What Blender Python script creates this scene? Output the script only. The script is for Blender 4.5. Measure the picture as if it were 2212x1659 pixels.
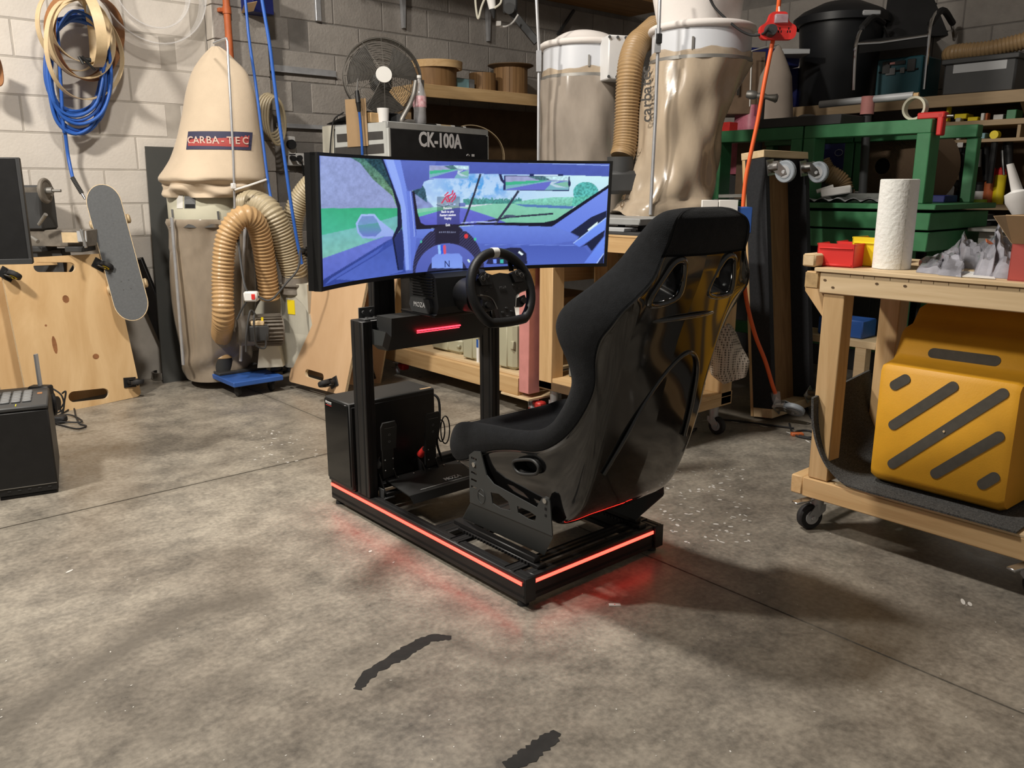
import bpy, bmesh, math, random
import numpy as np
from mathutils import Vector, Matrix, Euler
from mathutils.geometry import tessellate_polygon
RN = random.Random(11)
for o in list(bpy.data.objects): bpy.data.objects.remove(o)
SC = bpy.context.scene; COL = SC.collection
# ------------------------------------------------------------------ camera
F_PX, PITCH, YAW, EYE = 1789.0, math.radians(13.3), math.radians(41.0), 1.2
cam = bpy.data.cameras.new('camera'); cam_o = bpy.data.objects.new('camera', cam); COL.objects.link(cam_o)
cam.sensor_fit = 'HORIZONTAL'; cam.sensor_width = 36.0; cam.lens = F_PX / 2212 * 36.0
cam.clip_start = 0.05; cam.clip_end = 100
cam_o.location = (0, 0, EYE); cam_o.rotation_euler = (math.pi/2 - PITCH, 0, -YAW)
SC.camera = cam_o
# ------------------------------------------------------------------ world, lamps, exposure
SC.view_settings.view_transform = 'Standard'; SC.view_settings.look = 'None'
SC.view_settings.gamma = 1.0; SC.view_settings.use_curve_mapping = False
SC.view_settings.exposure = 0.0
wd = bpy.data.worlds.new('world'); SC.world = wd; wd.use_nodes = True
wd.node_tree.nodes['Background'].inputs[0].default_value = (1.0, 0.93, 0.84, 1)
wd.node_tree.nodes['Background'].inputs[1].default_value = 0.17
def lamp(name, loc, target, power, size, color, spread=math.radians(175)):
    l = bpy.data.lights.new(name, 'AREA'); l.shape = 'DISK'; l.size = size; l.energy = power; l.color = color; l.spread = spread
    o = bpy.data.objects.new(name, l); COL.objects.link(o); o.location = loc
    d = Vector(target) - Vector(loc); o.rotation_euler = d.to_track_quat('-Z', 'Y').to_euler(); return o
lamp('lamp_left', (-0.75, 3.3, 3.3), (1.3, 4.2, 0.9), 128, 0.3, (1.0, 0.93, 0.83))
lamp('lamp_middle', (1.1, 2.55, 3.9), (1.9, 2.2, 0.0), 118, 0.34, (1.0, 0.94, 0.86))
# ------------------------------------------------------------------ pixel helpers: a point of the room seen at a pixel of the 2212 x 1659 frame
_c, _s, _cy, _sy = math.cos(PITCH), math.sin(PITCH), math.cos(YAW), math.sin(YAW)
def _ray(u, v):
    x = (u-1106)/F_PX; y = (829.5-v)/F_PX
    Y, Zz = _c + y*_s, -_s + y*_c
    return Vector((x*_cy + Y*_sy, -x*_sy + Y*_cy, Zz))
_O = Vector((0, 0, EYE))
def PZ(u, v, z=0.0): r = _ray(u, v); return _O + r*((z-EYE)/r.z)          # on the horizontal plane at height z
def PA(u, v, x): r = _ray(u, v); return _O + r*(x/r.x)                     # on the vertical plane x = const
def PB(u, v, y): r = _ray(u, v); return _O + r*(y/r.y)                     # on the vertical plane y = const
def PD(u, v, d): r = _ray(u, v); return _O + r*(d/(r.x*_sy + r.y*_cy))     # at distance d ahead of the photographer
def PP(u, v, p, n):                                                         # on any plane
    r = _ray(u, v); n = Vector(n); return _O + r*((Vector(p)-_O).dot(n)/r.dot(n))
def PROJ(p):
    X = p[0]*_cy - p[1]*_sy; Y = p[0]*_sy + p[1]*_cy; z = p[2]-EYE
    d = Y*_c - z*_s; up = Y*_s + z*_c
    return 1106 + F_PX*X/d, 829.5 - F_PX*up/d
RIGHT = Vector((_cy, -_sy, 0)); FWD = Vector((_sy, _cy, 0)); UP = Vector((0, 0, 1))
# ------------------------------------------------------------------ materials
MATS = {}
def nn(t, kind, **kw):
    n = t.nodes.new(kind)
    for k, v in kw.items():
        if k in n.inputs: n.inputs[k].default_value = v
        else: setattr(n, k, v)
    return n
def rgba(c, k=1.0): return (min(1, c[0]*k), min(1, c[1]*k), min(1, c[2]*k), 1)
def mat(name, c, r=0.5, metal=0.0, var=0.12, vs=6.0, stretch=None, bump=0.0, bs=80.0, spec=0.5, coat=0.0, alpha=1.0, emit=None, es=1.0,
        sheen=0.0, rand=0.0, detail=4.0, trans=0.0, c2=None, distort=0.0, rv=0.0, ior=1.45, sub=0.0):
    m = bpy.data.materials.new(name); m.use_nodes = True; t = m.node_tree; b = t.nodes['Principled BSDF']
    b.inputs['Roughness'].default_value = r; b.inputs['Metallic'].default_value = metal
    b.inputs['Specular IOR Level'].default_value = spec; b.inputs['Coat Weight'].default_value = coat; b.inputs['Coat Roughness'].default_value = 0.06
    b.inputs['Alpha'].default_value = alpha; b.inputs['Sheen Weight'].default_value = sheen; b.inputs['Transmission Weight'].default_value = trans
    b.inputs['IOR'].default_value = ior
    b.inputs['Base Color'].default_value = rgba(c)
    if var or bump:
        tc = nn(t, 'ShaderNodeTexCoord'); src = tc.outputs['Object']
        if rand:
            oi = nn(t, 'ShaderNodeObjectInfo'); ad = nn(t, 'ShaderNodeVectorMath', operation='ADD'); mu = nn(t, 'ShaderNodeMath', operation='MULTIPLY')
            mu.inputs[1].default_value = 37.0; t.links.new(oi.outputs['Random'], mu.inputs[0])
            t.links.new(src, ad.inputs[0]); t.links.new(mu.outputs[0], ad.inputs[1]); src = ad.outputs[0]
        mp = nn(t, 'ShaderNodeMapping'); t.links.new(src, mp.inputs[0])
        if stretch: mp.inputs['Scale'].default_value = stretch
        nz = nn(t, 'ShaderNodeTexNoise', Scale=vs, Detail=detail, Roughness=0.6, Distortion=distort); t.links.new(mp.outputs[0], nz.inputs['Vector'])
        cr = nn(t, 'ShaderNodeValToRGB'); cr.color_ramp.elements[0].position = 0.28; cr.color_ramp.elements[1].position = 0.72
        cr.color_ramp.elements[0].color = rgba(c2 if c2 else c, 1.0 if c2 else 1-var); cr.color_ramp.elements[1].color = rgba(c, 1+var)
        t.links.new(nz.outputs['Fac'], cr.inputs[0]); out = cr.outputs[0]
        if rand:
            hs = nn(t, 'ShaderNodeHueSaturation'); ml = nn(t, 'ShaderNodeMapRange'); ml.inputs[3].default_value = 1-rand; ml.inputs[4].default_value = 1+rand
            t.links.new(oi.outputs['Random'], ml.inputs[0]); t.links.new(ml.outputs[0], hs.inputs['Value']); t.links.new(out, hs.inputs['Color']); out = hs.outputs[0]
        t.links.new(out, b.inputs['Base Color'])
        if rv:
            mr = nn(t, 'ShaderNodeMapRange'); mr.inputs[3].default_value = max(0, r-rv); mr.inputs[4].default_value = r+rv
            t.links.new(nz.outputs['Fac'], mr.inputs[0]); t.links.new(mr.outputs[0], b.inputs['Roughness'])
        if bump:
            n2 = nn(t, 'ShaderNodeTexNoise', Scale=bs, Detail=5.0); t.links.new(mp.outputs[0], n2.inputs['Vector'])
            bp = nn(t, 'ShaderNodeBump', Strength=bump, Distance=0.004); t.links.new(n2.outputs['Fac'], bp.inputs['Height']); t.links.new(bp.outputs[0], b.inputs['Normal'])
    if emit:
        b.inputs['Emission Color'].default_value = rgba(emit); b.inputs['Emission Strength'].default_value = es
    MATS[name] = m; return m
def wood(name, c, dark, axis='x', s=9.0, r=0.55, rand=0.06, k=14.0, spec=0.35):
    st = {'x': (1, k, k), 'y': (k, 1, k), 'z': (k, k, 1)}[axis]
    return mat(name, c, r, var=0.10, vs=s*0.16, stretch=st, c2=dark, detail=6, distort=1.2, bump=0.08, bs=6, rand=rand, spec=spec)
# ------------------------------------------------------------------ mesh builder
def catmull(pts, n=8, closed=False):
    P = [Vector(p) for p in pts]; out = []; m = len(P)
    rng = m if closed else m-1
    for i in range(rng):
        p1, p2 = P[i], P[(i+1) % m]
        p0 = P[(i-1) % m] if (closed or i > 0) else p1*2-p2
        p3 = P[(i+2) % m] if (closed or i < m-2) else p2*2-p1
        for j in range(n):
            t = j/n; out.append(0.5*((2*p1) + (p2-p0)*t + (2*p0-5*p1+4*p2-p3)*t*t + (3*p1-p0-3*p2+p3)*t**3))
    if not closed: out.append(P[-1])
    return out
def resample(pts, step):
    L = [0]
    for a, b in zip(pts, pts[1:]): L.append(L[-1] + (b-a).length)
    n = max(2, int(L[-1]/step)+1); out = []; j = 0
    for i in range(n):
        d = L[-1]*i/(n-1)
        while j < len(L)-2 and L[j+1] < d: j += 1
        k = (d-L[j])/max(1e-9, L[j+1]-L[j]); out.append(pts[j].lerp(pts[j+1], min(1, k)))
    return out
def rot(ax, deg): return Matrix.Rotation(math.radians(deg), 3, ax)
def frame(x, z):
    x = Vector(x).normalized(); z = Vector(z); y = z.cross(x).normalized(); z = x.cross(y)
    return Matrix((x, y, z)).transposed()
class MB:
    def __init__(s, M=None): s.v = []; s.f = []; s.m = []; s.M = M
    def add(s, vs, fs, mi=0):
        o = len(s.v); s.v += [Vector(v) if s.M is None else s.M @ Vector(v) for v in vs]
        s.f += [tuple(i+o for i in f) for f in fs]; s.m += [mi]*len(fs); return s
    def box(s, x0, y0, z0, x1, y1, z1, c=0.0, mi=0):
        return s.obox(((x0+x1)/2, (y0+y1)/2, (z0+z1)/2), (abs(x1-x0), abs(y1-y0), abs(z1-z0)), None, c, mi)
    def obox(s, ctr, size, R=None, c=0.0, mi=0):
        h = [a/2 for a in size]; C = Vector(ctr)
        if c <= 0:
            vs = [Vector((sx*h[0], sy*h[1], sz*h[2])) for sx in (-1, 1) for sy in (-1, 1) for sz in (-1, 1)]
            fs = [(0,1,3,2),(4,6,7,5),(0,4,5,1),(2,3,7,6),(0,2,6,4),(1,5,7,3)]
        else:
            c = min(c, min(h)*0.95); vs = []; idx = {}
            for sx in (-1, 1):
                for sy in (-1, 1):
                    for sz in (-1, 1):
                        for ax in range(3):
                            p = [sx*(h[0]-c), sy*(h[1]-c), sz*(h[2]-c)]; p[ax] = (sx, sy, sz)[ax]*h[ax]
                            idx[(sx, sy, sz, ax)] = len(vs); vs.append(Vector(p))
            fs = []
            for ax in range(3):
                a, b = [i for i in range(3) if i != ax]
                for sg in (-1, 1):
                    loop = []
                    for sa, sb in ((-1,-1),(1,-1),(1,1),(-1,1)):
                        k = [0,0,0]; k[ax] = sg; k[a] = sa; k[b] = sb; loop.append(idx[(k[0],k[1],k[2],ax)])
                    flip = (sg < 0) ^ (ax == 1); fs.append(tuple(loop[::-1]) if flip else tuple(loop))
            for ax in range(3):          # edges parallel to ax
                a, b = [i for i in range(3) if i != ax]
                for sa in (-1, 1):
                    for sb in (-1, 1):
                        q = []
                        for sg, order in ((-1, (a, b)), (1, (b, a))):
                            k = [0,0,0]; k[ax] = sg; k[a] = sa; k[b] = sb
                            for w in order: q.append(idx[(k[0],k[1],k[2],w)])
                        flip = (sa*sb > 0) ^ (ax == 1); fs.append(tuple(q) if flip else tuple(q[::-1]))
            for sx in (-1, 1):
                for sy in (-1, 1):
                    for sz in (-1, 1):
                        t = tuple(idx[(sx,sy,sz,w)] for w in range(3)); fs.append(t if sx*sy*sz > 0 else t[::-1])
        return s.add([C + (R @ v if R is not None else v) for v in vs], fs, mi)
    def bar(s, p0, p1, w, h, up=(0,0,1), c=0.0, mi=0):
        p0, p1 = Vector(p0), Vector(p1); return s.obox((p0+p1)/2, ((p1-p0).length, w, h), frame(p1-p0, up), c, mi)
    def ring(s, c, X, Y, r, n): return [Vector(c) + X*(r*math.cos(2*math.pi*i/n)) + Y*(r*math.sin(2*math.pi*i/n)) for i in range(n)]
    def cyl(s, p0, p1, r0, r1=None, n=16, caps=True, mi=0):
        r1 = r0 if r1 is None else r1; p0, p1 = Vector(p0), Vector(p1); d = (p1-p0).normalized()
        X = d.orthogonal().normalized(); Y = d.cross(X); vs = s.ring(p0, X, Y, r0, n) + s.ring(p1, X, Y, r1, n)
        fs = [(i, (i+1) % n, n+(i+1) % n, n+i) for i in range(n)]
        if caps: fs += [tuple(range(n-1, -1, -1)), tuple(range(n, 2*n))]
        return s.add(vs, fs, mi)
    def tube(s, pts, r, n=8, closed=False, caps=True, mi=0, flat=None, up=None):
        P = [Vector(p) for p in pts]; m = len(P); rr = r if isinstance(r, (list, tuple)) else [r]*m; vs = []
        T = [((P[(i+1) % m] if (closed or i < m-1) else P[i]) - (P[i-1] if (closed or i > 0) else P[i])).normalized() for i in range(m)]
        X = (Vector(up) - T[0]*Vector(up).dot(T[0])).normalized() if up else T[0].orthogonal().normalized()
        for i in range(m):
            X = (X - T[i]*X.dot(T[i])); X = X.normalized() if X.length > 1e-6 else T[i].orthogonal().normalized(); Y = T[i].cross(X)
            a, b = (rr[i], rr[i]) if flat is None else (flat[0], flat[1])
            vs += [P[i] + X*(a*math.cos(2*math.pi*k/n + (math.pi/4 if n == 4 else 0))) + Y*(b*math.sin(2*math.pi*k/n + (math.pi/4 if n == 4 else 0))) for k in range(n)]
        fs = []
        for i in range(m if closed else m-1):
            a, b = i*n, ((i+1) % m)*n
            fs += [(a+k, a+(k+1) % n, b+(k+1) % n, b+k) for k in range(n)]
        if caps and not closed: fs += [tuple(range(n-1, -1, -1)), tuple(range((m-1)*n, m*n))]
        return s.add(vs, fs, mi)
    def lathe(s, prof, o=(0,0,0), axis=(0,0,1), n=24, mi=0, a0=0.0, a1=None, sq=1.0):
        d = Vector(axis).normalized(); X = Vector((1,0,0)) if abs(d.z) > 0.9 else d.orthogonal().normalized(); Y = d.cross(X); o = Vector(o)
        full = a1 is None; k = n if full else n+1; vs = []
        for r, z in prof:
            for i in range(k):
                a = 2*math.pi*i/n if full else a0 + (a1-a0)*i/n
                vs.append(o + d*z + X*(r*math.cos(a)) + Y*(r*sq*math.sin(a)))
        fs = []
        for j in range(len(prof)-1):
            for i in range(n):
                a, b = j*k+i, j*k+(i+1) % k
                fs.append((a, b, b+k, a+k))
        return s.add(vs, fs, mi)
    def prism(s, poly, o, U, V, W, holes=(), mi=0):
        o, U, V, W = Vector(o), Vector(U), Vector(V), Vector(W); loops = [list(poly)] + [list(h) for h in holes]
        flat = [p for l in loops for p in l]; n = len(flat)
        vs = [o + U*p[0] + V*p[1] for p in flat]; vs += [v + W for v in vs]
        flipn = U.cross(V).dot(W) < 0; fs = []
        if not holes: tris = [tuple(range(n))]
        else: tris = [tuple(t) for t in tessellate_polygon([[Vector((p[0], p[1], 0)) for p in l] for l in loops])]
        def area(t): return sum(flat[t[i]][0]*flat[t[(i+1) % len(t)]][1] - flat[t[(i+1) % len(t)]][0]*flat[t[i]][1] for i in range(len(t)))
        for t in tris:
            ccw = area(t) > 0
            top = t if ccw ^ flipn else t[::-1]
            fs.append(tuple(i+n for i in top)); fs.append(tuple(top[::-1]))
        k = 0
        for li, l in enumerate(loops):
            m = len(l); A = sum(l[i][0]*l[(i+1) % m][1] - l[(i+1) % m][0]*l[i][1] for i in range(m))
            for i in range(m):
                a, b = k+i, k+(i+1) % m; q = (a, b, b+n, a+n)
                good = (A > 0) ^ (li > 0) ^ flipn; fs.append(q if good else q[::-1])
            k += m
        return s.add(vs, fs, mi)
    def sphere(s, c, r, sc=(1,1,1), n=16, m=10, mi=0, R=None):
        vs = []; c = Vector(c)
        for j in range(m+1):
            th = math.pi*j/m
            for i in range(n):
                p = Vector((r*sc[0]*math.sin(th)*math.cos(2*math.pi*i/n), r*sc[1]*math.sin(th)*math.sin(2*math.pi*i/n), r*sc[2]*math.cos(th)))
                vs.append(c + (R @ p if R is not None else p))
        fs = [(j*n+i, (j+1)*n+i, (j+1)*n+(i+1) % n, j*n+(i+1) % n) for j in range(m) for i in range(n)]
        return s.add(vs, fs, mi)
    def torus(s, c, axis, R, r, n=32, k=8, mi=0, sc=1.0):
        d = Vector(axis).normalized(); X = d.orthogonal().normalized(); Y = d.cross(X)
        return s.tube([Vector(c) + X*(R*math.cos(2*math.pi*i/n)) + Y*(R*math.sin(2*math.pi*i/n)) for i in range(n)], r, k, closed=True, mi=mi)
    def grid(s, fn, nu, nv, cu=False, mi=0, flip=False):
        vs = [fn(i/(nu if cu else nu-1), j/(nv-1)) for j in range(nv) for i in range(nu)]; fs = []
        for j in range(nv-1):
            for i in range(nu if cu else nu-1):
                a, b = j*nu+i, j*nu+(i+1) % nu; q = (a, b, b+nu, a+nu); fs.append(q[::-1] if flip else q)
        return s.add(vs, fs, mi)
    def mesh(s, name, mats, inv=None, smooth=40):
        me = bpy.data.meshes.new(name)
        me.from_pydata([tuple(inv @ v) if inv else tuple(v) for v in s.v], [], s.f)
        for m in (mats if isinstance(mats, (list, tuple)) else [mats]): me.materials.append(MATS[m] if isinstance(m, str) else m)
        me.polygons.foreach_set('material_index', s.m)
        if smooth:
            me.polygons.foreach_set('use_smooth', [True]*len(s.f)); me.update(); me.set_sharp_from_angle(angle=math.radians(smooth))
        me.validate(); me.update(); return me
def link(o): COL.objects.link(o); return o
def tag(o, label=None, cat=None, group=None, kind=None):
    if label: o['label'] = label
    if cat: o['category'] = cat
    if group: o['group'] = group
    if kind: o['kind'] = kind
    return o
def thing(name, label, cat, loc, rz=0.0, group=None):
    o = bpy.data.objects.new(name, None); o.empty_display_size = 0.05; o.location = loc; o.rotation_euler = (0, 0, rz)
    o['_base'] = 1; del o['_base']
    return tag(link(o), label, cat, group)
def world_of(o):
    M = Matrix.LocRotScale(o.location, o.rotation_euler, o.scale)
    return (world_of(o.parent) @ M) if o.parent else M
def part(mb, name, mats, parent, label=None, local=False, smooth=40, kind=None):
    inv = None if local else world_of(parent).inverted()
    o = bpy.data.objects.new(name, mb.mesh(name, mats, inv, smooth)); o.parent = parent; link(o)
    return tag(o, label, None, None, kind)
def solo(mb, name, mats, label, cat, group=None, kind=None, smooth=40, base=None):
    if base is None:
        xs = [v.x for v in mb.v]; ys = [v.y for v in mb.v]; zs = [v.z for v in mb.v]
        base = ((min(xs)+max(xs))/2, (min(ys)+max(ys))/2, min(zs))
    o = bpy.data.objects.new(name, mb.mesh(name, mats, Matrix.Translation(base).inverted(), smooth)); o.location = base
    return tag(link(o), label, cat, group, kind)
def struct(mb, name, mats, smooth=40):
    o = bpy.data.objects.new(name, mb.mesh(name, mats, None, smooth)); o['kind'] = 'structure'; return link(o)
def dup(root, loc, rz=0.0, label=None):
    r = root.copy(); link(r); r.location = loc; r.rotation_euler = (0, 0, rz)
    if label: r['label'] = label
    for ch in list(root.children):
        c = ch.copy(); link(c); c.parent = r
        for g in list(ch.children):
            d = g.copy(); link(d); d.parent = c
    return r
def text(body, size, origin, xdir, ydir, mats, parent, name='lettering', depth=0.0008, bold=0.0, align='CENTER', wx=1.0, shear=0.0, solo_tag=None):
    cu = bpy.data.curves.new('t', 'FONT'); cu.body = body; cu.size = size; cu.align_x = align; cu.align_y = 'CENTER'; cu.extrude = depth; cu.offset = bold; cu.shear = shear
    cu.resolution_u = 3
    o = bpy.data.objects.new('t', cu); link(o); bpy.context.view_layer.update()
    me = bpy.data.meshes.new_from_object(o.evaluated_get(bpy.context.evaluated_depsgraph_get()))
    bpy.data.objects.remove(o)
    X = Vector(xdir).normalized()*wx; Y = Vector(ydir).normalized(); N = X.normalized().cross(Y)
    M = Matrix.Translation(Vector(origin)) @ Matrix((X, Y, N)).transposed().to_4x4()
    mb = MB(M); mb.add([v.co for v in me.vertices], [tuple(p.vertices) for p in me.polygons]); bpy.data.meshes.remove(me)
    return part(mb, name, mats, parent, smooth=0)
# ================================================================== materials
mat('block_cream', (0.60, 0.555, 0.50), 0.75, var=0.07, vs=5, bump=0.35, bs=70, rand=0.05)
mat('block_grey', (0.30, 0.275, 0.25), 0.9, var=0.13, vs=7, bump=0.9, bs=55, rand=0.08)
mat('mortar_cream', (0.42, 0.385, 0.34), 0.9, var=0.15)
mat('mortar_grey', (0.20, 0.185, 0.17), 0.95, var=0.2, bump=0.4)
mat('ceiling_paint', (0.5, 0.48, 0.45), 0.9)
mat('joint_dirt', (0.07, 0.062, 0.055), 0.95, var=0.4, vs=30)
mat('black_metal', (0.0115, 0.011, 0.0115), 0.42, metal=0.0, var=0.25, vs=14, spec=0.5)
mat('black_plastic', (0.012, 0.012, 0.0125), 0.45, var=0.2, vs=20)
mat('black_rubber', (0.016, 0.016, 0.017), 0.7, var=0.2)
mat('dark_grey', (0.045, 0.046, 0.047), 0.55, var=0.15)
mat('mid_grey', (0.16, 0.165, 0.17), 0.5, var=0.1)
mat('light_grey', (0.42, 0.43, 0.44), 0.4, var=0.06)
mat('steel', (0.55, 0.55, 0.54), 0.28, metal=1.0, var=0.12, vs=10)
mat('dull_steel', (0.33, 0.32, 0.30), 0.5, metal=0.7, var=0.2, vs=9)
mat('chrome', (0.75, 0.75, 0.76), 0.12, metal=1.0, var=0.05)
mat('galvanised', (0.50, 0.51, 0.53), 0.42, metal=0.6, var=0.12, vs=20)
mat('white_paint', (0.68, 0.68, 0.68), 0.4, var=0.05)
mat('white_plastic', (0.75, 0.74, 0.72), 0.4, var=0.03)
mat('pine_x', (0.56, 0.37, 0.185), 0.55); wood('pine_x', (0.60, 0.415, 0.215), (0.48, 0.30, 0.135), 'x')
wood('pine_y', (0.60, 0.415, 0.215), (0.46, 0.285, 0.125), 'y'); wood('pine_z', (0.58, 0.40, 0.21), (0.46, 0.29, 0.13), 'z')
wood('pale_y', (0.66, 0.51, 0.32), (0.55, 0.40, 0.22), 'y'); wood('pale_x', (0.66, 0.51, 0.32), (0.55, 0.40, 0.22), 'x')
wood('brown_x', (0.30, 0.17, 0.07), (0.2, 0.105, 0.04), 'x'); wood('brown_z', (0.26, 0.15, 0.065), (0.17, 0.09, 0.035), 'z')
wood('brown_y', (0.28, 0.16, 0.07), (0.18, 0.10, 0.04), 'y')
mat('end_grain', (0.42, 0.28, 0.13), 0.7, var=0.3, vs=30)
mat('pink_paint', (0.56, 0.235, 0.215), 0.6, var=0.10, vs=12)
mat('red_plastic', (0.66, 0.035, 0.03), 0.42, var=0.05)
mat('yellow_plastic', (0.80, 0.62, 0.015), 0.42, var=0.05)
mat('green_paint', (0.05, 0.20, 0.085), 0.42, var=0.14, vs=9, bump=0.1, bs=30)
mat('canvas', (0.55, 0.445, 0.325), 0.85, var=0.09, vs=4, bump=0.25, bs=260, sheen=0.15)
mat('canvas_white', (0.70, 0.66, 0.63), 0.85, var=0.04, vs=4, bump=0.2, bs=260)
mat('cardboard', (0.38, 0.255, 0.14), 0.85, var=0.07, vs=7)
mat('orange_cord', (0.80, 0.13, 0.03), 0.45, var=0.06)
mat('orange_pipe', (0.46, 0.115, 0.035), 0.55, var=0.18, vs=10)
mat('blue_hose', (0.025, 0.105, 0.42), 0.42, var=0.12)
mat('blue_paint', (0.03, 0.10, 0.36), 0.45, var=0.12)
mat('navy', (0.012, 0.018, 0.12), 0.5, var=0.2)
mat('tan_hose', (0.50, 0.32, 0.155), 0.35, var=0.1, vs=12)
mat('grey_hose', (0.40, 0.335, 0.22), 0.4, var=0.1, vs=12)
mat('brown_hose', (0.33, 0.215, 0.105), 0.45, var=0.12, vs=12)
mat('veneer', (0.62, 0.475, 0.285), 0.5, var=0.12, vs=20); mat('veneer_dark', (0.30, 0.135, 0.055), 0.5, var=0.2, vs=14)
mat('paper_white', (0.74, 0.73, 0.70), 0.8, var=0.03)
# concrete: mottled by noise at three scales, stained where the slab is stained
def concrete():
    m = bpy.data.materials.new('concrete'); m.use_nodes = True; t = m.node_tree; b = t.nodes['Principled BSDF']
    tc = nn(t, 'ShaderNodeTexCoord'); n1 = nn(t, 'ShaderNodeTexNoise', Scale=1.1, Detail=6.0, Roughness=0.62, Distortion=0.6)
    n2 = nn(t, 'ShaderNodeTexNoise', Scale=7.5, Detail=7.0, Roughness=0.68); n3 = nn(t, 'ShaderNodeTexNoise', Scale=60.0, Detail=4.0)
    for n in (n1, n2, n3): t.links.new(tc.outputs['Object'], n.inputs['Vector'])
    r1 = nn(t, 'ShaderNodeValToRGB'); e = r1.color_ramp.elements
    e[0].position = 0.30; e[0].color = (0.205, 0.18, 0.15, 1); e[1].position = 0.68; e[1].color = (0.365, 0.335, 0.285, 1)
    t.links.new(n1.outputs['Fac'], r1.inputs[0])
    r2 = nn(t, 'ShaderNodeValToRGB'); e = r2.color_ramp.elements; e[0].position = 0.32; e[0].color = (0.56, 0.56, 0.56, 1); e[1].position = 0.62; e[1].color = (1.1, 1.09, 1.06, 1)
    t.links.new(n2.outputs['Fac'], r2.inputs[0])
    mx = nn(t, 'ShaderNodeMix', data_type='RGBA', blend_type='MULTIPLY'); mx.inputs[0].default_value = 1.0
    t.links.new(r1.outputs[0], mx.inputs[6]); t.links.new(r2.outputs[0], mx.inputs[7])
    r3 = nn(t, 'ShaderNodeValToRGB'); e = r3.color_ramp.elements; e[0].position = 0.30; e[0].color = (0.80, 0.80, 0.80, 1); e[1].position = 0.70; e[1].color = (1.1, 1.1, 1.1, 1)
    t.links.new(n3.outputs['Fac'], r3.inputs[0])
    m3 = nn(t, 'ShaderNodeMix', data_type='RGBA', blend_type='MULTIPLY'); m3.inputs[0].default_value = 1.0
    t.links.new(mx.outputs[2], m3.inputs[6]); t.links.new(r3.outputs[0], m3.inputs[7])
    at = nn(t, 'ShaderNodeAttribute', attribute_name='stain'); ms = nn(t, 'ShaderNodeMix', data_type='RGBA')
    nf = nn(t, 'ShaderNodeMath', operation='MULTIPLY'); n4 = nn(t, 'ShaderNodeMapRange'); n4.inputs[1].default_value = 0.3; n4.inputs[2].default_value = 0.62; n4.inputs[3].default_value = 0.35
    t.links.new(n2.outputs['Fac'], n4.inputs[0]); t.links.new(at.outputs['Fac'], nf.inputs[0]); t.links.new(n4.outputs[0], nf.inputs[1])
    t.links.new(nf.outputs[0], ms.inputs[0]); t.links.new(m3.outputs[2], ms.inputs[6]); ms.inputs[7].default_value = (0.05, 0.044, 0.038, 1)
    t.links.new(ms.outputs[2], b.inputs['Base Color'])
    rr = nn(t, 'ShaderNodeMapRange'); rr.inputs[1].default_value = 0.3; rr.inputs[2].default_value = 0.7; rr.inputs[3].default_value = 0.26; rr.inputs[4].default_value = 0.42
    t.links.new(n2.outputs['Fac'], rr.inputs[0]); t.links.new(rr.outputs[0], b.inputs['Roughness']); b.inputs['Specular IOR Level'].default_value = 0.55
    bp = nn(t, 'ShaderNodeBump', Strength=0.10, Distance=0.003); t.links.new(n3.outputs['Fac'], bp.inputs['Height']); t.links.new(bp.outputs[0], b.inputs['Normal'])
    MATS['concrete'] = m
concrete()
# ================================================================== floor: four slabs between the saw-cut joints
JX, JY, G = 2.03, 3.33, 0.0035
FX0, FX1, FY0, FY1 = -1.6, 6.6, -0.9, 5.48
bed = MB(); bed.box(FX0, FY0, -0.05, FX1, FY1, -0.006); floor = struct(bed, 'floor', 'joint_dirt')
STAINS = [  # polyline of the smear, half-width, strength
    ([PZ(20, 1560), PZ(200, 1440), PZ(400, 1320), PZ(560, 1290)], 0.055, 0.62), ([PZ(130, 1560), PZ(320, 1470), PZ(420, 1400)], 0.05, 0.28),
    ([PZ(980, 1385), PZ(1080, 1430), PZ(1210, 1415)], 0.022, 0.55), ([PZ(700, 1460), PZ(900, 1330), PZ(1000, 1320)], 0.06, 0.22),
    ([PZ(420, 900), PZ(560, 880), PZ(660, 900)], 0.10, 0.25), ([PZ(140, 1010), PZ(330, 1020), PZ(480, 1000)], 0.06, 0.28), ([PZ(0, 1180), PZ(120, 1090), PZ(300, 1060)], 0.04, 0.2),
    ([PZ(1750, 1290), PZ(1900, 1330), PZ(2060, 1320)], 0.10, 0.3), ([PZ(1560, 1210), PZ(1640, 1260), PZ(1720, 1300)], 0.07, 0.22), ([PZ(350, 1590), PZ(430, 1500), PZ(560, 1440)], 0.05, 0.35),
    ([PZ(1480, 1480), PZ(1650, 1460), PZ(1850, 1530)], 0.04, 0.2), ([PZ(560, 1070), PZ(660, 1110), PZ(700, 1180)], 0.05, 0.2), ([PZ(330, 1240), PZ(420, 1200), PZ(560, 1190)], 0.04, 0.22)]
def seg_d(px, py, a, b):
    dx, dy = b.x-a.x, b.y-a.y; t = np.clip(((px-a.x)*dx + (py-a.y)*dy)/(dx*dx+dy*dy+1e-9), 0, 1)
    return np.hypot(px-a.x-t*dx, py-a.y-t*dy)
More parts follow.
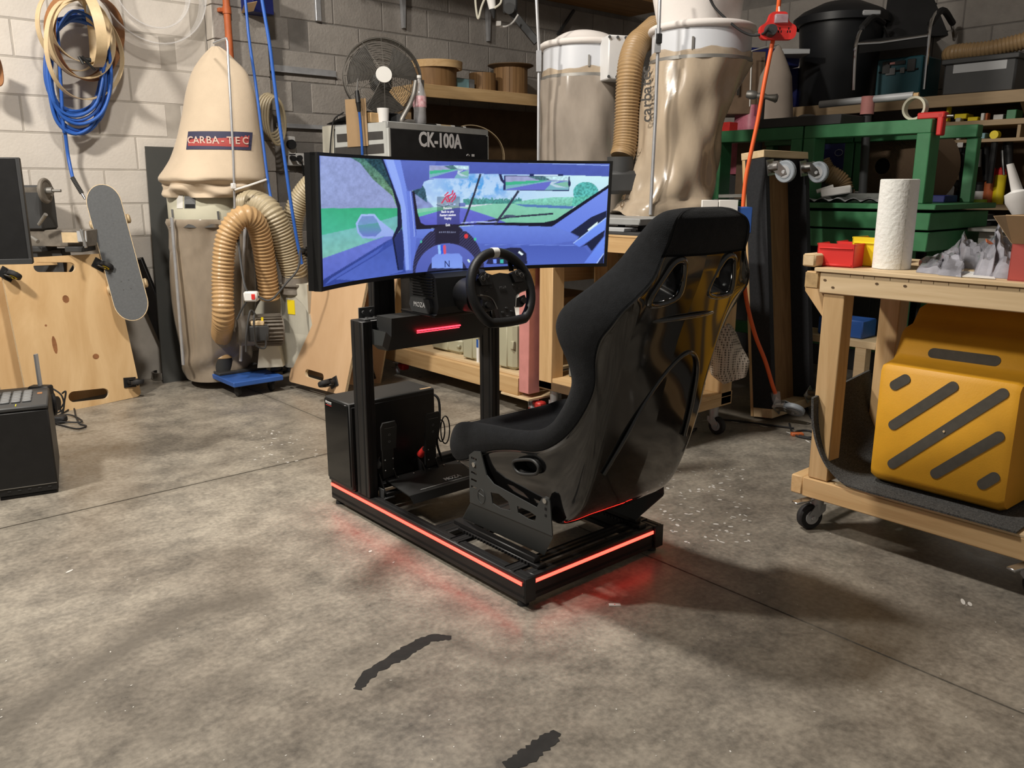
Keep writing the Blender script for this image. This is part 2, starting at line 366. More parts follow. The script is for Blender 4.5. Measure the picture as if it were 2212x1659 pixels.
def slab(x0, y0, x1, y1):
    st = 0.03; nx, ny = int((x1-x0)/st)+2, int((y1-y0)/st)+2
    xs = np.linspace(x0, x1, nx); ys = np.linspace(y0, y1, ny); X, Y = np.meshgrid(xs, ys); X = X.ravel(); Y = Y.ravel()
    S = np.zeros_like(X)
    for pl, w, k in STAINS:
        d = np.full_like(X, 9.0)
        for a, b in zip(pl, pl[1:]): d = np.minimum(d, seg_d(X, Y, a, b))
        S = np.maximum(S, k*np.exp(-(d/w)**2))
    S = np.maximum(S, 0.35*np.exp(-(np.minimum(abs(X-JX), abs(Y-JY))/0.012)**2))
    mb = MB(); n = nx*ny
    mb.v = [Vector((a, b, 0)) for a, b in zip(X, Y)]
    mb.f = [(j*nx+i, j*nx+i+1, (j+1)*nx+i+1, (j+1)*nx+i) for j in range(ny-1) for i in range(nx-1)]
    rim = [j for j in range(nx)] + [j*nx+nx-1 for j in range(1, ny)] + [(ny-1)*nx+i for i in range(nx-2, -1, -1)] + [j*nx for j in range(ny-2, 0, -1)]
    o = len(mb.v); mb.v += [mb.v[i] - Vector((0, 0, 0.0055)) for i in rim]; k = len(rim)
    mb.f += [(rim[i], o+i, o+(i+1) % k, rim[(i+1) % k]) for i in range(k)]; mb.m = [0]*len(mb.f)
    ob = bpy.data.objects.new('slab', mb.mesh('slab', 'concrete', None, 30)); ob.parent = floor; link(ob)
    a = ob.data.attributes.new('stain', 'FLOAT', 'POINT'); a.data.foreach_set('value', np.concatenate([S, np.zeros(k)]).astype(np.float32))
for x0, x1 in ((FX0, JX-G), (JX+G, FX1)):
    for y0, y1 in ((FY0, JY-G), (JY+G, FY1)): slab(x0, y0, x1, y1)
# ================================================================== block walls
WB, WR, Z0 = 5.48, 6.6, 0.107
base = MB(); base.box(-1.6, WB+0.006, -0.05, WR+0.2, WB+0.2, 4.2); wall_back = struct(base, 'wall_back', 'mortar_grey')
base = MB(); base.box(WR+0.006, -0.9, -0.05, WR+0.2, WB, 4.2); wall_right = struct(base, 'wall_right', 'mortar_grey')
base = MB(); base.box(-1.6, -0.9, 4.2, WR+0.2, WB+0.2, 4.3); struct(base, 'ceiling', 'ceiling_paint')
base = MB(); base.box(0.2, WB+0.003, 0.0, 2.21, WB+0.0062, 4.15); o = part(base, 'mortar', 'mortar_cream', wall_back)
def block_mesh(name, w, m):
    b = MB(); b.box(-w/2, 0.0, 0.0, w/2, 0.045, 0.192, 0.004); return b.mesh(name, m, None, 30)
BM = {(w, m): block_mesh('block', w, m) for w in (0.393, 0.193) for m in ('block_cream', 'block_grey')}
def block(parent, me, loc, rz=0.0):
    o = bpy.data.objects.new('block', me); o.parent = parent; o.location = loc; o.rotation_euler = (0, 0, rz); link(o)
for k in range(3, 14):
    z = Z0 + 0.2*(k-1) + 0.004; ph = 2.72 if k % 2 == 0 else 2.92
    for i in range(-6, 10):
        x = ph + 0.4*i + 0.2
        if x < 0.4 or x > 6.45: continue
        if 2.2 < x < 2.6: continue
        half = False; xx = x
        if abs(x-2.2) < 0.2 or abs(x-2.6) < 0.2:
            half = True; xx = 2.105 if x < 2.4 else 2.68
        block(wall_back, BM[(0.193 if half else 0.393, 'block_cream' if x < 2.21 else 'block_grey')], (xx, WB-0.0+RN.uniform(0, .0015), z))
for k in range(9, 14):
    z = Z0 + 0.2*(k-1) + 0.004
    for i in range(0, 16):
        y = 5.28 - 0.4*i - (0.2 if k % 2 else 0.0)
        if y > -0.8: block(wall_right, BM[(0.393, 'block_grey')], (WR, y, z), -math.pi/2)
# pier of full-width blocks standing proud of the back wall
base = MB(); base.box(2.222, 5.385, 0, 2.570, WB+0.01, 4.2); pier = struct(base, 'trim_1', 'mortar_grey')
pm = MB(); pm.box(-0.18, 0, 0, 0.18, 0.06, 0.194, 0.004); pm = pm.mesh('block', 'block_grey', None, 30)
for k in range(1, 15): block(pier, pm, (2.396, 5.378+RN.uniform(-.001, .001), Z0+0.2*(k-1)+0.003))
pc = MB(); pc.box(-0.002, 0, 0, 0.010, 0.098, 0.194, 0.002); pc = pc.mesh('block', 'block_cream', None, 30)
for k in range(1, 15): block(pier, pc, (2.213, 5.381, Z0+0.2*(k-1)+0.003))
# ================================================================== racing simulator rig
mat('gloss_black', (0.0075, 0.0075, 0.0078), 0.10, var=0.2, vs=5, spec=0.6, coat=0.7)
mat('seat_fabric', (0.0085, 0.0092, 0.0105), 0.95, var=0.25, vs=60, bump=0.5, bs=420, sheen=0.06, spec=0.15)
mat('leather', (0.014, 0.014, 0.0145), 0.5, var=0.2, vs=30, bump=0.15, bs=300)
mat('satin_black', (0.022, 0.0225, 0.0225), 0.5, var=0.1, vs=10)
mat('bracket_grey', (0.040, 0.043, 0.043), 0.5, var=0.08, vs=8)
mat('slot_dark', (0.003, 0.003, 0.003), 0.8, var=0)
mat('led_red', (0.5, 0.02, 0.02), 0.4, var=0, emit=(1.0, 0.035, 0.022), es=8.0)
mat('led_soft', (0.5, 0.02, 0.02), 0.4, var=0, emit=(1.0, 0.03, 0.05), es=5.0)
mat('smoked_glass', (0.010, 0.010, 0.010), 0.12, var=0, spec=0.5)
mat('white_print', (0.55, 0.55, 0.55), 0.6, var=0); mat('grey_print', (0.10, 0.10, 0.10), 0.6, var=0)
RX0, RX1, RY0, RY1, RZ0, RZ1 = 1.475, 2.10, 1.640, 2.775, 0.018, 0.096
rig = thing('racing_rig', 'black aluminium sim racing frame with glowing red light strips standing on the concrete floor', 'rig', ((RX0+RX1)/2, (RY0+RY1)/2, 0))
def profile(x0, y0, z0, x1, y1, z1, grooves=2):
    """aluminium extrusion: chamfered bar with recessed slots along its long axis"""
    mb = MB(); L = [x1-x0, y1-y0, z1-z0]; ax = L.index(max(L)); mb.box(x0, y0, z0, x1, y1, z1, 0.003)
    a, b = [i for i in range(3) if i != ax]; lo, hi = (x0, y0, z0), (x1, y1, z1)
    for f, g in ((a, b), (b, a)):
        n = max(1, int(round(L[g]/0.04)))
        for k in range(n):
            c = lo[g] + (k+0.5)*L[g]/n
            for sd in (lo[f]-0.0004, hi[f]+0.0004):
                p0 = [0]*3; p1 = [0]*3; p0[ax], p1[ax] = lo[ax]+0.004, hi[ax]-0.004
                p0[f], p1[f] = sd-0.0004, sd+0.0004; p0[g], p1[g] = c-0.0042, c+0.0042; mb.box(*p0, *p1, mi=1)
    return mb
PM = ['black_metal', 'slot_dark']
part(profile(RX0, RY0, RZ0, RX0+.04, RY1, RZ1), 'side_rail', PM, rig)
part(profile(RX1-.04, RY0, RZ0, RX1, RY1, RZ1), 'side_rail', PM, rig)
part(profile(RX0+.04, RY0+.004, RZ0, RX1-.04, RY0+.044, RZ1), 'cross_rail', PM, rig)
part(profile(RX0+.04, RY1-.05, RZ0, RX1-.04, RY1-.01, RZ1), 'cross_rail', PM, rig)
part(profile(RX0+.04, 2.13, RZ0, RX1-.04, 2.21, RZ0+.04), 'cross_rail', PM, rig)
for x, y in ((RX0+.02, RY0+.03), (RX1-.02, RY0+.03), (RX0+.02, RY1-.03), (RX1-.02, RY1-.03)):
    m = MB(); m.cyl((x, y, 0.0), (x, y, RZ0), 0.018, 0.014, 14); part(m, 'foot', 'black_rubber', rig)
for x0 in (RX0, RX1-.04):
    m = MB(); m.box(x0-.001, RY0-.004, RZ0+.001, x0+.041, RY0, RZ1, .0015); part(m, 'end_cap', 'black_plastic', rig)
LZ = 0.0765
m = MB(); m.box(RX0-.0028, RY0+.012, LZ-.0055, RX0+.002, RY1-.004, LZ+.0055, .001); part(m, 'light_strip', 'led_red', rig, 'glowing red light strip')
m = MB(); m.box(RX0+.043, RY0+.0015, LZ-.0055, RX1-.043, RY0+.006, LZ+.0055, .001); part(m, 'light_strip', 'led_red', rig, 'glowing red light strip')
m = MB(); m.box(RX1-.002, RY0+.012, LZ-.0055, RX1+.0028, RY1-.004, LZ+.0055, .001); part(m, 'light_strip', 'led_red', rig, 'glowing red light strip')
for x0 in (RX0, RX1-.04): part(profile(x0, 2.49, RZ1, x0+.04, 2.572, 0.748), 'upright_post', PM, rig)
part(profile(RX0+.04, 2.50, 0.668, RX1-.04, 2.54, 0.748), 'cross_beam', PM, rig)
for x0 in (1.56, 1.935):
    part(profile(x0, 2.545, 0.66, x0+.09, 2.585, 1.03), 'monitor_post', PM, rig)
    b = MB(); b.box(x0-.065, 2.505, .748, x0-.0, 2.545, .753, .001); b.box(x0-.065, 2.543, .748, x0-.0, 2.548, .79, .001)
    for k in (0, 1):
        b.cyl((x0-.048+.032*k, 2.52, .753), (x0-.048+.032*k, 2.52, .758), .006, n=10, mi=1); b.cyl((x0-.048+.032*k, 2.543, .772), (x0-.048+.032*k, 2.535, .772), .007, n=10)
    part(b, 'corner_bracket', ['dark_grey', 'steel'], rig)
b = MB(); b.box(RX0+.04, 2.455, RZ1-.002, RX0+.044, 2.49, RZ1+.035, .001); b.box(RX0+.04, 2.45, RZ1-.004, RX0+.085, 2.49, RZ1+.001, .001); part(b, 'corner_bracket', 'dark_grey', rig)
# shroud under the wheel base with its own light
sh = MB(); prof = [(2.395, .765), (2.40, .70), (2.425, .648), (2.49, .645), (2.492, .765)]
sh.prism([(y, z) for y, z in prof], (1.535, 0, 0), (0, 1, 0), (0, 0, 1), (.42, 0, 0))
shroud = part(sh, 'shroud', 'satin_black', rig, 'black angled shroud under the wheel base')
e = MB(); e.prism([(2.40, .70), (2.425, .648), (2.49, .645), (2.492, .70)], (1.513, 0, .02), (0, 1, 0), (0, 0, 1), (.022, 0, -.02)); part(e, 'end_plate', 'bracket_grey', shroud, smooth=20)
l = MB(); l.box(1.637, 2.391, .7085, 1.83, 2.3955, .7135, .001); l.box(1.637, 2.392, .7025, 1.825, 2.3962, .7048, .0005); part(l, 'light_strip', 'led_soft', shroud, 'glowing red light strip')
# seat slider rails
for x0 in (1.545, 2.005):
    b = MB(); b.box(x0, 1.66, RZ1, x0+.035, 2.05, RZ1+.012, .002); b.box(x0+.004, 1.68, RZ1+.012, x0+.031, 2.08, RZ1+.03, .003)
    for k in range(22): b.box(x0-.003, 1.70+.015*k, RZ1+.002, x0+.001, 1.707+.015*k, RZ1+.010, mi=0)
    part(b, 'slider_rail', 'black_metal', rig)
for y0 in (1.70, 1.97): part(profile(RX0+.005, y0, RZ1-.002, RX1-.005, y0+.04, RZ1+.001), 'cross_rail', PM, rig)
# ------------------------------------------------------------------ bucket seat
SX = 1.79
seat = thing('bucket_seat', 'black fabric bucket seat with a glossy black shell bolted on the rig', 'seat', (SX, 1.75, RZ1+.03))
#   inner(y,z)      rim(y,z)        border(y,z)     outer(y,z)     w_in  w_rim  w_out
ST = [((2.100, .352), (2.092, .362), (2.078, .338), (2.070, .334), .20, .235, .20),
      ((2.132, .395), (2.100, .405), (2.055, .338), (2.040, .318), .20, .245, .21),
      ((2.108, .437), (2.068, .455), (2.005, .352), (1.985, .302), .19, .248, .21),
      ((1.995, .428), (1.995, .478), (1.935, .388), (1.925, .287), .18, .250, .21),
      ((1.885, .408), (1.885, .492), (1.865, .418), (1.865, .277), .175, .250, .205),
      ((1.775, .388), (1.778, .502), (1.775, .442), (1.770, .266), .175, .250, .205),
      ((1.690, .388), (1.680, .523), (1.676, .460), (1.685, .252), .175, .250, .205),
      ((1.638, .412), (1.620, .557), (1.606, .492), (1.605, .246), .175, .250, .205),
      ((1.598, .470), (1.583, .602), (1.540, .545), (1.535, .300), .175, .250, .20),
      ((1.566, .550), (1.556, .648), (1.485, .615), (1.490, .395), .175, .250, .20),
      ((1.536, .630), (1.542, .692), (1.447, .692), (1.455, .505), .175, .252, .20),
      ((1.506, .720), (1.553, .740), (1.442, .768), (1.428, .625), .175, .256, .20),
      ((1.477, .800), (1.588, .804), (1.420, .822), (1.400, .730), .175, .262, .198),
      ((1.456, .862), (1.596, .848), (1.385, .862), (1.376, .815), .175, .262, .195),
      ((1.436, .920), (1.568, .896), (1.355, .902), (1.352, .880), .165, .256, .19),
      ((1.416, .972), (1.490, .955), (1.320, .943), (1.330, .935), .15, .238, .185),
      ((1.398, 1.020), (1.435, 1.012), (1.300, .985), (1.312, .985), .135, .208, .175),
      ((1.384, 1.058), (1.405, 1.064), (1.296, 1.035), (1.300, 1.035), .12, .182, .165),
      ((1.370, 1.092), (1.378, 1.102), (1.287, 1.072), (1.287, 1.072), .115, .170, .160),
      ((1.357, 1.120), (1.354, 1.127), (1.281, 1.103), (1.281, 1.103), .11, .164, .152),
      ((1.340, 1.140), (1.332, 1.144), (1.283, 1.127), (1.283, 1.127), .095, .148, .135),
      ((1.322, 1.150), (1.314, 1.151), (1.293, 1.143), (1.293, 1.143), .07, .115, .10),
      ((1.310, 1.1535), (1.307, 1.1535), (1.302, 1.152), (1.302, 1.152), .04, .07, .05)]
def station(st):
    C, R, B, O, wi, wr, wo = st; L = lambda a, b, k: (a[0]+(b[0]-a[0])*k, a[1]+(b[1]-a[1])*k)
    back = (B[0]-R[0], B[1]-R[1])
    half = [(0, *C), (wi*.45, *L(C, R, .01)), (wi*.85, *L(C, R, .06)), (wi*1.02, *L(C, R, .30)), (wr-.052, *L(C, R, .72)), (wr-.034, *L(C, R, .95)), (wr-.014, R[0]+back[0]*.02, R[1]+back[1]*.02),
            (wr, *L(R, B, .30)), (wr+.002, *L(R, B, .70)), (wr-.006, *B), (wr-.012, *L(B, O, .10)), (wr*.6+wo*.4, *L(B, O, .50)), (wo+.012, *L(B, O, .90)), (wo-.012, *O), (wo*.55, O[0]-.004, O[1]-.002), (0, O[0]-.006, O[1]-.003)]
    return half
HS = [station(s) for s in ST]; NS = len(HS); NC = len(HS[0])
def dens_cols(rows, n):                 # smooth along the stations, then along the section
    cols = [catmull([Vector(r[j]) for r in rows], n) for j in range(NC)]
    return [[cols[j][i] for j in range(NC)] for i in range(len(cols[0]))]
NI = 7; ROWS = dens_cols(HS, NI)
DR = [catmull(r, 5) for r in ROWS]      # half section, x >= 0
B9 = 9*5                                # index of fabric/shell border in the dense half section
HOLE = [PB(1406, 657, 1.33), PB(1466, 641, 1.33), PB(1470, 570, 1.315), PB(1455, 562, 1.31), PB(1436, 585, 1.315)]
HP = [(p.x-SX, p.z) for p in HOLE]; 
def inpoly(x, y, P):
    c = False
    for i in range(len(P)):
        (x1, y1), (x2, y2) = P[i], P[i-1]
        if (y1 > y) != (y2 > y) and x < (x2-x1)*(y-y1)/(y2-y1)+x1: c = not c
    return c
SLOT = [PA(u, v, 1.55) for u, v in ((1113, 998), (1122, 993), (1150, 992), (1163, 1000), (1168, 1012), (1160, 1023), (1130, 1022), (1117, 1012))]
SP = [(p.y, p.z) for p in SLOT]
def section_mesh(i0, i1, j0, j1, shell):
    mb = MB(); n = j1-j0+1
    for sgn in (-1, 1):
        vs = [(SX+sgn*DR[i][j].x, DR[i][j].y, DR[i][j].z) for i in range(i0, i1+1) for j in range(j0, j1+1)]; fs = []
        for i in range(i1-i0):
            for j in range(n-1):
                a = i*n+j; q = (a, a+1, a+n+1, a+n); c = [sum(vs[k][w] for k in q)/4 for w in range(3)]
                hx = -abs(c[0]-SX); off = 0.0 if (j0+j) > B9 else 0.03
                if c[2] > .86 and ((j0+j) > B9 or (j0+j) < 5*4) and inpoly(hx, c[2]-off, HP): continue
                if shell and abs(c[0]-SX) > .19 and inpoly(c[1], c[2], SP): continue
                fs.append(q if sgn > 0 else q[::-1])
        mb.add(vs, fs)
    return mb
NT = len(DR)-1; HEAD = 17*NI
up = section_mesh(0, HEAD, 0, B9, False); h2 = section_mesh(HEAD, NT, 0, len(DR[0])-1, False); up.add(h2.v, h2.f)
# rounded closing of the front lip and of the head
for i in (0, NT):
    ring = [Vector((SX+p.x, p.y, p.z)) for p in DR[i]] + [Vector((SX-p.x, p.y, p.z)) for p in DR[i][::-1]]
    c = sum(ring, Vector())/len(ring); up.add(ring+[c], [(k, (k+1) % len(ring), len(ring)) for k in range(len(ring))])
uph = part(up, 'upholstery', 'seat_fabric', seat, 'matt black fabric padding', smooth=60)
shm = section_mesh(0, HEAD+1, B9-1, len(DR[0])-1, True); shell = part(shm, 'shell', 'gloss_black', seat, 'glossy black moulded shell', smooth=50)
for sgn in (-1, 1):                     # belt openings: rim round each hole and the wall through the back
    o = [Vector((SX+sgn*abs(x), 0, z)) for x, z in HP]
    oy = lambda z: 1.352 + (z-.88)*(1.296-1.352)/(1.035-.88) - .002
    outer = [Vector((p.x, oy(p.z), p.z)) for p in o]; inner = [Vector((p.x, oy(p.z)+.085, p.z+.03)) for p in o]
    ro = catmull(outer, 5, True); ri = catmull(inner, 5, True); w = MB(); k = len(ro)
    w.add(ro+ri, [(i, (i+1) % k, k+(i+1) % k, k+i) for i in range(k)]+[((i+1) % k, i, k+i, k+(i+1) % k) for i in range(k)][:0]); w.tube(ro, .009, 8, True); w.tube(ri, .012, 8, True)
    part(w, 'belt_opening', 'gloss_black', seat, smooth=50)
    so = [Vector((SX+sgn*.248, y, z)) for y, z in SP]; ro = catmull(so, 4, True); w = MB(); w.tube(ro, .005, 8, True); k = len(ro)
    rin = [p - Vector((sgn*.05, 0, 0)) for p in ro]; w.add(ro+rin, [(i, (i+1) % k, k+(i+1) % k, k+i) for i in range(k)]); w.add(rin, [tuple(range(k))], 1)
    part(w, 'belt_slot', ['satin_black', 'dark_grey'], seat, smooth=50)
# moulded ridge on the back of the shell
def back_at(x, z):
    best = min(range(0, HEAD), key=lambda i: abs(DR[i][-3].z-z)+(9 if i < 8*NI else 0)); return Vector((x, DR[best][-6].y-.003, z))
rid = catmull([back_at(1.615, .43), back_at(1.66, .53), back_at(1.72, .63), back_at(1.79, .72), back_at(1.86, .755), back_at(1.915, .71), back_at(1.94, .60), back_at(1.945, .48)], 8)
m = MB(); m.tube(rid, .006, 8); part(m, 'moulded_ridge', 'gloss_black', seat, smooth=60)
m = MB(); m.tube(catmull([Vector((1.615, 1.372, .868)), Vector((1.70, 1.350, .866)), Vector((1.79, 1.345, .866)), Vector((1.88, 1.350, .866)), Vector((1.96, 1.372, .868))], 6), .006, 8); part(m, 'moulded_ridge', 'gloss_black', seat, smooth=60)
# side brackets
BP = [PA(u, v, 1.542) for u, v in ((1015, 982), (1026, 974), (1040, 975), (1046, 1000), (1053, 1026), (1068, 1045), (1161, 1096), (1166, 1086), (1172, 1076), (1180, 1072), (1187, 1076), (1190, 1084), (1195, 1157), (1017, 1084))]
BH = [[PA(u, v, 1.542) for u, v in l] for l in (((1062, 1063), (1079, 1066), (1100, 1083), (1105, 1103), (1081, 1097), (1066, 1087)), ((1119, 1092), (1148, 1105), (1160, 1114), (1158, 1126), (1142, 1120), (1121, 1107)))]
for k in range(5): BH.append([PA(u, v+15.5*k, 1.542) for u, v in ((1020, 985.5), (1032, 991), (1031, 996), (1020, 990))])
FL = [PZ(1000, 1117, .132), PZ(1176, 1197, .132)]
for sgn in (-1, 1):
    X = SX+sgn*(SX-1.542); b = MB()
    b.prism([(p.y, p.z) for p in BP], (X, 0, 0), (0, 1, 0), (0, 0, 1), (sgn*.004, 0, 0), [[(p.y, p.z) for p in h] for h in BH])
    lo = [Vector((SX+sgn*(SX-p.x), p.y, p.z)) for p in FL]; hi = [Vector((X, BP[-1].y, BP[-1].z)), Vector((X, BP[-2].y, BP[-2].z))]
    q = [hi[0], hi[1], lo[1], lo[0]]; nrm = Vector((sgn*.0, 0, -.004)); b.add(q+[p+nrm for p in q], [(0,1,2,3), (7,6,5,4), (0,4,5,1), (1,5,6,2), (2,6,7,3), (3,7,4,0)])
    c = PA(1180, 1081, 1.542); b.cyl((X-sgn*.0, c.y, c.z), (X+sgn*.008, c.y, c.z), .008, n=12, mi=1); c = PA(1026, 1003, 1.542); b.cyl((X, c.y, c.z), (X+sgn*.007, c.y, c.z), .008, n=12, mi=1)
    for pxy in ((1181, 1099), (1181, 1113)):
        c = PA(*pxy, 1.542); b.box(X+sgn*.004-.0008, c.y-.004, c.z-.004, X+sgn*.004+.0008, c.y+.004, c.z+.004, mi=2)
    c = PA(1040, 1072, 1.5378); b.tube([Vector((X+sgn*.0045, c.y+.018*math.cos(a/16*6.2832), c.z+.024*math.sin(a/16*6.2832))) for a in range(16)], .0012, 5, True, mi=0); b.tube([Vector((X+sgn*.0045, c.y+.014, c.z+.008)), Vector((X+sgn*.0045, c.y-.012, c.z+.002))], .0012, 5)
    part(b, 'side_bracket', ['bracket_grey', 'steel', 'slot_dark'], seat, smooth=30)
# ------------------------------------------------------------------ steering wheel and wheel base
WC = Vector((1.79, 2.112, .868)); TI = math.radians(17)
WXv, WYv = Vector((1, 0, 0)), Vector((0, math.sin(TI), math.cos(TI))); WN = WXv.cross(WYv)      # WN points at the driver
def WP(x, y, n=0.0): return WC + WXv*x + WYv*y + WN*n
wheel = thing('steering_wheel', 'black racing wheel with flat bottom, buttons and white centre band in front of the screen', 'steering wheel', WC)
RR = .128
def rim_pt(a):
    x, y = RR*math.sin(a), RR*math.cos(a); fl = -.104
    if y < fl: y = fl + (y-fl)*.15
    return WP(x, y)
rimp = [rim_pt(2*math.pi*i/72) for i in range(72)]
m = MB(); m.tube(rimp, .0165, 12, True, up=WN); part(m, 'rim', 'leather', wheel, smooth=80)
m = MB(); m.tube([rim_pt(math.radians(a)) for a in (-5.5, -2.5, 0, 2.5, 5.5)], .0174, 12, up=WN); part(m, 'centre_band', 'paper_white', wheel, 'white centre band', smooth=60)
hub = [(-.118, .028), (-.075, .062), (-.040, .052), (0, .058), (.040, .052), (.075, .062), (.118, .028), (.118, -.006), (.078, -.012), (.052, -.028), (.036, -.062), (.034, -.108), (-.034, -.108), (-.036, -.062), (-.052, -.028), (-.078, -.012), (-.118, -.006)]
m = MB(); m.prism(hub, WP(0, 0, -.016), WXv, WYv, WN*.022); part(m, 'hub_plate', 'satin_black', wheel, smooth=25)
for sx in (-1, 1):
    m = MB(); m.prism([(sx*.040, .050), (sx*.078, .064), (sx*.102, .044), (sx*.094, .020), (sx*.05, .020)], WP(0, 0, .006), WXv, WYv, WN*.012)
    part(m, 'button_pod', 'black_plastic', wheel, smooth=25); m = MB()
    m.prism([(sx*.046, -.036), (sx*.092, -.024), (sx*.098, -.046), (sx*.072, -.064), (sx*.048, -.062)], WP(0, 0, -.006), WXv, WYv, WN*.012); part(m, 'button_pod', 'black_plastic', wheel, smooth=25)
for sx in (-1, 1):
    for bx, by in ((.066, .050), (.084, .042)):
        m = MB(); m.torus(WP(sx*bx, by, .019), WN, .0078, .0009, 20, 6); m.cyl(WP(sx*bx, by, .017), WP(sx*bx, by, .021), .0055, n=14, mi=1); part(m, 'button', ['dull_steel', 'black_rubber'], wheel)
    m = MB(); m.tube(catmull([WP(sx*.100, -.010, .008), WP(sx*.070, -.016, .008), WP(sx*.052, -.030, .008), WP(sx*.040, -.062, .008)], 6), .0018, 6); part(m, 'trim_line', 'dull_steel', wheel)
    m = MB(); m.box(-.011, -.006, 0, .011, .030, .004, .002); M = Matrix.Translation(WP(sx*.075, .070, -.02)) @ Matrix((WXv, WYv, WN)).transposed().to_4x4(); m2 = MB(M); m2.add(m.v, m.f); part(m2, 'paddle', 'black_plastic', wheel)
    m = MB(); m.cyl(WP(sx*.078, -.045, .004), WP(sx*.078, -.045, .014), .012, .010, 16); part(m, 'rotary_knob', 'black_plastic', wheel)
for bx, by in ((-.02, -.075), (.0, -.062), (.02, -.075), (0, -.09), (-.05, .012), (.05, .012), (-.07, .0), (.07, .0)):
    m = MB(); m.box(-.006, -.0035, 0, .006, .0035, .002, .001); M = Matrix.Translation(WP(bx, by, .006)) @ Matrix((WXv, WYv, WN)).transposed().to_4x4(); m2 = MB(M); m2.add(m.v, m.f); part(m2, 'button', 'dark_grey', wheel)
text('MOZA', .011, WP(0, .008, .0085), WXv, WYv, 'grey_print', wheel)
basew = thing('wheel_base', 'black ribbed wheel motor box behind the steering wheel', 'motor box', (1.78, 2.40, .76))
ang = [(2.31, .775), (2.30, .80), (2.315, .90), (2.335, .915), (2.47, .915), (2.475, .80), (2.46, .775)]
m = MB(); m.prism(ang, (1.665, 0, 0), (0, 1, 0), (0, 0, 1), (.23, 0, 0)); housing = part(m, 'housing', 'satin_black', basew, smooth=20)
for k in range(7):
    m = MB(); m.box(1.659, 2.325, .835+.010*k, 1.902, 2.455, .8395+.010*k, .001); part(m, 'cooling_fin', 'black_metal', housing)
m = MB(); m.prism([(2.34, .775), (2.33, .80), (2.34, .825), (2.45, .825), (2.46, .80), (2.445, .775)], (1.652, 0, 0), (0, 1, 0), (0, 0, 1), (.014, 0, 0)); part(m, 'side_plate', 'dark_grey', basew, smooth=20)
text('MOZA', .024, (1.6512, 2.395, .802), (0, -1, 0), (0, 0, 1), 'white_print', basew)
m = MB(); m.cyl(WP(0, 0, -.13), (1.79, 2.31, .835), .052, .06, 24); m.cyl(WP(0, 0, -.016), WP(0, 0, -.09), .032, .036, 24); m.cyl(WP(0, 0, -.08), WP(0, 0, -.13), .045, .045, 24); part(m, 'shaft', 'black_plastic', basew)
m = MB(); m.box(1.655, 2.31, .765, 1.905, 2.52, .775, .002); part(m, 'mount_plate', 'black_metal', basew)
# ------------------------------------------------------------------ pedals
ped = thing('pedal_set', 'black two pedal set with a sloping heel plate at the front of the rig', 'pedals', (1.72, 2.43, .11))
hp = [PZ(836, 1037, .135), PZ(886, 1060, .118), PZ(1040, 1018, .118), PZ(1000, 985, .16), PZ(960, 1000, .150)]
m = MB(); a = [Vector((1.55, 2.50, .152)), Vector((1.56, 2.355, .125)), Vector((2.02, 2.355, .125)), Vector((2.02, 2.50, .152))]
m.add(a+[p-Vector((0, 0, .004)) for p in a], [(3,2,1,0)[::-1], (4,5,6,7)[::-1], (0,1,5,4), (1,2,6,5), (2,3,7,6), (3,0,4,7)])
lip = [a[1], a[2], a[2]+Vector((0, -.012, -.03)), a[1]+Vector((.01, -.012, -.03))]; m.add(lip+[p+Vector((0, .003, 0)) for p in lip], [(0,1,2,3), (7,6,5,4), (0,3,7,4), (1,5,6,2), (2,6,7,3)])
plate = part(m, 'heel_plate', 'satin_black', ped, smooth=10)
hd = (a[1]-a[0]).normalized()
for k in range(6):
    m = MB(); m.sphere((1.60+.07*k, 2.488, .1515), .004, (1, 1, .5), 8, 5); part(m, 'screw', 'steel', plate)
m = MB(); m.bar((1.62, 2.372, .129), (1.95, 2.372, .129), .0022, .001); part(m, 'print_line', 'white_print', plate)
text('MOZA', .026, (1.78, 2.392, .1335), (1, 0, 0), Vector((0, .145, .027)), 'white_print', plate, bold=.0006)
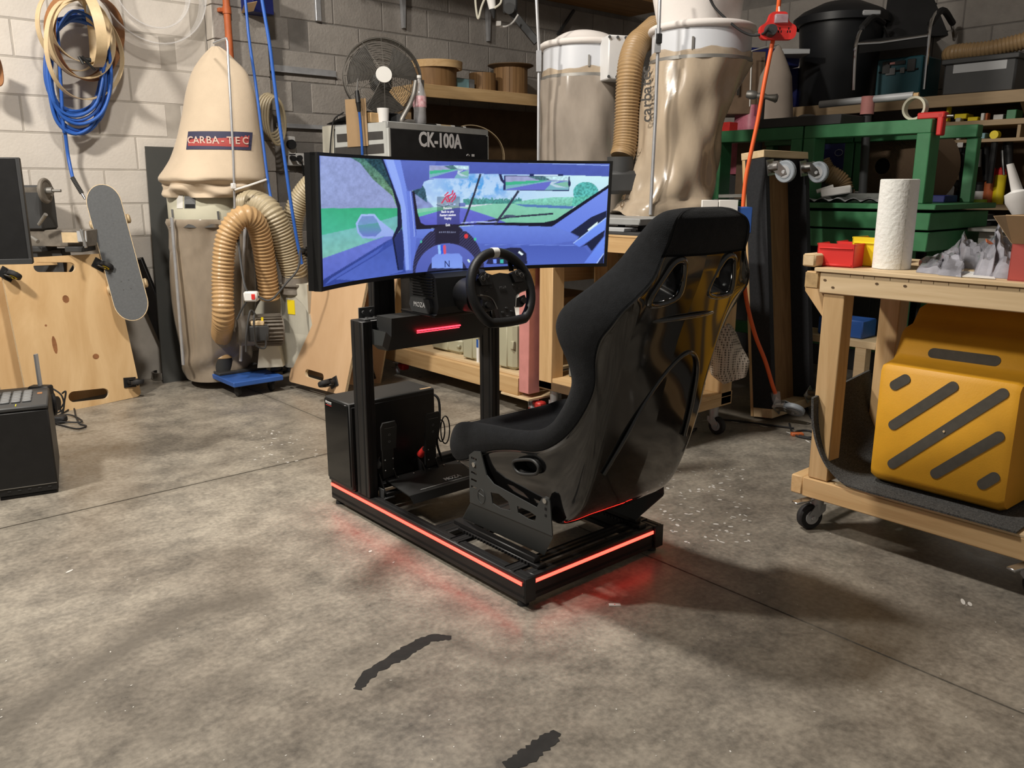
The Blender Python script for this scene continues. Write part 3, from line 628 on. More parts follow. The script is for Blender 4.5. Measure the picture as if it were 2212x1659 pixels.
def pedal(x, red):
    m = MB(); P = [(-.033, 0), (-.034, .10), (-.026, .118), (.026, .118), (.033, .10), (.028, 0)]
    U, V = Vector((1, 0, 0)), Vector((-.02, -.035, .125)).normalized(); N = U.cross(V)
    m.prism([(px, py) for px, py in P], (x, 2.475, .275), U, V, N*.006); pf = part(m, 'pedal_face', 'satin_black', ped, smooth=20)
    O = Vector((x, 2.475, .275))
    mm = MB(); mm.bar(O+V*.095-U*.02+N*.0065, O+V*.095+U*.022+N*.0065, .002, .001); part(mm, 'print_line', 'dull_steel', pf)
    for q in (.035, .065): mm = MB(); mm.torus(O+V*q+N*.0062, N, .004, .0008, 14, 5); part(mm, 'screw_hole', 'mid_grey', pf)
    mm = MB(); mm.bar((x+.002, 2.49, .30), (x+.012, 2.505, .155), .05, .012, (0, 1, 0), .002)
    for sx in (-.017, .017):
        for q in (.28, .23, .19): mm.sphere((x+.006+sx, 2.484, q), .0028, n=8, m=5, mi=1)
    part(mm, 'pedal_arm', ['satin_black', 'steel'], ped)
    mm = MB(); mm.prism([(2.46, .11), (2.56, .11), (2.56, .15), (2.53, .19), (2.50, .175)], (x-.03, 0, 0), (0, 1, 0), (0, 0, 1), (.005, 0, 0)); part(mm, 'pedal_bracket', 'black_metal', ped, smooth=20); mm = MB(); mm.prism([(2.46, .11), (2.56, .11), (2.56, .15), (2.53, .19), (2.50, .175)], (x+.035, 0, 0), (0, 1, 0), (0, 0, 1), (.005, 0, 0))
    part(mm, 'pedal_bracket', 'black_metal', ped, smooth=20)
    mm = MB(); mm.cyl((x-.005, 2.50, .235), (x-.025, 2.565, .165), .012, .014, 12); mm.cyl((x-.008, 2.51, .224), (x-.014, 2.535, .198), .015, n=12, mi=1); part(mm, 'spring', ['black_plastic', 'red_plastic' if red else 'mid_grey'], ped)
pedal(1.555, False); pedal(1.748, True)
m = MB(); m.box(1.53, 2.46, .097, 2.03, 2.485, .112, .002); m.box(1.53, 2.555, .097, 2.03, 2.58, .112, .002); part(m, 'base_rail', 'black_metal', ped)
# ------------------------------------------------------------------ computer tower on the rig
pc = thing('computer_tower', 'black computer tower sitting across the front end of the red-lit rig', 'computer', (1.655, 2.675, RZ1))
m = MB(); m.box(1.462, 2.587, RZ1+.003, 1.845, 2.766, .436, .004); case = part(m, 'case', 'satin_black', pc)
m = MB(); m.box(1.458, 2.592, .115, 1.462, 2.762, .428, .001); fr = part(m, 'front_panel', 'smoked_glass', pc)
m = MB(); m.box(1.4572, 2.742, .412, 1.4582, 2.752, .421); m.box(1.4572, 2.708, .414, 1.4582, 2.740, .4195); m.box(1.4572, 2.708, .4095, 1.4582, 2.74, .4105); part(m, 'logo', 'white_print', fr)
m = MB(); m.box(1.4572, 2.708, .404, 1.4582, 2.75, .4055); part(m, 'logo_line', 'red_plastic', fr)
m = MB(); m.box(1.79, 2.60, .4362, 1.84, 2.612, .4368); part(m, 'sticker', 'cardboard', pc)
m = MB(); m.box(1.47, 2.585, .12, 1.84, 2.587, .42, .0008); part(m, 'side_panel', 'black_plastic', pc)
m = MB(); m.tube(catmull([Vector((1.845, 2.66, .39)), Vector((1.875, 2.65, .395)), Vector((1.895, 2.63, .37)), Vector((1.89, 2.62, .28)), Vector((1.875, 2.62, .2)), Vector((1.90, 2.62, .115))], 8), .005, 8)
m.cyl((1.845, 2.66, .39), (1.868, 2.655, .393), .009, n=10)
for r_, q in ((.035, 0.0), (.045, .02)): m.tube([Vector((1.905+q+r_*.5*math.cos(t/20*6.283), 2.63, .24+r_*1.3*math.sin(t/20*6.283))) for t in range(20)], .0028, 6, True)
solo(m, 'cable', 'black_rubber', 'black plug and looped cables at the back of the rig computer', 'cable')
# ================================================================== curved monitor; the game picture is drawn by numpy and stored on the screen's own fine mesh
MX, MH, MC, SAG, MZ0, MZ1 = 1.779, 0.614, 2.385, 0.19, 0.905, 1.299
MR = (MH*MH+SAG*SAG)/(2*SAG); TH = math.asin(MH/MR)
def arc(t, z, off=0.0):                # t in -1..1 along the curve, off towards the driver
    a = t*TH; r = MR-off; lean = -0.018*(z-MZ0)/(MZ1-MZ0)
    return Vector((MX + r*math.sin(a), MC - MR + r*math.cos(a) + lean, z))
def s2l(c): return tuple(((x/255)/12.92 if x <= 10 else (((x/255)+.055)/1.055)**2.4) for x in c)
PW, PH = 1106, 503                      # half of the 2212 x 1005 drawing frame
IMG = np.zeros((PH, PW, 3), np.float32)
YY, XX = np.mgrid[0:PH, 0:PW].astype(np.float32)*2
rs = np.random.RandomState(4)
def noise(s, seed):
    r = np.random.RandomState(seed); a = r.rand(int(PH*2/s)+3, int(PW*2/s)+3); y, x = YY/s, XX/s; i, j = y.astype(int), x.astype(int); fy, fx = y-i, x-j
    return (a[i, j]*(1-fy)*(1-fx)+a[i+1, j]*fy*(1-fx)+a[i, j+1]*(1-fy)*fx+a[i+1, j+1]*fy*fx).astype(np.float32)
N1, N2, N3 = noise(60, 1), noise(22, 2), noise(8, 3)
def mask(P):
    m = np.zeros((PH, PW), bool)
    for i in range(len(P)):
        (x1, y1), (x2, y2) = P[i], P[i-1]
        if y1 == y2: continue
        m ^= ((y1 > YY) != (y2 > YY)) & (XX < (x2-x1)*(YY-y1)/(y2-y1)+x1)
    return m
def fill(P, c, c2=None, ax=1, a=1.0, nz=0.0, nf=None, clip=None):
    m = mask(P) if not isinstance(P, np.ndarray) else P
    if clip is not None: m = m & clip
    if not m.any(): return
    l1 = np.array(s2l(c)); col = np.broadcast_to(l1, (PH, PW, 3)).copy()
    if c2 is not None:
        q = YY if ax == 1 else XX; lo, hi = q[m].min(), q[m].max(); k = ((q-lo)/max(1, hi-lo))[..., None]; col = l1*(1-k)+np.array(s2l(c2))*k
    if nz: col = col*(1+nz*((nf if nf is not None else N2)[..., None]-.5)*2)
    IMG[m] = IMG[m]*(1-a) + col[m]*a
def line(pts, w, c, c2=None):
    for (x1, y1), (x2, y2) in zip(pts, pts[1:]):
        L = math.hypot(x2-x1, y2-y1); dx, dy = -(y2-y1)/L*w/2, (x2-x1)/L*w/2
        fill([(x1+dx, y1+dy), (x2+dx, y2+dy), (x2-dx, y2-dy), (x1-dx, y1-dy)], c)
def disc(x, y, rx, ry, c, **k): fill(((XX-x)/rx)**2+((YY-y)/ry)**2 < 1, c, **k)
fill([(0,0),(2212,0),(2212,1005),(0,1005)], (92,114,200), (80,98,180), nz=.05)
# view through the side window
fill([(40,45),(620,45),(640,600),(40,960)], (150,163,214), (140,150,190), nz=.22, nf=N2*.6+N3*.4)
fill([(230,50),(500,50),(560,230),(625,430),(612,470),(560,345),(420,225),(330,110)], (66,112,108), (120,160,120), nz=.75, nf=N3*.6+N2*.4)
fill([(330,50),(500,50),(545,220),(590,340),(480,190)], (40,72,84), nz=.6, nf=N3)
fill([(40,435),(640,432),(640,480),(480,525),(330,570),(40,632)], (58,172,126), (74,184,148), nz=.07)
fill([(40,632),(330,568),(640,478),(640,600),(50,800)], (112,184,190), (126,190,176), nz=.12)
fill([(40,805),(300,712),(600,605),(600,690),(50,960)], (112,126,214), (88,104,196), nz=.08)
fill([(60,955),(270,830),(500,685),(600,635),(660,900),(60,1000)], (62,84,172), (52,70,150), nz=.12, nf=N3)
for k in range(46):
    t = k/46; x = 66+t*520; y = 960-t*325; line([(x-9+6*t, y+32-22*t), (x+9-5*t, y-18+12*t)], 6-4*t, (44,60,132))
for k in range(60):
    t = k/60; x = 80+t*380; line([(x, 985-t*230), (x+40, 940-t*235)], 3, (78,100,190))
fill([(150,950),(420,790),(560,700),(600,690),(640,890),(400,960)], (74,96,182), (84,106,196), nz=.06)
fill([(296,545),(334,480),(432,476),(468,520),(574,602),(566,638),(492,640),(440,657),(345,652),(310,612)], (166,190,244), (150,172,236))
fill([(312,546),(342,492),(424,489),(450,520),(484,598),(438,640),(352,640),(322,604)], (120,146,206), (112,170,196), nz=.1)
fill([(312,560),(458,540),(484,598),(438,640),(352,640),(322,604)], (88,160,160), (110,124,206))
# windscreen
W = mask([(700,300),(790,240),(835,225),(1120,180),(2132,202),(2132,275),(1720,566),(1200,556),(900,580),(735,588)])
fill(W, (176,208,248), (206,236,250))
m = W & (YY < 420) & (XX < 1700)
k = np.clip((N1*.55+N2*.3+N3*.15-.42)*5, 0, 1)*np.exp(-((XX-1180)/230)**2-((YY-270)/85)**2)*1.6
IMG[m] = (IMG*(1-np.clip(k, 0, 1)[..., None]) + np.array(s2l((64,160,232)))*np.clip(k, 0, 1)[..., None])[m]
k = np.clip((N1*.6+N2*.4-.45)*3, 0, 1); m = W & (YY < 400) & (XX < 1400); IMG[m] = (IMG*(1-.45*k[..., None]) + np.array(s2l((150,182,236)))*.45*k[..., None])[m]
k = np.clip((XX-1450)/450, 0, 1)*np.clip(1-(YY-200)/260, 0, 1); m = W; IMG[m] = (IMG*(1-.75*k[..., None]) + np.array(s2l((216,255,252)))*.75*k[..., None])[m]
fill([(720,330),(790,350),(860,425),(870,450),(725,450)], (136,150,204), nz=.2, clip=W)
fill([(705,285),(770,250),(800,300),(815,395),(745,345),(715,325)], (52,92,112), nz=.6, nf=N3, clip=W)
tree = (YY > 378-26*N3) & (YY < 412) & (XX > 1075) & (XX < 1500); fill(tree, (74,146,142), nz=.4, nf=N3, clip=W)
fill([(1440,392),(1560,372),(1720,356),(1910,352),(1880,425),(1480,415)], (140,214,196), (116,190,166), nz=.25, nf=N3, clip=W)
fill([(735,440),(900,425),(1080,420),(1300,402),(1480,402),(1880,436),(1720,560),(1400,560),(735,560)], (136,206,180), (126,196,166), nz=.06, clip=W)
fill([(1440,404),(1880,420),(1860,440),(1520,424)], (86,124,186), clip=W)
disc(1962, 322, 92, 78, (86,178,174), nz=.5, nf=N3, clip=W); fill([(1870,360),(2060,330),(1900,420),(1860,420)], (96,190,172), nz=.4, nf=N3, clip=W)
fill([(745,500),(900,455),(1040,430),(1110,440),(1290,500),(1440,560),(750,560)], (104,112,212), (92,98,200), nz=.06, clip=W)
fill([(745,500),(900,452),(935,440),(745,470)], (98,196,160), clip=W)
fill([(960,432),(1130,412),(1300,402),(1130,425)], (220,226,240), clip=W); fill([(1045,395),(1090,395),(1090,425),(1045,425)], (108,124,190), clip=W)
line([(880,410),(930,425),(1000,405)], 5, (90,104,150)); line([(880,398),(1000,412)], 4, (230,235,250))
# gasket, roof, pillars
fill([(698,312),(722,312),(745,470),(768,540),(800,556),(1000,552),(1300,540),(1650,540),(1740,520),(2132,262),(2132,292),(1770,545),(1715,570),(1300,556),(1150,554),(900,578),(733,590)], (22,24,44))
fill([(560,45),(2132,45),(2132,206),(1960,200),(1120,184),(835,228),(600,110)], (84,102,190), (76,92,176), nz=.05)
fill([(880,80),(1370,94),(1370,100),(880,88)], (176,200,250)); fill([(1370,96),(2130,122),(2130,128),(1370,102)], (150,176,244))
fill([(600,95),(884,80),(838,225),(792,243),(772,288),(680,312),(640,210)], (94,112,196), (78,92,170), nz=.04)
fill([(655,235),(838,225),(792,243),(772,288),(690,312)], (84,98,178))
fill([(470,50),(510,50),(560,240),(612,370),(634,520),(630,575),(575,655),(590,690),(640,880),(600,885),(560,650),(600,560),(596,430),(545,240)], (22,30,62))
fill([(575,655),(632,575),(650,720),(640,880),(610,885)], (40,52,110))
fill([(486,50),(612,50),(655,250),(690,420),(712,590),(728,880),(656,885),(640,640),(622,420),(560,250)], (122,148,238), (112,136,226))
fill([(500,50),(560,50),(620,250),(660,440),(684,880),(662,882),(640,620),(622,420),(566,250)], (150,176,250), (140,166,246))
fill([(662,312),(700,312),(735,590),(745,880),(700,880),(690,600)], (104,128,222), (96,118,212))
line([(690,312),(712,500),(722,640)], 4, (170,192,252)); line([(706,318),(722,470),(736,640)], 3, (60,74,150))
# dash
fill([(735,590),(900,580),(1200,556),(1720,568),(1830,600),(1930,660),(1700,700),(1220,690),(735,660)], (110,136,226), (92,114,206), nz=.03)
fill([(735,650),(1220,690),(1700,700),(1930,660),(2010,760),(2090,840),(720,880)], (88,108,198), (80,100,186), nz=.04)
fill([(1490,702),(1940,705),(2000,770),(2080,840),(1530,835)], (76,96,184), (84,106,196))
line([(1230,700),(1500,700),(1930,704)], 3, (120,146,232))
fill([(1720,566),(2132,285),(2112,470),(2000,520),(1850,610)], (120,146,240), (104,130,228))
fill([(1850,608),(2000,500),(2112,452),(2112,505),(1930,640),(1880,690),(1915,640)], (30,36,66)); fill([(1975,590),(2050,530),(2045,560),(1985,605)], (230,250,245))
fill([(1930,715),(2100,590),(2090,640),(2005,745),(1970,700)], (28,34,64))
fill([(1872,688),(2112,500),(2100,592),(1915,716)], (120,156,250), (104,136,240)); line([(1872,688),(2112,502)], 6, (176,204,255))
fill([(1950,830),(2100,635),(2092,760),(2040,835)], (112,150,248), (104,134,238)); line([(2040,835),(2092,762)], 5, (190,214,255)); fill([(2045,840),(2092,768),(2088,840)], (30,36,66))
# mirrors
def mini(x0, y0, x1, y1):
    q = lambda a, b: (x0+(x1-x0)*a, y0+(y1-y0)*b)
    fill([q(0,0),q(1,0),q(1,1),q(0,1)], (158,164,206), nz=.12); fill([q(.62,0),q(1,0),q(1,.3),q(.62,.22)], (196,232,240), nz=.3, nf=N3); fill([q(.35,0),q(.62,0),q(.72,.3),q(.5,.25)], (80,120,130), nz=.5, nf=N3)
    fill([q(0,.40),q(.5,.30),q(.66,.28),q(.45,.5),q(0,.66)], (66,182,142)); fill([q(0,.66),q(.45,.48),q(.66,.3),q(1,.35),q(1,1),q(0,1)], (124,180,196)); fill([q(0,.95),q(.45,.55),q(.72,.36),q(.95,.35),q(.7,.62),q(.62,1),q(0,1)], (104,112,206))
    fill([q(.72,.4),q(.86,.34),q(.75,.55),q(.9,.75),q(1,.85),q(.8,.8),q(.7,.58)], (190,214,230)); fill([q(.78,.52),q(.97,.42),q(1,.5),q(1,.8),q(.85,.68)], (130,190,170))
fill([(1332,190),(1352,190),(1372,250),(1372,262),(1345,235)], (36,42,84)); fill([(1555,185),(1585,185),(1585,200),(1555,200)], (34,42,92)); fill([(1760,188),(1800,188),(1800,204),(1760,204)], (34,42,92)); fill([(1590,190),(1760,194),(1760,200),(1590,198)], (220,240,255))
mini(830, 126, 1116, 221); line([(830,126),(1116,129),(1113,221),(830,219),(830,126)], 3, (150,172,236))
fill([(1370,196),(1848,206),(1840,312),(1364,304)], (40,46,98)); mini(1382, 205, 1838, 303); disc(1843, 256, 10, 24, (36,42,84))
line([(1200,186),(1155,330),(1075,550)], 15, (48,54,74)); line([(1476,308),(1400,420),(1306,548)], 17, (52,58,80)); line([(1170,546),(1400,500),(1725,474)], 13, (46,52,76)); disc(1410, 492, 46, 10, (70,80,110))
line([(1060,540),(1180,534),(1320,535)], 5, (190,210,250))
# wheel in the game
fill((((XX-968)/258)**2+((YY-888)/330)**2 < 1) & (YY > 600) | (((XX-966)/110)**2+((YY-612)/62)**2 < 1), (36,36,62), (46,48,84))
m = (((XX-968)/258)**2+((YY-888)/330)**2 < 1) & (YY > 600) & (((XX+YY) % 22) < 7) & ((XX < 870) | (XX > 1045)); fill(m, (62,64,104))
fill((((XX-960)/232)**2+((YY-915)/226)**2 < 1), (92,106,192), (80,94,176)); fill((((XX-960)/150)**2+((YY-925)/152)**2 < 1), (44,48,84))
fill([(848,795),(882,765),(1046,762),(1068,790),(1072,870),(848,870)], (122,150,236), (130,160,242))
for i, c in enumerate(((150,196,255),(50,96,220),(214,86,110))): fill([(890+19*i,704),(909+19*i,700),(914+19*i,764),(895+19*i,768)], c)
for x in range(9): fill([(900+14*x,604),(908+14*x,604),(908+14*x,613),(900+14*x,613)], (170,178,220))
disc(1096, 637, 14, 16, (226,60,66)); disc(770, 678, 8, 10, (70,196,160)); disc(1161, 659, 9, 11, (70,196,160)); line([(1108,806),(1122,826)], 12, (220,250,235))
fill([(1240,840),(1260,790),(1330,738),(1420,718),(1490,722),(1532,762),(1538,840)], (34,38,72)); line([(1476,750),(1505,772)], 14, (240,255,255))
for x, c in ((1290,(120,150,250)),(1340,(66,190,176)),(1400,(124,154,250))): fill([(x,806),(x+24,804),(x+26,832),(x+4,834)], c)
# menu
fill([(886,352),(1051,352),(1048,690),(872,690),(886,560)], (26,28,48), a=.52)
for pts in (((918,400),(950,352),(974,338)),((950,366),(962,392)),((978,392),(962,352),(996,330),(1000,304)),((968,388),(998,352),(1016,322)),((990,390),(1014,364),(1020,338)),((940,344),(968,318))): line(pts, 9, (214,42,86))
fill([(930,402),(1020,400),(1020,410),(930,411)], (170,186,232), a=.7, nz=.9, nf=N3)
IMG *= (1 + .03*(rs.rand(PH, PW, 1)-.5)*2).astype(np.float32)
def sample(u, v):
    x = (u-680)/.29837/2; y = (v-320)/.29851/2; i = min(PH-2, max(0, int(y))); j = min(PW-2, max(0, int(x))); fy, fx = min(1, max(0, y-i)), min(1, max(0, x-j))
    return IMG[i, j]*(1-fy)*(1-fx)+IMG[i+1, j]*fy*(1-fx)+IMG[i, j+1]*(1-fy)*fx+IMG[i+1, j+1]*fy*fx
def screen_mat():
    m = bpy.data.materials.new('game_picture'); m.use_nodes = True; t = m.node_tree; b = t.nodes['Principled BSDF']
    b.inputs['Base Color'].default_value = (.006, .006, .006, 1); b.inputs['Roughness'].default_value = .3
    a = nn(t, 'ShaderNodeAttribute', attribute_name='picture'); t.links.new(a.outputs['Color'], b.inputs['Emission Color']); b.inputs['Emission Strength'].default_value = 0.97
    MATS['game_picture'] = m
screen_mat()
mon = thing('curved_monitor', 'wide curved monitor showing a racing car cockpit above the steering wheel', 'monitor', (MX, 2.45, MZ0))
NU, NV = 520, 170; BT, BZ0, BZ1 = 0.982, 0.0125, 0.0095
gm = MB(); gm.grid(lambda a, b: arc((2*a-1)*BT, MZ0+BZ0+(MZ1-MZ0-BZ0-BZ1)*b, 0.0), NU, NV)
scr = part(gm, 'screen', 'game_picture', mon, 'screen with the cockpit of a racing car on a track', smooth=60)
col = scr.data.color_attributes.new('picture', 'FLOAT_COLOR', 'POINT'); buf = np.ones((NU*NV, 4), np.float32)
for i, p in enumerate(gm.v): buf[i, :3] = sample(*PROJ(p))
col.data.foreach_set('color', buf.ravel())
def bez(mb, t0, t1, z0, z1, o0, o1, n):
    vs = []; fs = []
    for i in range(n+1):
        t = t0+(t1-t0)*i/n; vs += [arc(t, z0, o0), arc(t, z0, o1), arc(t, z1, o1), arc(t, z1, o0)]
    for i in range(n): fs += [(4*i+k, 4*i+4+k, 4*i+4+(k+1) % 4, 4*i+(k+1) % 4)[::-1] for k in range(4)]
    fs += [(0, 1, 2, 3)[::-1], tuple(4*n+k for k in range(4))]; mb.add(vs, fs)
fr = MB(); bez(fr, -1, 1, MZ0, MZ0+BZ0, -.02, .004, 60); bez(fr, -1, 1, MZ1-BZ1, MZ1, -.02, .004, 60); bez(fr, -1, -BT, MZ0+BZ0, MZ1-BZ1, -.02, .004, 2); bez(fr, BT, 1, MZ0+BZ0, MZ1-BZ1, -.02, .004, 2)
part(fr, 'bezel', 'satin_black', mon, smooth=25)
bk = MB(); bez(bk, -1, 1, MZ0+.001, MZ1-.001, -.038, -.004, 60); part(bk, 'back_cover', 'black_plastic', mon, smooth=25)
bk = MB(); bk.box(1.56, 2.42, .98, 2.02, 2.546, 1.02, .003); bk.box(1.69, 2.40, .95, 1.89, 2.44, 1.15, .003); part(bk, 'mount_arm', 'black_metal', mon)
for k, sx in enumerate((-1, 1)):
    pass
mat('glow_text', (.5, .5, .5), .5, var=0, emit=(.9, .92, 1.0), es=.9); mat('glow_dark', (.02, .02, .03), .5, var=0, emit=(.02, .03, .12), es=1.0)
def on_screen(u, v, lift=.002):
    lo, hi = -1.0, 1.0; z = 1.1
    for _ in range(40):                 # walk along the curve until the pixel's ray meets it
        t = (lo+hi)/2; p = arc(t, z, lift); zz = PP(u, v, p, (math.sin(t*TH), math.cos(t*TH), 0))
        z = zz.z; uu, _v = PROJ(arc(t, z, lift))
        if uu < u: lo = t
        else: hi = t
    return arc(t, z, lift), Vector((math.cos(t*TH), -math.sin(t*TH), 0))
for body, u, v, s in (('Resume', 967, 449.5, .0115), ('Back to pits', 967, 457.3, .0115), ('Restart session', 967.5, 464.6, .0115), ('Replay', 967.5, 471.5, .0115), ('Exit', 967.5, 486, .0125)):
    p, d = on_screen(u, v); text(body, s, p, d, (0, 0, 1), 'glow_text', scr, depth=.0002, bold=.0002, wx=1.0)
p, d = on_screen(966, 571); text('N', .034, p, d, (0, 0, 1), 'glow_dark', scr, depth=.0002)
# ================================================================== left side: wall hangings, dust collector, boards
mat('clear_plastic', (0.85, 0.85, 0.86), 0.08, var=0, alpha=0.20, spec=0.8)
def bag_mat(name, c, a, r=.22):
    m = mat(name, c, r, var=.18, vs=7, spec=.6, alpha=a, coat=.5, stretch=(1, 1, .5)); return m
bag_mat('dusty_bag', (.30, .245, .185), .93); bag_mat('bag_film', (.46, .37, .27), .9, .25)
mat('drum_cream', (.62, .60, .47), .4, var=.05); mat('drum_white', (.60, .62, .66), .38, var=.04)
mat('motor_grey', (.17, .15, .125), .6, var=.25, vs=20); mat('housing_cream', (.52, .50, .42), .45, var=.10, vs=6)
mat('grip_tape', (.105, .11, .115), .95, var=.1, vs=90, bump=.3, bs=500); mat('slate', (.035, .037, .035), .8, var=.4, vs=5, c2=(.06, .06, .056))
mat('ply_face', (.70, .50, .275), .55, var=.06, vs=2.6, stretch=(1.0, 1.0, .3), c2=(.52, .32, .14), detail=8, distort=2.2)
mat('ply_face_b', (.60, .41, .245), .55, var=.06, vs=2.0, stretch=(1.0, 1.0, .3), c2=(.52, .33, .18), detail=7, distort=1.6)
mat('ply_edge', (.62, .48, .30), .7, var=.25, vs=40, stretch=(6, 6, 1)); mat('knot', (.27, .115, .045), .6, var=.3, vs=40)
mat('label_navy', (.035, .035, .075), .7, var=0); mat('label_red', (.36, .055, .05), .7, var=0); mat('label_text', (.62, .47, .40), .7, var=0)
def hose_mb(path, r, pitch=.016, amp=.09, n=20):
    P = resample(path, pitch/4); mb = MB(); mb.tube(P, [r*(1+amp*(1 if i % 4 in (0, 1) else -1)*.8) for i in range(len(P))], n); return mb
def hose(name, pts, r, m, label, pitch=.016, amp=.07, cat='hose', group=None, n=20):
    return solo(hose_mb(catmull(pts, 14), r, pitch, amp, n), name, m, label, cat, group, smooth=75)
def castor(parent, p, N, wdir, R=.03, wm='black_rubber', fm='black_plastic', wid=.024, plate=.035, hubm=None, ax=None, h=None, label=None):
    """castor whose plate sits at p on a face with outward normal N; the wheel trails along wdir"""
    N = Vector(N).normalized(); wdir = Vector(wdir); wdir = (wdir - N*wdir.dot(N)).normalized(); A = N.cross(wdir); p = Vector(p); h = h or R*1.55
    c = p + N*h + wdir*(R*.55); Rm = Matrix((wdir, A, N)).transposed()
    m = MB(); m.obox(p+N*.003, (plate*1.6, plate*1.3, .006), Rm, .001); m.cyl(p+N*.004, p+N*(h-R*.55), R*.55, R*.5, 14)
    for s in (-1, 1):
        a = wid/2+.004; m.prism([(-R*.5, h-R*1.0), (R*.35, h-R*1.0), (R*.9, h-.3*R), (R*.75, h+.3*R), (R*.3, h+.2*R), (-R*.5, h-R*.5)], p + A*(s*a-.0015), wdir, N, A*.003)
    f = part(m, 'castor', fm, parent, label, smooth=30)
    m = MB(); m.lathe([(0, -wid/2), (R*.62, -wid/2), (R*.66, -wid*.42), (R*.92, -wid*.46), (R, -wid*.3), (R, wid*.3), (R*.92, wid*.46), (R*.66, wid*.42), (R*.62, wid/2), (0, wid/2)], c, A, 24, 0)
    if hubm:
        k = len(m.f); m.lathe([(0, -wid*.56), (R*.55, -wid*.54), (R*.6, -wid*.4)], c, A, 20, 1); m.lathe([(R*.6, wid*.4), (R*.55, wid*.54), (0, wid*.56)], c, A, 20, 1); m.cyl(c-A*(wid*.8), c+A*(wid*.8), R*.16, n=10, mi=1)
    part(m, 'wheel', [wm, hubm] if hubm else wm, f, smooth=40); return f
# ------------------------------------------------------------------ blue air hose coil and its tail
path = []
for t in range(10):
    lft, rgt = 97+RN.uniform(-3, 14), 240-RN.uniform(-2, 26); top = 30+RN.uniform(-8, 18); bot = 288-RN.uniform(-3, 52)
    for k in range(10):
        a = 2*math.pi*k/10; sx, cx_ = math.sin(a), math.cos(a)
        u = (lft+rgt)/2 + (rgt-lft)/2*math.copysign(abs(sx)**.75, sx) + RN.uniform(-2, 2); v = (top+bot)/2 - (bot-top)/2*cx_
        path.append(PB(u, v, 5.41-.008*t+RN.uniform(-.006, .006)))
path += [PB(136, 262, 5.36), PB(141, 290, 5.38), PB(146, 330, 5.40), PB(152, 362, 5.38), PB(157, 384, 5.35)]
m = MB(); m.tube(catmull(path, 5), .0098, 8)
coil = thing('hose_coil', 'coiled blue air hose hanging on the white block wall behind the bentwood hoops', 'hose', PB(165, 290, 5.40))
part(m, 'hose', 'blue_hose', coil, smooth=80)
m = MB(); sp = catmull([PB(156, 383, 5.35), PB(166, 400, 5.33), PB(177, 418, 5.31)], 12); m.tube(sp, [.0135 if i % 2 else .011 for i in range(len(sp))], 10); part(m, 'strain_spring', 'dark_grey', coil)
m = MB(); m.cyl(sp[-1], PB(184, 430, 5.29), .009, .007, 10); part(m, 'coupling', 'chrome', coil)
hk = MB(); hk.tube([PB(190, 25, 5.47), PB(190, 25, 5.15), PB(190, 12, 5.13)], .009, 8); solo(hk, 'wall_hook', 'dull_steel', 'steel wall hook carrying the bentwood hoops and blue hose', 'hook')
def hoop(c, axis, R, w, th, m, label, name='bentwood_hoop', sq=1.0, gap=0.0, group=None, rollx=0):
    A = Vector(axis).normalized(); Xh = Vector((0, 0, 1)); Xh = (Xh-A*Xh.dot(A)).normalized(); Yh = A.cross(Xh); n = 56; vs = []; fs = []
    for i in range(n):
        a = 2*math.pi*i/n; r = R*(1+.02*math.sin(3*a+R*50)); wob = .012*math.sin(2*a+R*90)
        for rr, ww in ((r, -w/2), (r, w/2), (r-th, w/2), (r-th, -w/2)): vs.append(Vector(c)+Xh*(rr*math.cos(a))+Yh*(rr*sq*math.sin(a))+A*(ww+wob))
    for i in range(n): fs += [(4*i+k, 4*i+(k+1) % 4, 4*((i+1) % n)+(k+1) % 4, 4*((i+1) % n)+k) for k in range(4)]
    mb = MB(); mb.add(vs, fs); return solo(mb, name, m, label, 'hoop', group, smooth=50)
hoop(PB(181, 110, 5.28), (.48, -.87, -.10), .262, .030, .004, 'veneer', 'largest pale bentwood hoop, hanging lowest across the blue hose coil')
hoop(PB(178, 84, 5.27), (.42, -.88, -.2), .205, .042, .004, 'veneer', 'middle sized pale bentwood hoop nested inside the largest hoop')
hoop(PB(176, 66, 5.24), (.25, -.95, -.25), .165, .048, .004, 'veneer', 'small pale bentwood hoop nested behind the narrow upright hoop')
hoop(PB(204, 66, 5.18), (.98, -.18, .05), .187, .055, .004, 'veneer', 'narrow looking pale bentwood hoop turned nearly edge-on in front of the others')
hoop(PB(150, 66, 5.38), (.5, -.86, .0), .21, .03, .004, 'veneer', 'pale bentwood hoop furthest left behind the blue hose')
hoop(PB(187, 78, 5.33), (.45, -.89, -.28), .232, .085, .005, 'veneer_dark', 'wide reddish brown bentwood band behind the pale hoops')
hoop(PB(-26, 150, 5.30), (.62, -.78, .0), .085, .06, .005, 'veneer_dark', 'brown bent hoop cut by the left edge of the photo')
m = MB(); m.cyl(PB(176, 122, 5.16), PB(206, 152, 5.16), .010, .006, 10); m.cyl(PB(176, 128, 5.17), PB(196, 130, 5.17), .012, n=10); m.cyl(PB(170, 122, 5.17), PB(180, 138, 5.16), .008, n=8); solo(m, 'spring_clamp', 'black_plastic', 'small black spring clamp hanging among the bentwood hoops', 'clamp')
# clear acrylic hoop on the wall
m = MB()
for rr, w in ((.305, .11), (.215, .07)):
    c = PB(322, -22, 5.42); m.lathe([(rr, -w/2), (rr+.004, -w/2), (rr+.004, w/2), (rr, w/2), (rr, -w/2)], c+Vector((0, -.03, 0)), (0, 1, 0), 56); m.torus(c+Vector((0, -.03-w/2, 0)), (0, 1, 0), rr+.002, .005, 56, 8)
solo(m, 'clear_tubing_coil', 'clear_plastic', 'ring of clear plastic tubing on the wall right of the bentwood hoops', 'tubing', smooth=60)
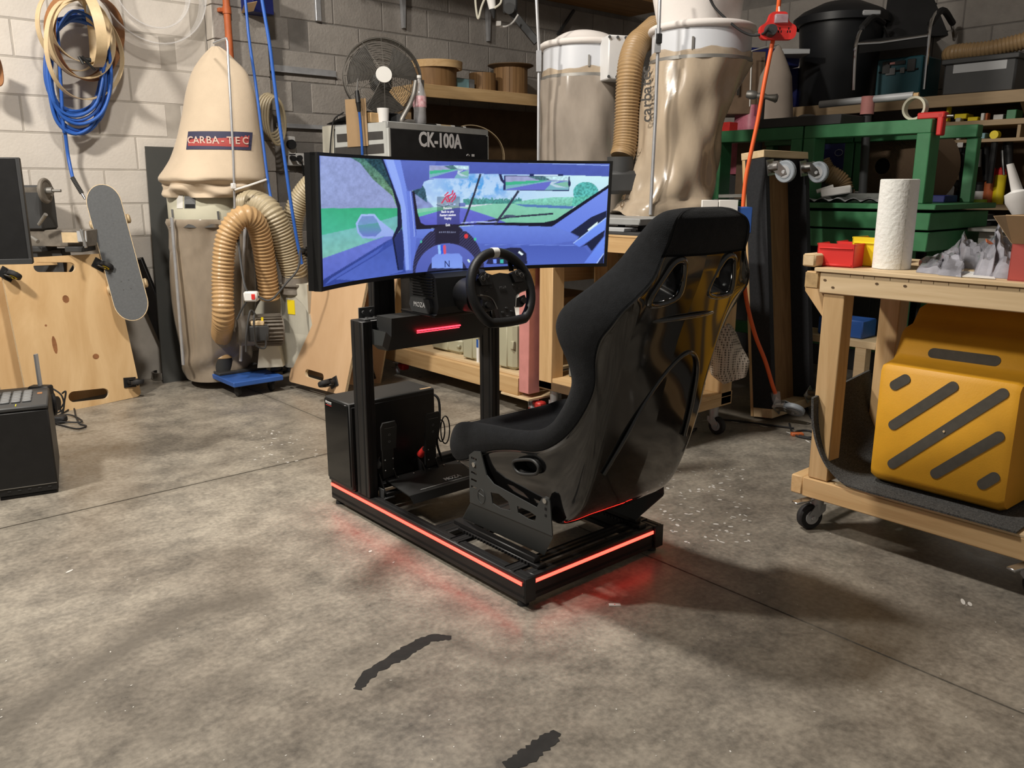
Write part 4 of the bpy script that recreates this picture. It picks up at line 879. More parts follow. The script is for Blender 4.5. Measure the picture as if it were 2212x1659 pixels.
# ------------------------------------------------------------------ pipes, rails, cables and sockets on the wall
px = PB(492, 50, 5.345).x
m = MB(); m.cyl((px, 5.345, .3), (px, 5.345, 3.2), .022, n=18); pipe = thing('orange_pipe', 'orange vertical conduit pipe on the block pier above the canvas bag', 'pipe', (px, 5.345, .3)); part(m, 'tube', 'orange_pipe', pipe)
z = PB(487, 22, 5.345).z; m = MB(); m.cyl((px, 5.345, z-.02), (px, 5.345, z+.02), .027, n=18); m.box(px-.05, 5.345, z-.012, px-.02, 5.377, z+.012, .003); part(m, 'pipe_clamp', 'orange_pipe', pipe)
for (u0, v0, u1, v1, h, nm, lb) in ((583, 147, 726, 160, .045, 'aluminium_rail', 'short aluminium rail screwed to the grey block wall left of the fan'), (596, 270, 700, 276, .03, 'conduit', 'thin white conduit low on the grey block wall')):
    a, b = PB(u0, v0, 5.475), PB(u1, v1, 5.475); z = (a.z+b.z)/2; m = MB(); m.box(a.x, 5.455, z-h/2, b.x, 5.479, z-h/2+.006, .001); m.box(a.x, 5.473, z-h/2, b.x, 5.479, z+h/2, .001); solo(m, nm, 'galvanised', lb, 'rail')
m = MB()
for k in range(5):
    c = PB(582, 246, 5.33); m.tube([c+Vector((.006*k+(.10-.007*k)*math.sin(a/22*6.283)*.85, -.012*k, -.012*k+(.125+.006*k)*math.cos(a/22*6.283))) for a in range(22)], .0085, 7, True)
solo(m, 'cable_coil', 'grey_hose', 'coil of grey green cable hanging on the wall right of the canvas bag', 'cable')
for i, (u, v, w, h, lb) in enumerate(((622, 316, .085, .13, 'grey switched power outlet on the wall'), (640, 345, .15, .085, 'white double power outlet with plugs below the grey one'))):
    c = PB(u, v, 5.47); b = thing('power_outlet', lb, 'outlet', (c.x, 5.478, c.z-h/2)); m = MB(); m.box(c.x-w/2, 5.435, c.z-h/2, c.x+w/2, 5.478, c.z+h/2, .006); part(m, 'cover', 'white_plastic', b)
    m = MB(); m.cyl((c.x+.0, 5.43, c.z+.01), (c.x+.0, 5.405, c.z+.01), .032 if i == 0 else .018, n=16); part(m, 'plug', 'black_rubber', b)
    if i: m = MB(); m.cyl((c.x-.05, 5.44, c.z+.01), (c.x-.05, 5.40, c.z+.005), .018, n=16); part(m, 'plug', 'black_rubber', b)
m = MB(); m.tube(catmull([PB(640, 345, 5.40), PB(652, 352, 5.40), PB(656, 375, 5.42), PB(662, 400, 5.44)], 8), .006, 7); solo(m, 'plug_lead', 'black_rubber', 'black lead hanging from the white double outlet', 'cable')
m = MB(); m.box(0, 0, 0, .16, .12, .16, .003); bx = thing('blue_carton', 'dark blue carton with an open flap high on the wall beside the orange pipe', 'box', PB(548, 24, 5.25)); bx.rotation_euler = (0, 0, .25); part(m, 'carton_body', 'navy', bx, local=True)
m = MB(); m.add([Vector(p) for p in ((0, 0, 0), (-.05, -.10, .035), (-.05, .02, .035), (0, .12, 0), (0, 0, .003), (-.05, -.10, .038), (-.05, .02, .038), (0, .12, .003))], [(0,1,2,3), (7,6,5,4), (0,4,5,1), (1,5,6,2), (2,6,7,3), (3,7,4,0)]); part(m, 'flap', 'cardboard', bx, local=True, smooth=0)
for i, (pts, r, lb) in enumerate((((530, 0, 5.0), (538, 83, 4.98), (553, 187, 4.97), (566, 290, 4.95), (578, 385, 4.92), (586, 432, 4.90)), ((566, 0, 4.72), (582, 94, 4.72), (590, 158, 4.72), (603, 260, 4.72), (615, 345, 4.72), (627, 430, 4.72), (640, 510, 4.73), (652, 570, 4.75)), ) and
        [([(530, 0, 5.0), (538, 83, 4.98), (553, 187, 4.97), (566, 290, 4.95), (578, 385, 4.92), (586, 432, 4.90)], .0085, 'slim grey blue air line hanging close beside the canvas bag'), ([(566, 0, 4.72), (582, 94, 4.72), (590, 158, 4.72), (603, 260, 4.72), (615, 345, 4.72), (627, 430, 4.72), (640, 510, 4.73), (652, 570, 4.75)], .0095, 'long blue air line running from the ceiling down past the grey hoses')]):
    p = [PD(*q) for q in pts]; p = [p[0]+(p[0]-p[1]).normalized()*.8] + p; m = MB(); m.tube(catmull(p, 6), r, 8)
    if i == 0: m.cyl(p[-1], p[-1]+Vector((0, 0, -.03)), .012, n=8)
    solo(m, 'air_line', 'blue_hose', lb, 'hose', smooth=70)
# ------------------------------------------------------------------ dust collector with canvas bag
DX, DY, DD = 1.97, 5.03, 5.09
dc = thing('dust_collector', 'dust collector with tall cream canvas bag above a cream drum and clear lower bag', 'dust collector', (DX, DY, 0))
def zv(v): return PD(468, v, DD).z
def hw(l, r, v): a, b = PD(l, v, DD), PD(r, v, DD); return (b-a).length/2, ((a+b)/2-Vector((DX, DY, 0))).dot(RIGHT)
PRF = [(101, 458, 474), (112, 447, 490), (130, 432, 508), (158, 416, 534), (200, 404, 549), (250, 396, 557), (300, 386, 563), (340, 374, 568), (364, 362, 573), (380, 353, 576), (390, 352, 574), (397, 362, 566), (402, 360, 564), (410, 358, 562), (418, 362, 558), (426, 366, 554)]
rows = []
for v, l, r in PRF: h, o = hw(l, r, v); rows.append(Vector((zv(v), h, o)))
rows = catmull(rows, 5); NB = 64
def bagpt(i, j):
    z, h, o = rows[j]; a = 2*math.pi*i/NB; t = j/(len(rows)-1); sq = .42+.58*min(1, t*1.6)
    fold = (.022*math.sin(5*a+14*t)+.016*math.sin(9*a-22*t))*max(0, t-.55)*2.2 + .006*math.sin(7*a+3)*max(0, .5-t)
    zz = z + (.020*math.sin(3*a+1.0)+.012*math.sin(6*a))*max(0, t-.7)*2.0*(1-t)*3
    return Vector((DX, DY, 0)) + RIGHT*(o+(h+fold)*math.cos(a)) + FWD*((h*sq+fold)*math.sin(a)) + UP*zz
m = MB(); vs = [bagpt(i, j) for j in range(len(rows)) for i in range(NB)]
m.add(vs+[Vector((DX, DY, rows[0][0]+.004))+RIGHT*rows[0][2]], [(j*NB+i, (j+1)*NB+i, (j+1)*NB+(i+1) % NB, j*NB+(i+1) % NB) for j in range(len(rows)-1) for i in range(NB)] + [(len(vs), i, (i+1) % NB) for i in range(NB)])
fbag = part(m, 'filter_bag', 'canvas', dc, 'tall cream canvas filter bag', smooth=80)
def bag_surf(u, v, off):
    z = zv(v); j = min(range(len(rows)), key=lambda q: abs(rows[q][0]-z)); h, o = rows[j][1], rows[j][2]; t = j/(len(rows)-1); sq = .42+.58*min(1, t*1.6)
    X = (PD(u, v, DD-.2)-Vector((DX, DY, 0))).dot(RIGHT)-o; ca = max(-.99, min(.99, X/h)); a = -math.acos(ca)
    return Vector((DX, DY, 0)) + RIGHT*(o+(h+off)*math.cos(a)) + FWD*((h*sq+off)*math.sin(a)) + UP*z
def patch(u0, v0, u1, v1, off, mt, nm, par, tilt=0):
    m = MB(); m.grid(lambda a, b: bag_surf(u0+(u1-u0)*a, v0+(v1-v0)*b+tilt*(a-.5), off), 20, 5); return part(m, nm, mt, par, smooth=60)
lab = patch(402, 326, 531, 288, .004, 'label_navy', 'bag_label', fbag, 0); patch(406, 320, 526, 295, .006, 'label_red', 'label_panel', dc, 0)
for k, ch in enumerate('CARBA-TEC'):
    u = 412.5+13.4*k; p = bag_surf(u, 307.5, .012); q = bag_surf(u+6, 307.5, .012); text(ch, .056, p, (q-p), UP, 'label_text', dc, bold=.0008, depth=.0004)
zt, zb = zv(424)+.01, zv(482)
m = MB(); m.lathe([(.05, zt), (.238, zt), (.240, zt-.01), (.240, zb+.01), (.236, zb), (.05, zb)], (DX, DY, 0), n=48); drum = part(m, 'drum', 'drum_cream', dc, 'cream steel drum ring')
def on_drum(u, v, R=.2405):
    r = _ray(u, v); a = r.x**2+r.y**2; b = -2*(r.x*DX+r.y*DY); c = DX*DX+DY*DY-R*R; t = (-b-math.sqrt(max(0, b*b-4*a*c)))/(2*a); return _O+r*t
for (u0, v0, u1, v1, mt) in ((382, 422, 395, 450, 'paper_white'), (398, 424, 422, 450, 'mid_grey'), (400, 441, 421, 449, 'black_plastic')):
    m = MB(); m.grid(lambda a, b: on_drum(u0+(u1-u0)*a, v1+(v0-v1)*b, .242 if mt != 'black_plastic' else .2435), 6, 2); part(m, 'sticker', mt, drum, smooth=60)
for u, v in ((372, 452), (471, 456)):
    a, b = on_drum(u, v, .244), on_drum(u+2, v+18, .244); m = MB(); m.bar(a, b, .012, .008, FWD); part(m, 'latch', 'steel', drum)
m = MB(); m.lathe([(.243, zb-.018), (.249, zb-.016), (.249, zb+.004), (.243, zb+.006)], (DX, DY, 0), n=48); part(m, 'band_clamp', 'steel', dc)
m = MB(); n = 56
def lowbag(a, t):
    th = 2*math.pi*a; z = zb+.03-(zb+.03-.05)*t; R = .236+.012*math.sin(t*3.1)-.05*t**2.2+.0*t
    R += .012*math.sin(4*th+6*t)*min(1, t*4)*(1-.4*t)+.007*math.sin(11*th+9*t)*(abs(t-.08) < .12)+.010*math.sin(13*t*2+3*th)*math.exp(-((t-.92)/.09)**2)*2.0+.02*math.exp(-((t-.02)/.03)**2)
    return Vector((DX-.03*t, DY+.03*t, 0))+Vector((R*math.cos(th), R*math.sin(th), z))
m.grid(lambda a, b: lowbag(a, b), n, 46, cu=True, flip=True); e = [lowbag(i/n, 1.0) for i in range(n)]; m.add(e, [tuple(range(n))]); part(m, 'collection_bag', 'dusty_bag', dc, 'clear plastic lower bag grey with dust', smooth=80)
for (u0, v0, u1, v1, d) in ((371, 470, 396, 788, 4.84), (530, 480, 520, 780, 4.86)):
    m = MB(); m.tube([PD(u0, v0, d), PD((u0+u1)/2, (v0+v1)/2, d), PD(u1, v1, d)], .010, 8); part(m, 'stand_leg', 'galvanised', dc)
hp_ = [PD(462, 93, 4.95), PD(474, 88, 4.88), PD(489, 83, 4.80), PD(491, 90, 4.79), PD(498, 220, 4.78), PD(504, 340, 4.78), PD(507, 450, 4.80)]
m = MB(); m.tube(hp_, .0065, 8); part(m, 'bag_hanger', 'galvanised', dc, 'grey rod holding up the bag')
m = MB(); m.tube([PD(500, 405, 4.77), PD(508, 410, 4.77), PD(540, 400, 4.80), PD(575, 388, 4.9)], .006, 6); m.box(*(PD(504, 402, 4.77)-Vector((.012, .012, .016))), *(PD(504, 402, 4.77)+Vector((.012, .012, .016))), .003); part(m, 'tie_cord', 'white_plastic', dc)
# base board, blower and motor
bq = [PZ(424, 797, .10), PZ(500, 826, .10), PZ(602, 822, .10)]; ux = (bq[2]-bq[1]); uy = (bq[0]-bq[1])
B0 = bq[1]; bx = Vector((1, 0, 0)); by = Vector((0, 1, 0))
m = MB(); m.box(B0.x, B0.y-.03, .072, B0.x+.31, B0.y+.62, .102, .004); part(m, 'base_board', 'blue_paint', dc, 'blue base board on castors', smooth=30)
for x, y in ((.05, .04), (.26, .04), (.05, .55), (.26, .55)):
    m = MB(); m.lathe([(0, -.012), (.026, -.012), (.034, -.008), (.034, .008), (.026, .012), (0, .012)], (B0.x+x, B0.y+y, .035), (1, 0, 0), 18); m.box(B0.x+x-.018, B0.y+y-.02, .05, B0.x+x+.018, B0.y+y+.02, .074, .002); part(m, 'castor', 'black_rubber', dc)
HC = PD(634, 715, 5.02); HA = Vector((-.93, -.36, 0)).normalized()      # blower volute, its axis points left along the motor
HX = HA.cross(UP).normalized()
vol = []
for i in range(40):
    a = 2*math.pi*i/40; r = .215+.05*max(0, math.cos(a*.5))-.0*i; vol.append((r*math.cos(a), r*math.sin(a)))
m = MB(); m.prism(vol, HC-HA*.07, HX, UP, HA*.14); m.prism([(-.02, .0), (.19, .0), (.19, .30), (-.02, .30)], HC-HA*.07, HX*-1, UP, HA*.14); blow = part(m, 'blower_housing', 'housing_cream', dc, 'cream blower housing', smooth=30)
st_ = HC+HA*.072+UP*.16-HX*.06; m = MB(); m.obox(st_, (.003, .055, .085), frame(HA, UP), 0); part(m, 'warning_sticker', 'yellow_plastic', blow)
fl = PD(637, 612, 4.98); m = MB(); m.cyl(fl+UP*-.06, fl+UP*.05, .080, .074, 28); m.cyl(fl+UP*-.01, fl+UP*.0, .095, n=28); part(m, 'inlet_flange', 'motor_grey', blow)
m0, m1 = PD(512, 715, 4.80), PD(600, 712, 4.90); ax_ = (m1-m0).normalized()
m = MB(); m.lathe([(0, -.0), (.072, .0), (.088, .015), (.090, .09), (.084, .095), (.084, .26), (0, .26)], m0, ax_, 32); mot = part(m, 'motor', 'motor_grey', dc, 'dusty grey electric motor')
for k in range(26):
    a = 2*math.pi*k/26; d = ax_.orthogonal().normalized(); e_ = ax_.cross(d); o_ = d*math.cos(a)+e_*math.sin(a)
    m = MB(); m.bar(m0+ax_*.10+o_*.088, m0+ax_*.25+o_*.088, .004, .018, o_); part(m, 'cooling_fin', 'motor_grey', mot, smooth=0)
sd = (-FWD).cross(ax_); jb = (m0+m1)/2+ax_*.03-FWD*.10
m = MB(); m.obox(jb, (.12, .06, .09), frame(ax_, UP), .006); part(m, 'switch_box', 'dark_grey', mot); m = MB(); m.obox(jb+UP*.058, (.075, .045, .028), frame(ax_, UP), .006); part(m, 'cover', 'veneer', mot); m = MB(); m.obox(jb+UP*.08+ax_*.03, (.012, .008, .022), frame(ax_, UP)); part(m, 'tab', 'yellow_plastic', mot)
m = MB(); m.tube(catmull([jb+UP*.1-ax_*.0, jb+UP*.13-ax_*.03-FWD*.01, jb-ax_*.05-FWD*.045, jb-ax_*.06-UP*.10-FWD*.045], 8), .006, 7); m.tube(catmull([jb+UP*.1, jb+UP*.10-FWD*.05, jb-UP*.05-FWD*.055, jb-UP*.08-FWD*.05+ax_*.05, jb+UP*.0-FWD*.05+ax_*.06], 8), .006, 7); part(m, 'motor_lead', 'dark_grey', mot)
m = MB(); a = [PZ(560, 800, .104), PZ(612, 795, .104)]; m.prism([(0, 0), (.15, 0), (.13, .13), (.02, .13)], PD(556, 795, 4.84)*1, ax_, UP, FWD*.10); part(m, 'motor_bracket', 'housing_cream', dc, smooth=0)
c = PZ(488, 806, .104); m = MB(); m.box(c.x-.06, c.y-.05, .103, c.x+.24, c.y+.14, .118, .002); m.cyl((c.x+.01, c.y+.05, .11), (c.x+.01, c.y+.05, .20), .058, n=24); part(m, 'floor_inlet', 'dark_grey', dc)
sw = PD(543, 640, 4.55); s = thing('inline_switch', 'white red buttoned switch box on a hanging cord in front of the motor', 'switch', sw)
m = MB(); m.obox(sw, (.075, .05, .055), frame(RIGHT, UP), .008); part(m, 'body', 'white_plastic', s); m = MB(); m.obox(sw+RIGHT*.018-FWD*.026, (.02, .006, .03), frame(RIGHT, UP), .002); part(m, 'button', 'red_plastic', s)
m = MB(); m.tube(catmull([sw+UP*.02-RIGHT*.02, PD(527, 610, 4.6), PD(517, 540, 4.66), PD(512, 480, 4.7)], 8), .007, 7); m.tube(catmull([sw+RIGHT*.03, PD(585, 648, 4.56), PD(620, 610, 4.58), PD(644, 580, 4.6), PD(648, 540, 4.62)], 8), .006, 7); m.tube(catmull([sw-RIGHT*.02-UP*.02, PD(524, 665, 4.56), PD(512, 690, 4.57)], 8), .006, 7); part(m, 'cord', 'dark_grey', s)
# flexible hoses
i0 = Vector((c.x+.01, c.y+.05, .19))
hose('flexible_hose', [i0, i0+UP*.12, PD(482, 690, 4.66), PD(481, 600, 4.66), PD(487, 525, 4.66), PD(505, 483, 4.67), PD(531, 466, 4.70), PD(554, 484, 4.76), PD(567, 530, 4.82), PD(576, 590, 4.88), PD(583, 645, 4.92)], .058, 'tan_hose', 'tan ribbed hose arching upright in front of the dust collector motor', .022, .075)
hose('flexible_hose', [PD(530, 440, 4.96), PD(553, 440, 4.92), PD(582, 458, 4.88), PD(604, 500, 4.90), PD(622, 545, 4.94), PD(634, 582, 4.97), fl+UP*.05], .073, 'grey_hose', 'grey beige ribbed hose curving from the cream drum down to the blower', .017, .06)
hose('flexible_hose', [PD(705, 372, 5.02), PD(680, 392, 5.03), PD(652, 425, 5.05), PD(634, 470, 5.06), PD(631, 520, 5.06), PD(640, 570, 5.07), PD(652, 640, 5.08)], .062, 'grey_hose', 'grey ribbed hose rising behind the blower to the monitor edge', .017, .06)
# ------------------------------------------------------------------ boards leaning on the wall
class Leaf:
    """a sheet standing on the floor along bl-br and leaning back; polygons given by pixels"""
    def __init__(s, bl, br, lean):
        s.o = Vector(bl); s.U = (Vector(br)-s.o); s.U.z = 0; s.U.normalize(); h = UP.cross(s.U); h = h if h.dot(FWD) > 0 else -h
        s.V = (UP*math.cos(lean)+h*math.sin(lean)).normalized(); s.N = s.U.cross(s.V); s.N = s.N if s.N.dot(FWD) < 0 else -s.N
    def st(s, u, v, off=0.0): p = PP(u, v, s.o+s.N*off, s.N)-s.o; return (p.dot(s.U), p.dot(s.V))
    def at(s, a, b, n=0.0): return s.o+s.U*a+s.V*b+s.N*n
    def px(s, u, v, n=0.0): a, b = s.st(u, v, n); return s.at(a, b, n)
def slot(L, u0, v0, u1, v1, w, waist=0.0, n=8):
    (a, b), (c, d) = L.st(u0, v0), L.st(u1, v1); D = Vector((c-a, d-b)); ln = D.length; D /= ln; Q = Vector((-D.y, D.x)); P = []
    for i in range(n+1): t = math.pi*i/n; P.append((c+D.x*w*math.sin(t)+Q.x*w*math.cos(t), d+D.y*w*math.sin(t)+Q.y*w*math.cos(t)))
    if waist: P.append(((a+c)/2-Q.x*(w-waist), (b+d)/2-Q.y*(w-waist)))
    for i in range(n+1): t = math.pi*i/n; P.append((a-D.x*w*math.sin(t)-Q.x*w*math.cos(t), b-D.y*w*math.sin(t)-Q.y*w*math.cos(t)))
    return P
def round_poly(P, r, n=4):
    out = []; m = len(P)
    for i in range(m):
        p, a, b = Vector(P[i]), Vector(P[i-1]), Vector(P[(i+1) % m]); da, db = (a-p), (b-p); k = min(r, da.length*.45, db.length*.45); s, e = p+da.normalized()*k, p+db.normalized()*k
        for j in range(n+1): t = j/n; q = s*(1-t)**2+p*2*t*(1-t)+e*t*t; out.append((q.x, q.y))
    return out
def dolly(name, label, L, corners, slots, face, castors, th=.018, knots=()):
    d = thing(name, label, 'dolly', L.o); m = MB(); P = round_poly([L.st(*c) for c in corners], .03)
    holes = [slot(L, *s) for s in slots]; m.prism(P, L.o-L.N*th, L.U, L.V, L.N*th, holes)
    for k, f in enumerate(m.f):         # sides of the sheet show the ply edge
        if len(f) == 4: m.m[k] = 1
    part(m, 'board', [face, 'ply_edge'], d, smooth=0)
    for u, v, rx, ry in knots:
        a, b = L.st(u, v); m = MB(); m.prism([(a+rx*math.cos(t/10*6.283), b+ry*math.sin(t/10*6.283)) for t in range(10)], L.o+L.N*.0001, L.U, L.V, L.N*.0006); part(m, 'knot', 'knot', d, smooth=0)
    for u, v, wd in castors:
        castor(d, L.px(u, v), L.N, wd[0]*L.U+wd[1]*L.V, .036, 'black_rubber', 'black_plastic', .026, .045, 'black_plastic' if len(wd) < 3 else wd[2])
    return d
L1 = Leaf(PZ(70, 903), PZ(303, 857), math.radians(9))
dolly('plywood_dolly', 'knotty plywood dolly with yellow hubbed black castors leaning at the left, in front', L1, ((-2, 560), (232, 547), (246, 580), (305, 850), (298, 857), (68, 905)), ((84, 577, 152, 577, .027), (160, 857, 224, 850, .030)), 'ply_face',
      ((14, 592, (.7, -.5, 'yellow_plastic')), (214, 572, (.7, -.5, 'yellow_plastic')), (280, 826, (1, -.1))), knots=((142, 646, .018, .022), (118, 745, .012, .05), (207, 770, .018, .016), (99, 703, .006, .006)))
L2 = Leaf(PZ(10, 905)+FWD*.06, PZ(243, 859)+FWD*.06, math.radians(9))
dolly('plywood_dolly', 'second plywood dolly half hidden behind the knotty one at the left edge', L2, ((-90, 575), (180, 560), (235, 850), (20, 893)), ((60, 585, 130, 582, .027),), 'ply_face', ((166, 585, (.6, -.5, 'yellow_plastic')),))
R1 = Leaf(PZ(622, 822, .05), PZ(742, 855, .05), math.radians(9))
dolly('plywood_dolly', 'smooth plywood dolly with black castors leaning behind the left end of the curved monitor', R1, ((684, 518), (806, 540), (744, 853), (737, 853), (623, 824)), ((664, 806, 694, 815, .024),), 'ply_face_b',
      ((618, 795, (-.9, -.4)), (722, 826, (-.9, -.5)), (668, 545, (-1, .1))))
R2 = Leaf(PZ(650, 822, .05)+FWD*.07, PZ(770, 855, .05)+FWD*.07, math.radians(9))
dolly('plywood_dolly', 'second plywood dolly showing only its edge behind the smooth one', R2, ((706, 516), (830, 540), (776, 835), (655, 806)), ((690, 795, 720, 804, .024),), 'ply_face_b', ())
R3 = Leaf(PZ(680, 828)+FWD*.16, PZ(816, 842)+FWD*.16, math.radians(10))
dolly('plywood_dolly', 'third plywood dolly in the stack, seen between the rig post and the light cart', R3, ((760, 560), (862, 575), (818, 838), (690, 820)), ((720, 800, 760, 806, .024),), 'ply_face_b', ((800, 812, (-.9, -.4)),))
# ------------------------------------------------------------------ skateboard
Sk = Leaf(PZ(285, 735)+Vector((0, 0, 0)), PZ(330, 735), math.radians(10))
top, bot = PD(214, 398, 4.86), PD(293, 692, 4.70); SU = (bot-top); SLn = SU.length; SU.normalize(); SW = RIGHT+FWD*.30; SW = (SW-SU*SW.dot(SU)).normalized(); SN = SU.cross(SW); SN = SN if SN.dot(FWD) < 0 else -SN
sk = thing('skateboard', 'skateboard with grey grip tape standing on its tail against the wall', 'skateboard', bot)
hwid = .092; pl = []
for i in range(17): t = math.pi*i/16; pl.append((hwid*math.cos(t), -.0+hwid*1.0-hwid*1.15*math.sin(t)))
pl = [(hwid*math.cos(math.pi*i/16), .11-.11*math.sin(math.pi*i/16)) for i in range(17)] + [(-hwid*math.cos(math.pi*i/16), SLn-.11+.11*math.sin(math.pi*i/16)) for i in range(17)]
m = MB(); m.prism(pl, top-SN*.012, SW, SU, SN*.011); part(m, 'deck', 'ply_edge', sk, smooth=30)
m = MB(); m.prism([(x*.965, .004+(y-.0)*(SLn-.008)/SLn) for x, y in pl], top-SN*.0008, SW, SU, SN*.0012); part(m, 'grip_tape', 'grip_tape', sk, smooth=30)
for q in (.26, .74):
    m = MB(); c = top+SU*(SLn*q)-SN*.05; m.bar(c-SW*.07, c+SW*.07, .02, .02, SN); m.bar(c, c+SN*.04, .03, .04, SU); tr = part(m, 'truck', 'dull_steel', sk)
    for s_ in (-1, 1):
        m = MB(); cc = c+SW*(.092*s_); m.lathe([(0, -.018), (.016, -.018), (.026, -.012), (.027, .012), (.018, .018), (0, .018)], cc, SW, 18); part(m, 'wheel', 'veneer', tr)
    for sx in (-.02, .02):
        for sy in (-.025, .025): m = MB(); p = top+SU*(SLn*q+sy)+SW*sx; m.cyl(p, p+SN*.0008, .004, n=8); part(m, 'bolt', 'dark_grey', sk)
# ------------------------------------------------------------------ dark sheet, plank, tin
a, b = PB(314, 316, 5.43), PB(374, 314, 5.43)
m = MB(); c0, c1 = PZ(340, 800), PZ(400, 814); m.add([Vector((1.68, 5.29, 0)), Vector((1.98, 5.29, 0)), Vector((b.x+.16, 5.43, a.z)), Vector((a.x, 5.43, a.z))]+[Vector((1.68, 5.305, 0)), Vector((1.98, 5.305, 0)), Vector((b.x+.16, 5.445, a.z)), Vector((a.x, 5.445, a.z))], [(0,1,2,3), (7,6,5,4), (0,4,5,1), (1,5,6,2), (2,6,7,3), (3,7,4,0)])
solo(m, 'dark_sheet', 'slate', 'dark grey sheet leaning on the wall behind the dust collector', 'sheet', smooth=0)
p0, p1 = PZ(392, 812)+UP*.02, PD(290, 560, 5.12); m = MB(); m.bar(p0, p1, .10, .035, FWD, .003); solo(m, 'dark_plank', 'black_plastic', 'black plank leaning between the skateboard and the dust collector', 'plank')
m = MB(); c = PZ(352, 818); m.lathe([(.0, .0), (.062, .0), (.066, .004), (.066, .05), (.062, .052), (.058, .05), (.058, .01), (0, .01)], c, n=28); solo(m, 'steel_tin', 'steel', 'small open steel tin on the floor beside the black plank', 'tin')
m = MB(); c = PZ(388, 818); m.lathe([(0, 0), (.042, 0), (.045, .006), (.03, .012), (.018, .03), (0, .032)], c, n=24); solo(m, 'rubber_puck', 'black_rubber', 'round black rubber foot on the floor by the canvas bag collector', 'foot')
# ------------------------------------------------------------------ lathe behind the plywood
lat = thing('bench_lathe', 'grey metal bench lathe with handwheel behind the leaning plywood', 'lathe', PD(110, 540, 4.62)-UP*.75)
def dbox(mb, u0, v0, u1, v1, d, dep, c=.004, mi=0):
    a, b = PD(u0, v1, d), PD(u1, v0, d); ctr = (a+b)/2+FWD*(dep/2); w = (b-a).dot(RIGHT); h = b.z-a.z; mb.obox(ctr, (abs(w), dep, abs(h)), frame(RIGHT, UP), c, mi)
m = MB(); dbox(m, 55, 497, 186, 533, 4.66, .16); part(m, 'bed', 'motor_grey', lat)
m = MB(); dbox(m, 60, 533, 90, 545, 4.62, .16); part(m, 'bed_foot', 'dark_grey', lat); m = MB(); dbox(m, 140, 533, 176, 545, 4.62, .16); part(m, 'bed_foot', 'dark_grey', lat)
b0 = PD(110, 540, 4.66); m = MB(); m.obox(b0+FWD*.10-RIGHT*.08-UP*(b0.z/2), (.22, .10, b0.z), frame(RIGHT, UP), .004); part(m, 'stand', 'dark_grey', lat)
m = MB(); dbox(m, 20, 400, 82, 497, 4.64, .16, .01); part(m, 'headstock', 'dark_grey', lat); m = MB(); dbox(m, 40, 402, 92, 418, 4.64, .08, .006); part(m, 'spindle_block', 'motor_grey', lat)
h0 = PD(84, 412, 4.63); m = MB(); m.torus(h0+RIGHT*.035, RIGHT, .058, .011, 28, 8); m.cyl(h0+RIGHT*.03, h0+RIGHT*.04, .05, n=24); part(m, 'handwheel', 'motor_grey', lat)
m = MB(); m.cyl(h0, h0+RIGHT*.075, .018, n=14); m.cyl(h0+RIGHT*.07, h0+RIGHT*.12, .008, n=10); part(m, 'spindle', 'dull_steel', lat)
for a, b in (((84, 485), (99, 463)), ((68, 512), (82, 522))): m = MB(); m.cyl(PD(*a, 4.58), PD(*b, 4.55), .009, .011, 10); part(m, 'lever', 'dull_steel', lat)
m = MB(); dbox(m, 135, 502, 168, 524, 4.615, .004, 0); part(m, 'plate', 'veneer', lat); m = MB(); dbox(m, 168, 499, 185, 522, 4.612, .004, 0); part(m, 'plate', 'light_grey', lat)
m = MB(); m.cyl(PD(174, 495, 4.56), PD(186, 535, 4.55), .008, n=8); m.cyl(PD(180, 497, 4.56), PD(182, 532, 4.55), .006, n=8); part(m, 'clamp_rod', 'steel', lat)
# ------------------------------------------------------------------ second monitor, tower, keypad, antenna at the left edge
m2 = thing('black_monitor', 'black flat monitor in the left foreground cut by the photo edge', 'monitor', (.25, 3.72, 0))
q = [PD(41, 340, 3.22), PD(71, 570, 3.22)]; tx = RIGHT*.96+FWD*.28; tx.normalize(); bk = UP.cross(tx); bk = bk if bk.dot(FWD) > 0 else -bk
c0 = (q[0]+q[1])/2; zt, zb = q[0].z, q[1].z; edge = Vector((c0.x, c0.y, 0))
m = MB(); Rm = frame(tx, UP); m.obox(edge-tx*.30+bk*.012+UP*(zt+zb)/2, (.60, .024, zt-zb), Rm, .004); part(m, 'panel', 'black_plastic', m2)
m = MB(); m.obox(edge-tx*.30-bk*.003+UP*(zb+.010), (.60, .006, .020), Rm, .001); m.obox(edge-tx*.006-bk*.002+UP*(zt+zb)/2, (.012, .006, zt-zb), Rm, .001); part(m, 'bezel', 'dark_grey', m2)
m = MB(); m.obox(edge-tx*.45+bk*.05+UP*(zb+.1)/2, (.05, .05, zb+.1), Rm, .003); m.obox(edge-tx*.45+bk*.05+UP*.01, (.3, .26, .02), Rm, .003); m.obox(edge-tx*.45+bk*.03+UP*(zb+.08), (.1, .06, .1), Rm, .003); part(m, 'stand', 'black_metal', m2)
br, bl = PZ(128, 1064), PZ(5, 1082); tu = (br-bl); tu.z = 0; tu.normalize(); tv = UP.cross(tu); tv = tv if tv.dot(FWD) > 0 else -tv
tow = thing('black_tower', 'black cabinet tower in the left foreground with a keyboard lying on top', 'computer', br-tu*.1)
Rm = frame(tu, UP); TW, TD, TT = .21, .46, .352
m = MB(); m.obox(br-tu*TW/2+tv*TD/2+UP*(.012+(TT-.012)/2), (TW, TD, TT-.012), Rm, .006); part(m, 'case', 'black_plastic', tow)
m = MB(); m.obox(br-tu*TW/2+tv*.02+UP*.006, (TW-.01, .03, .012), Rm, .002); part(m, 'plinth', 'black_rubber', tow)
m = MB(); m.obox(br-tu*TW/2-tv*.001+UP*.045, (TW-.006, .002, .002), Rm); part(m, 'chrome_strip', 'steel', tow)
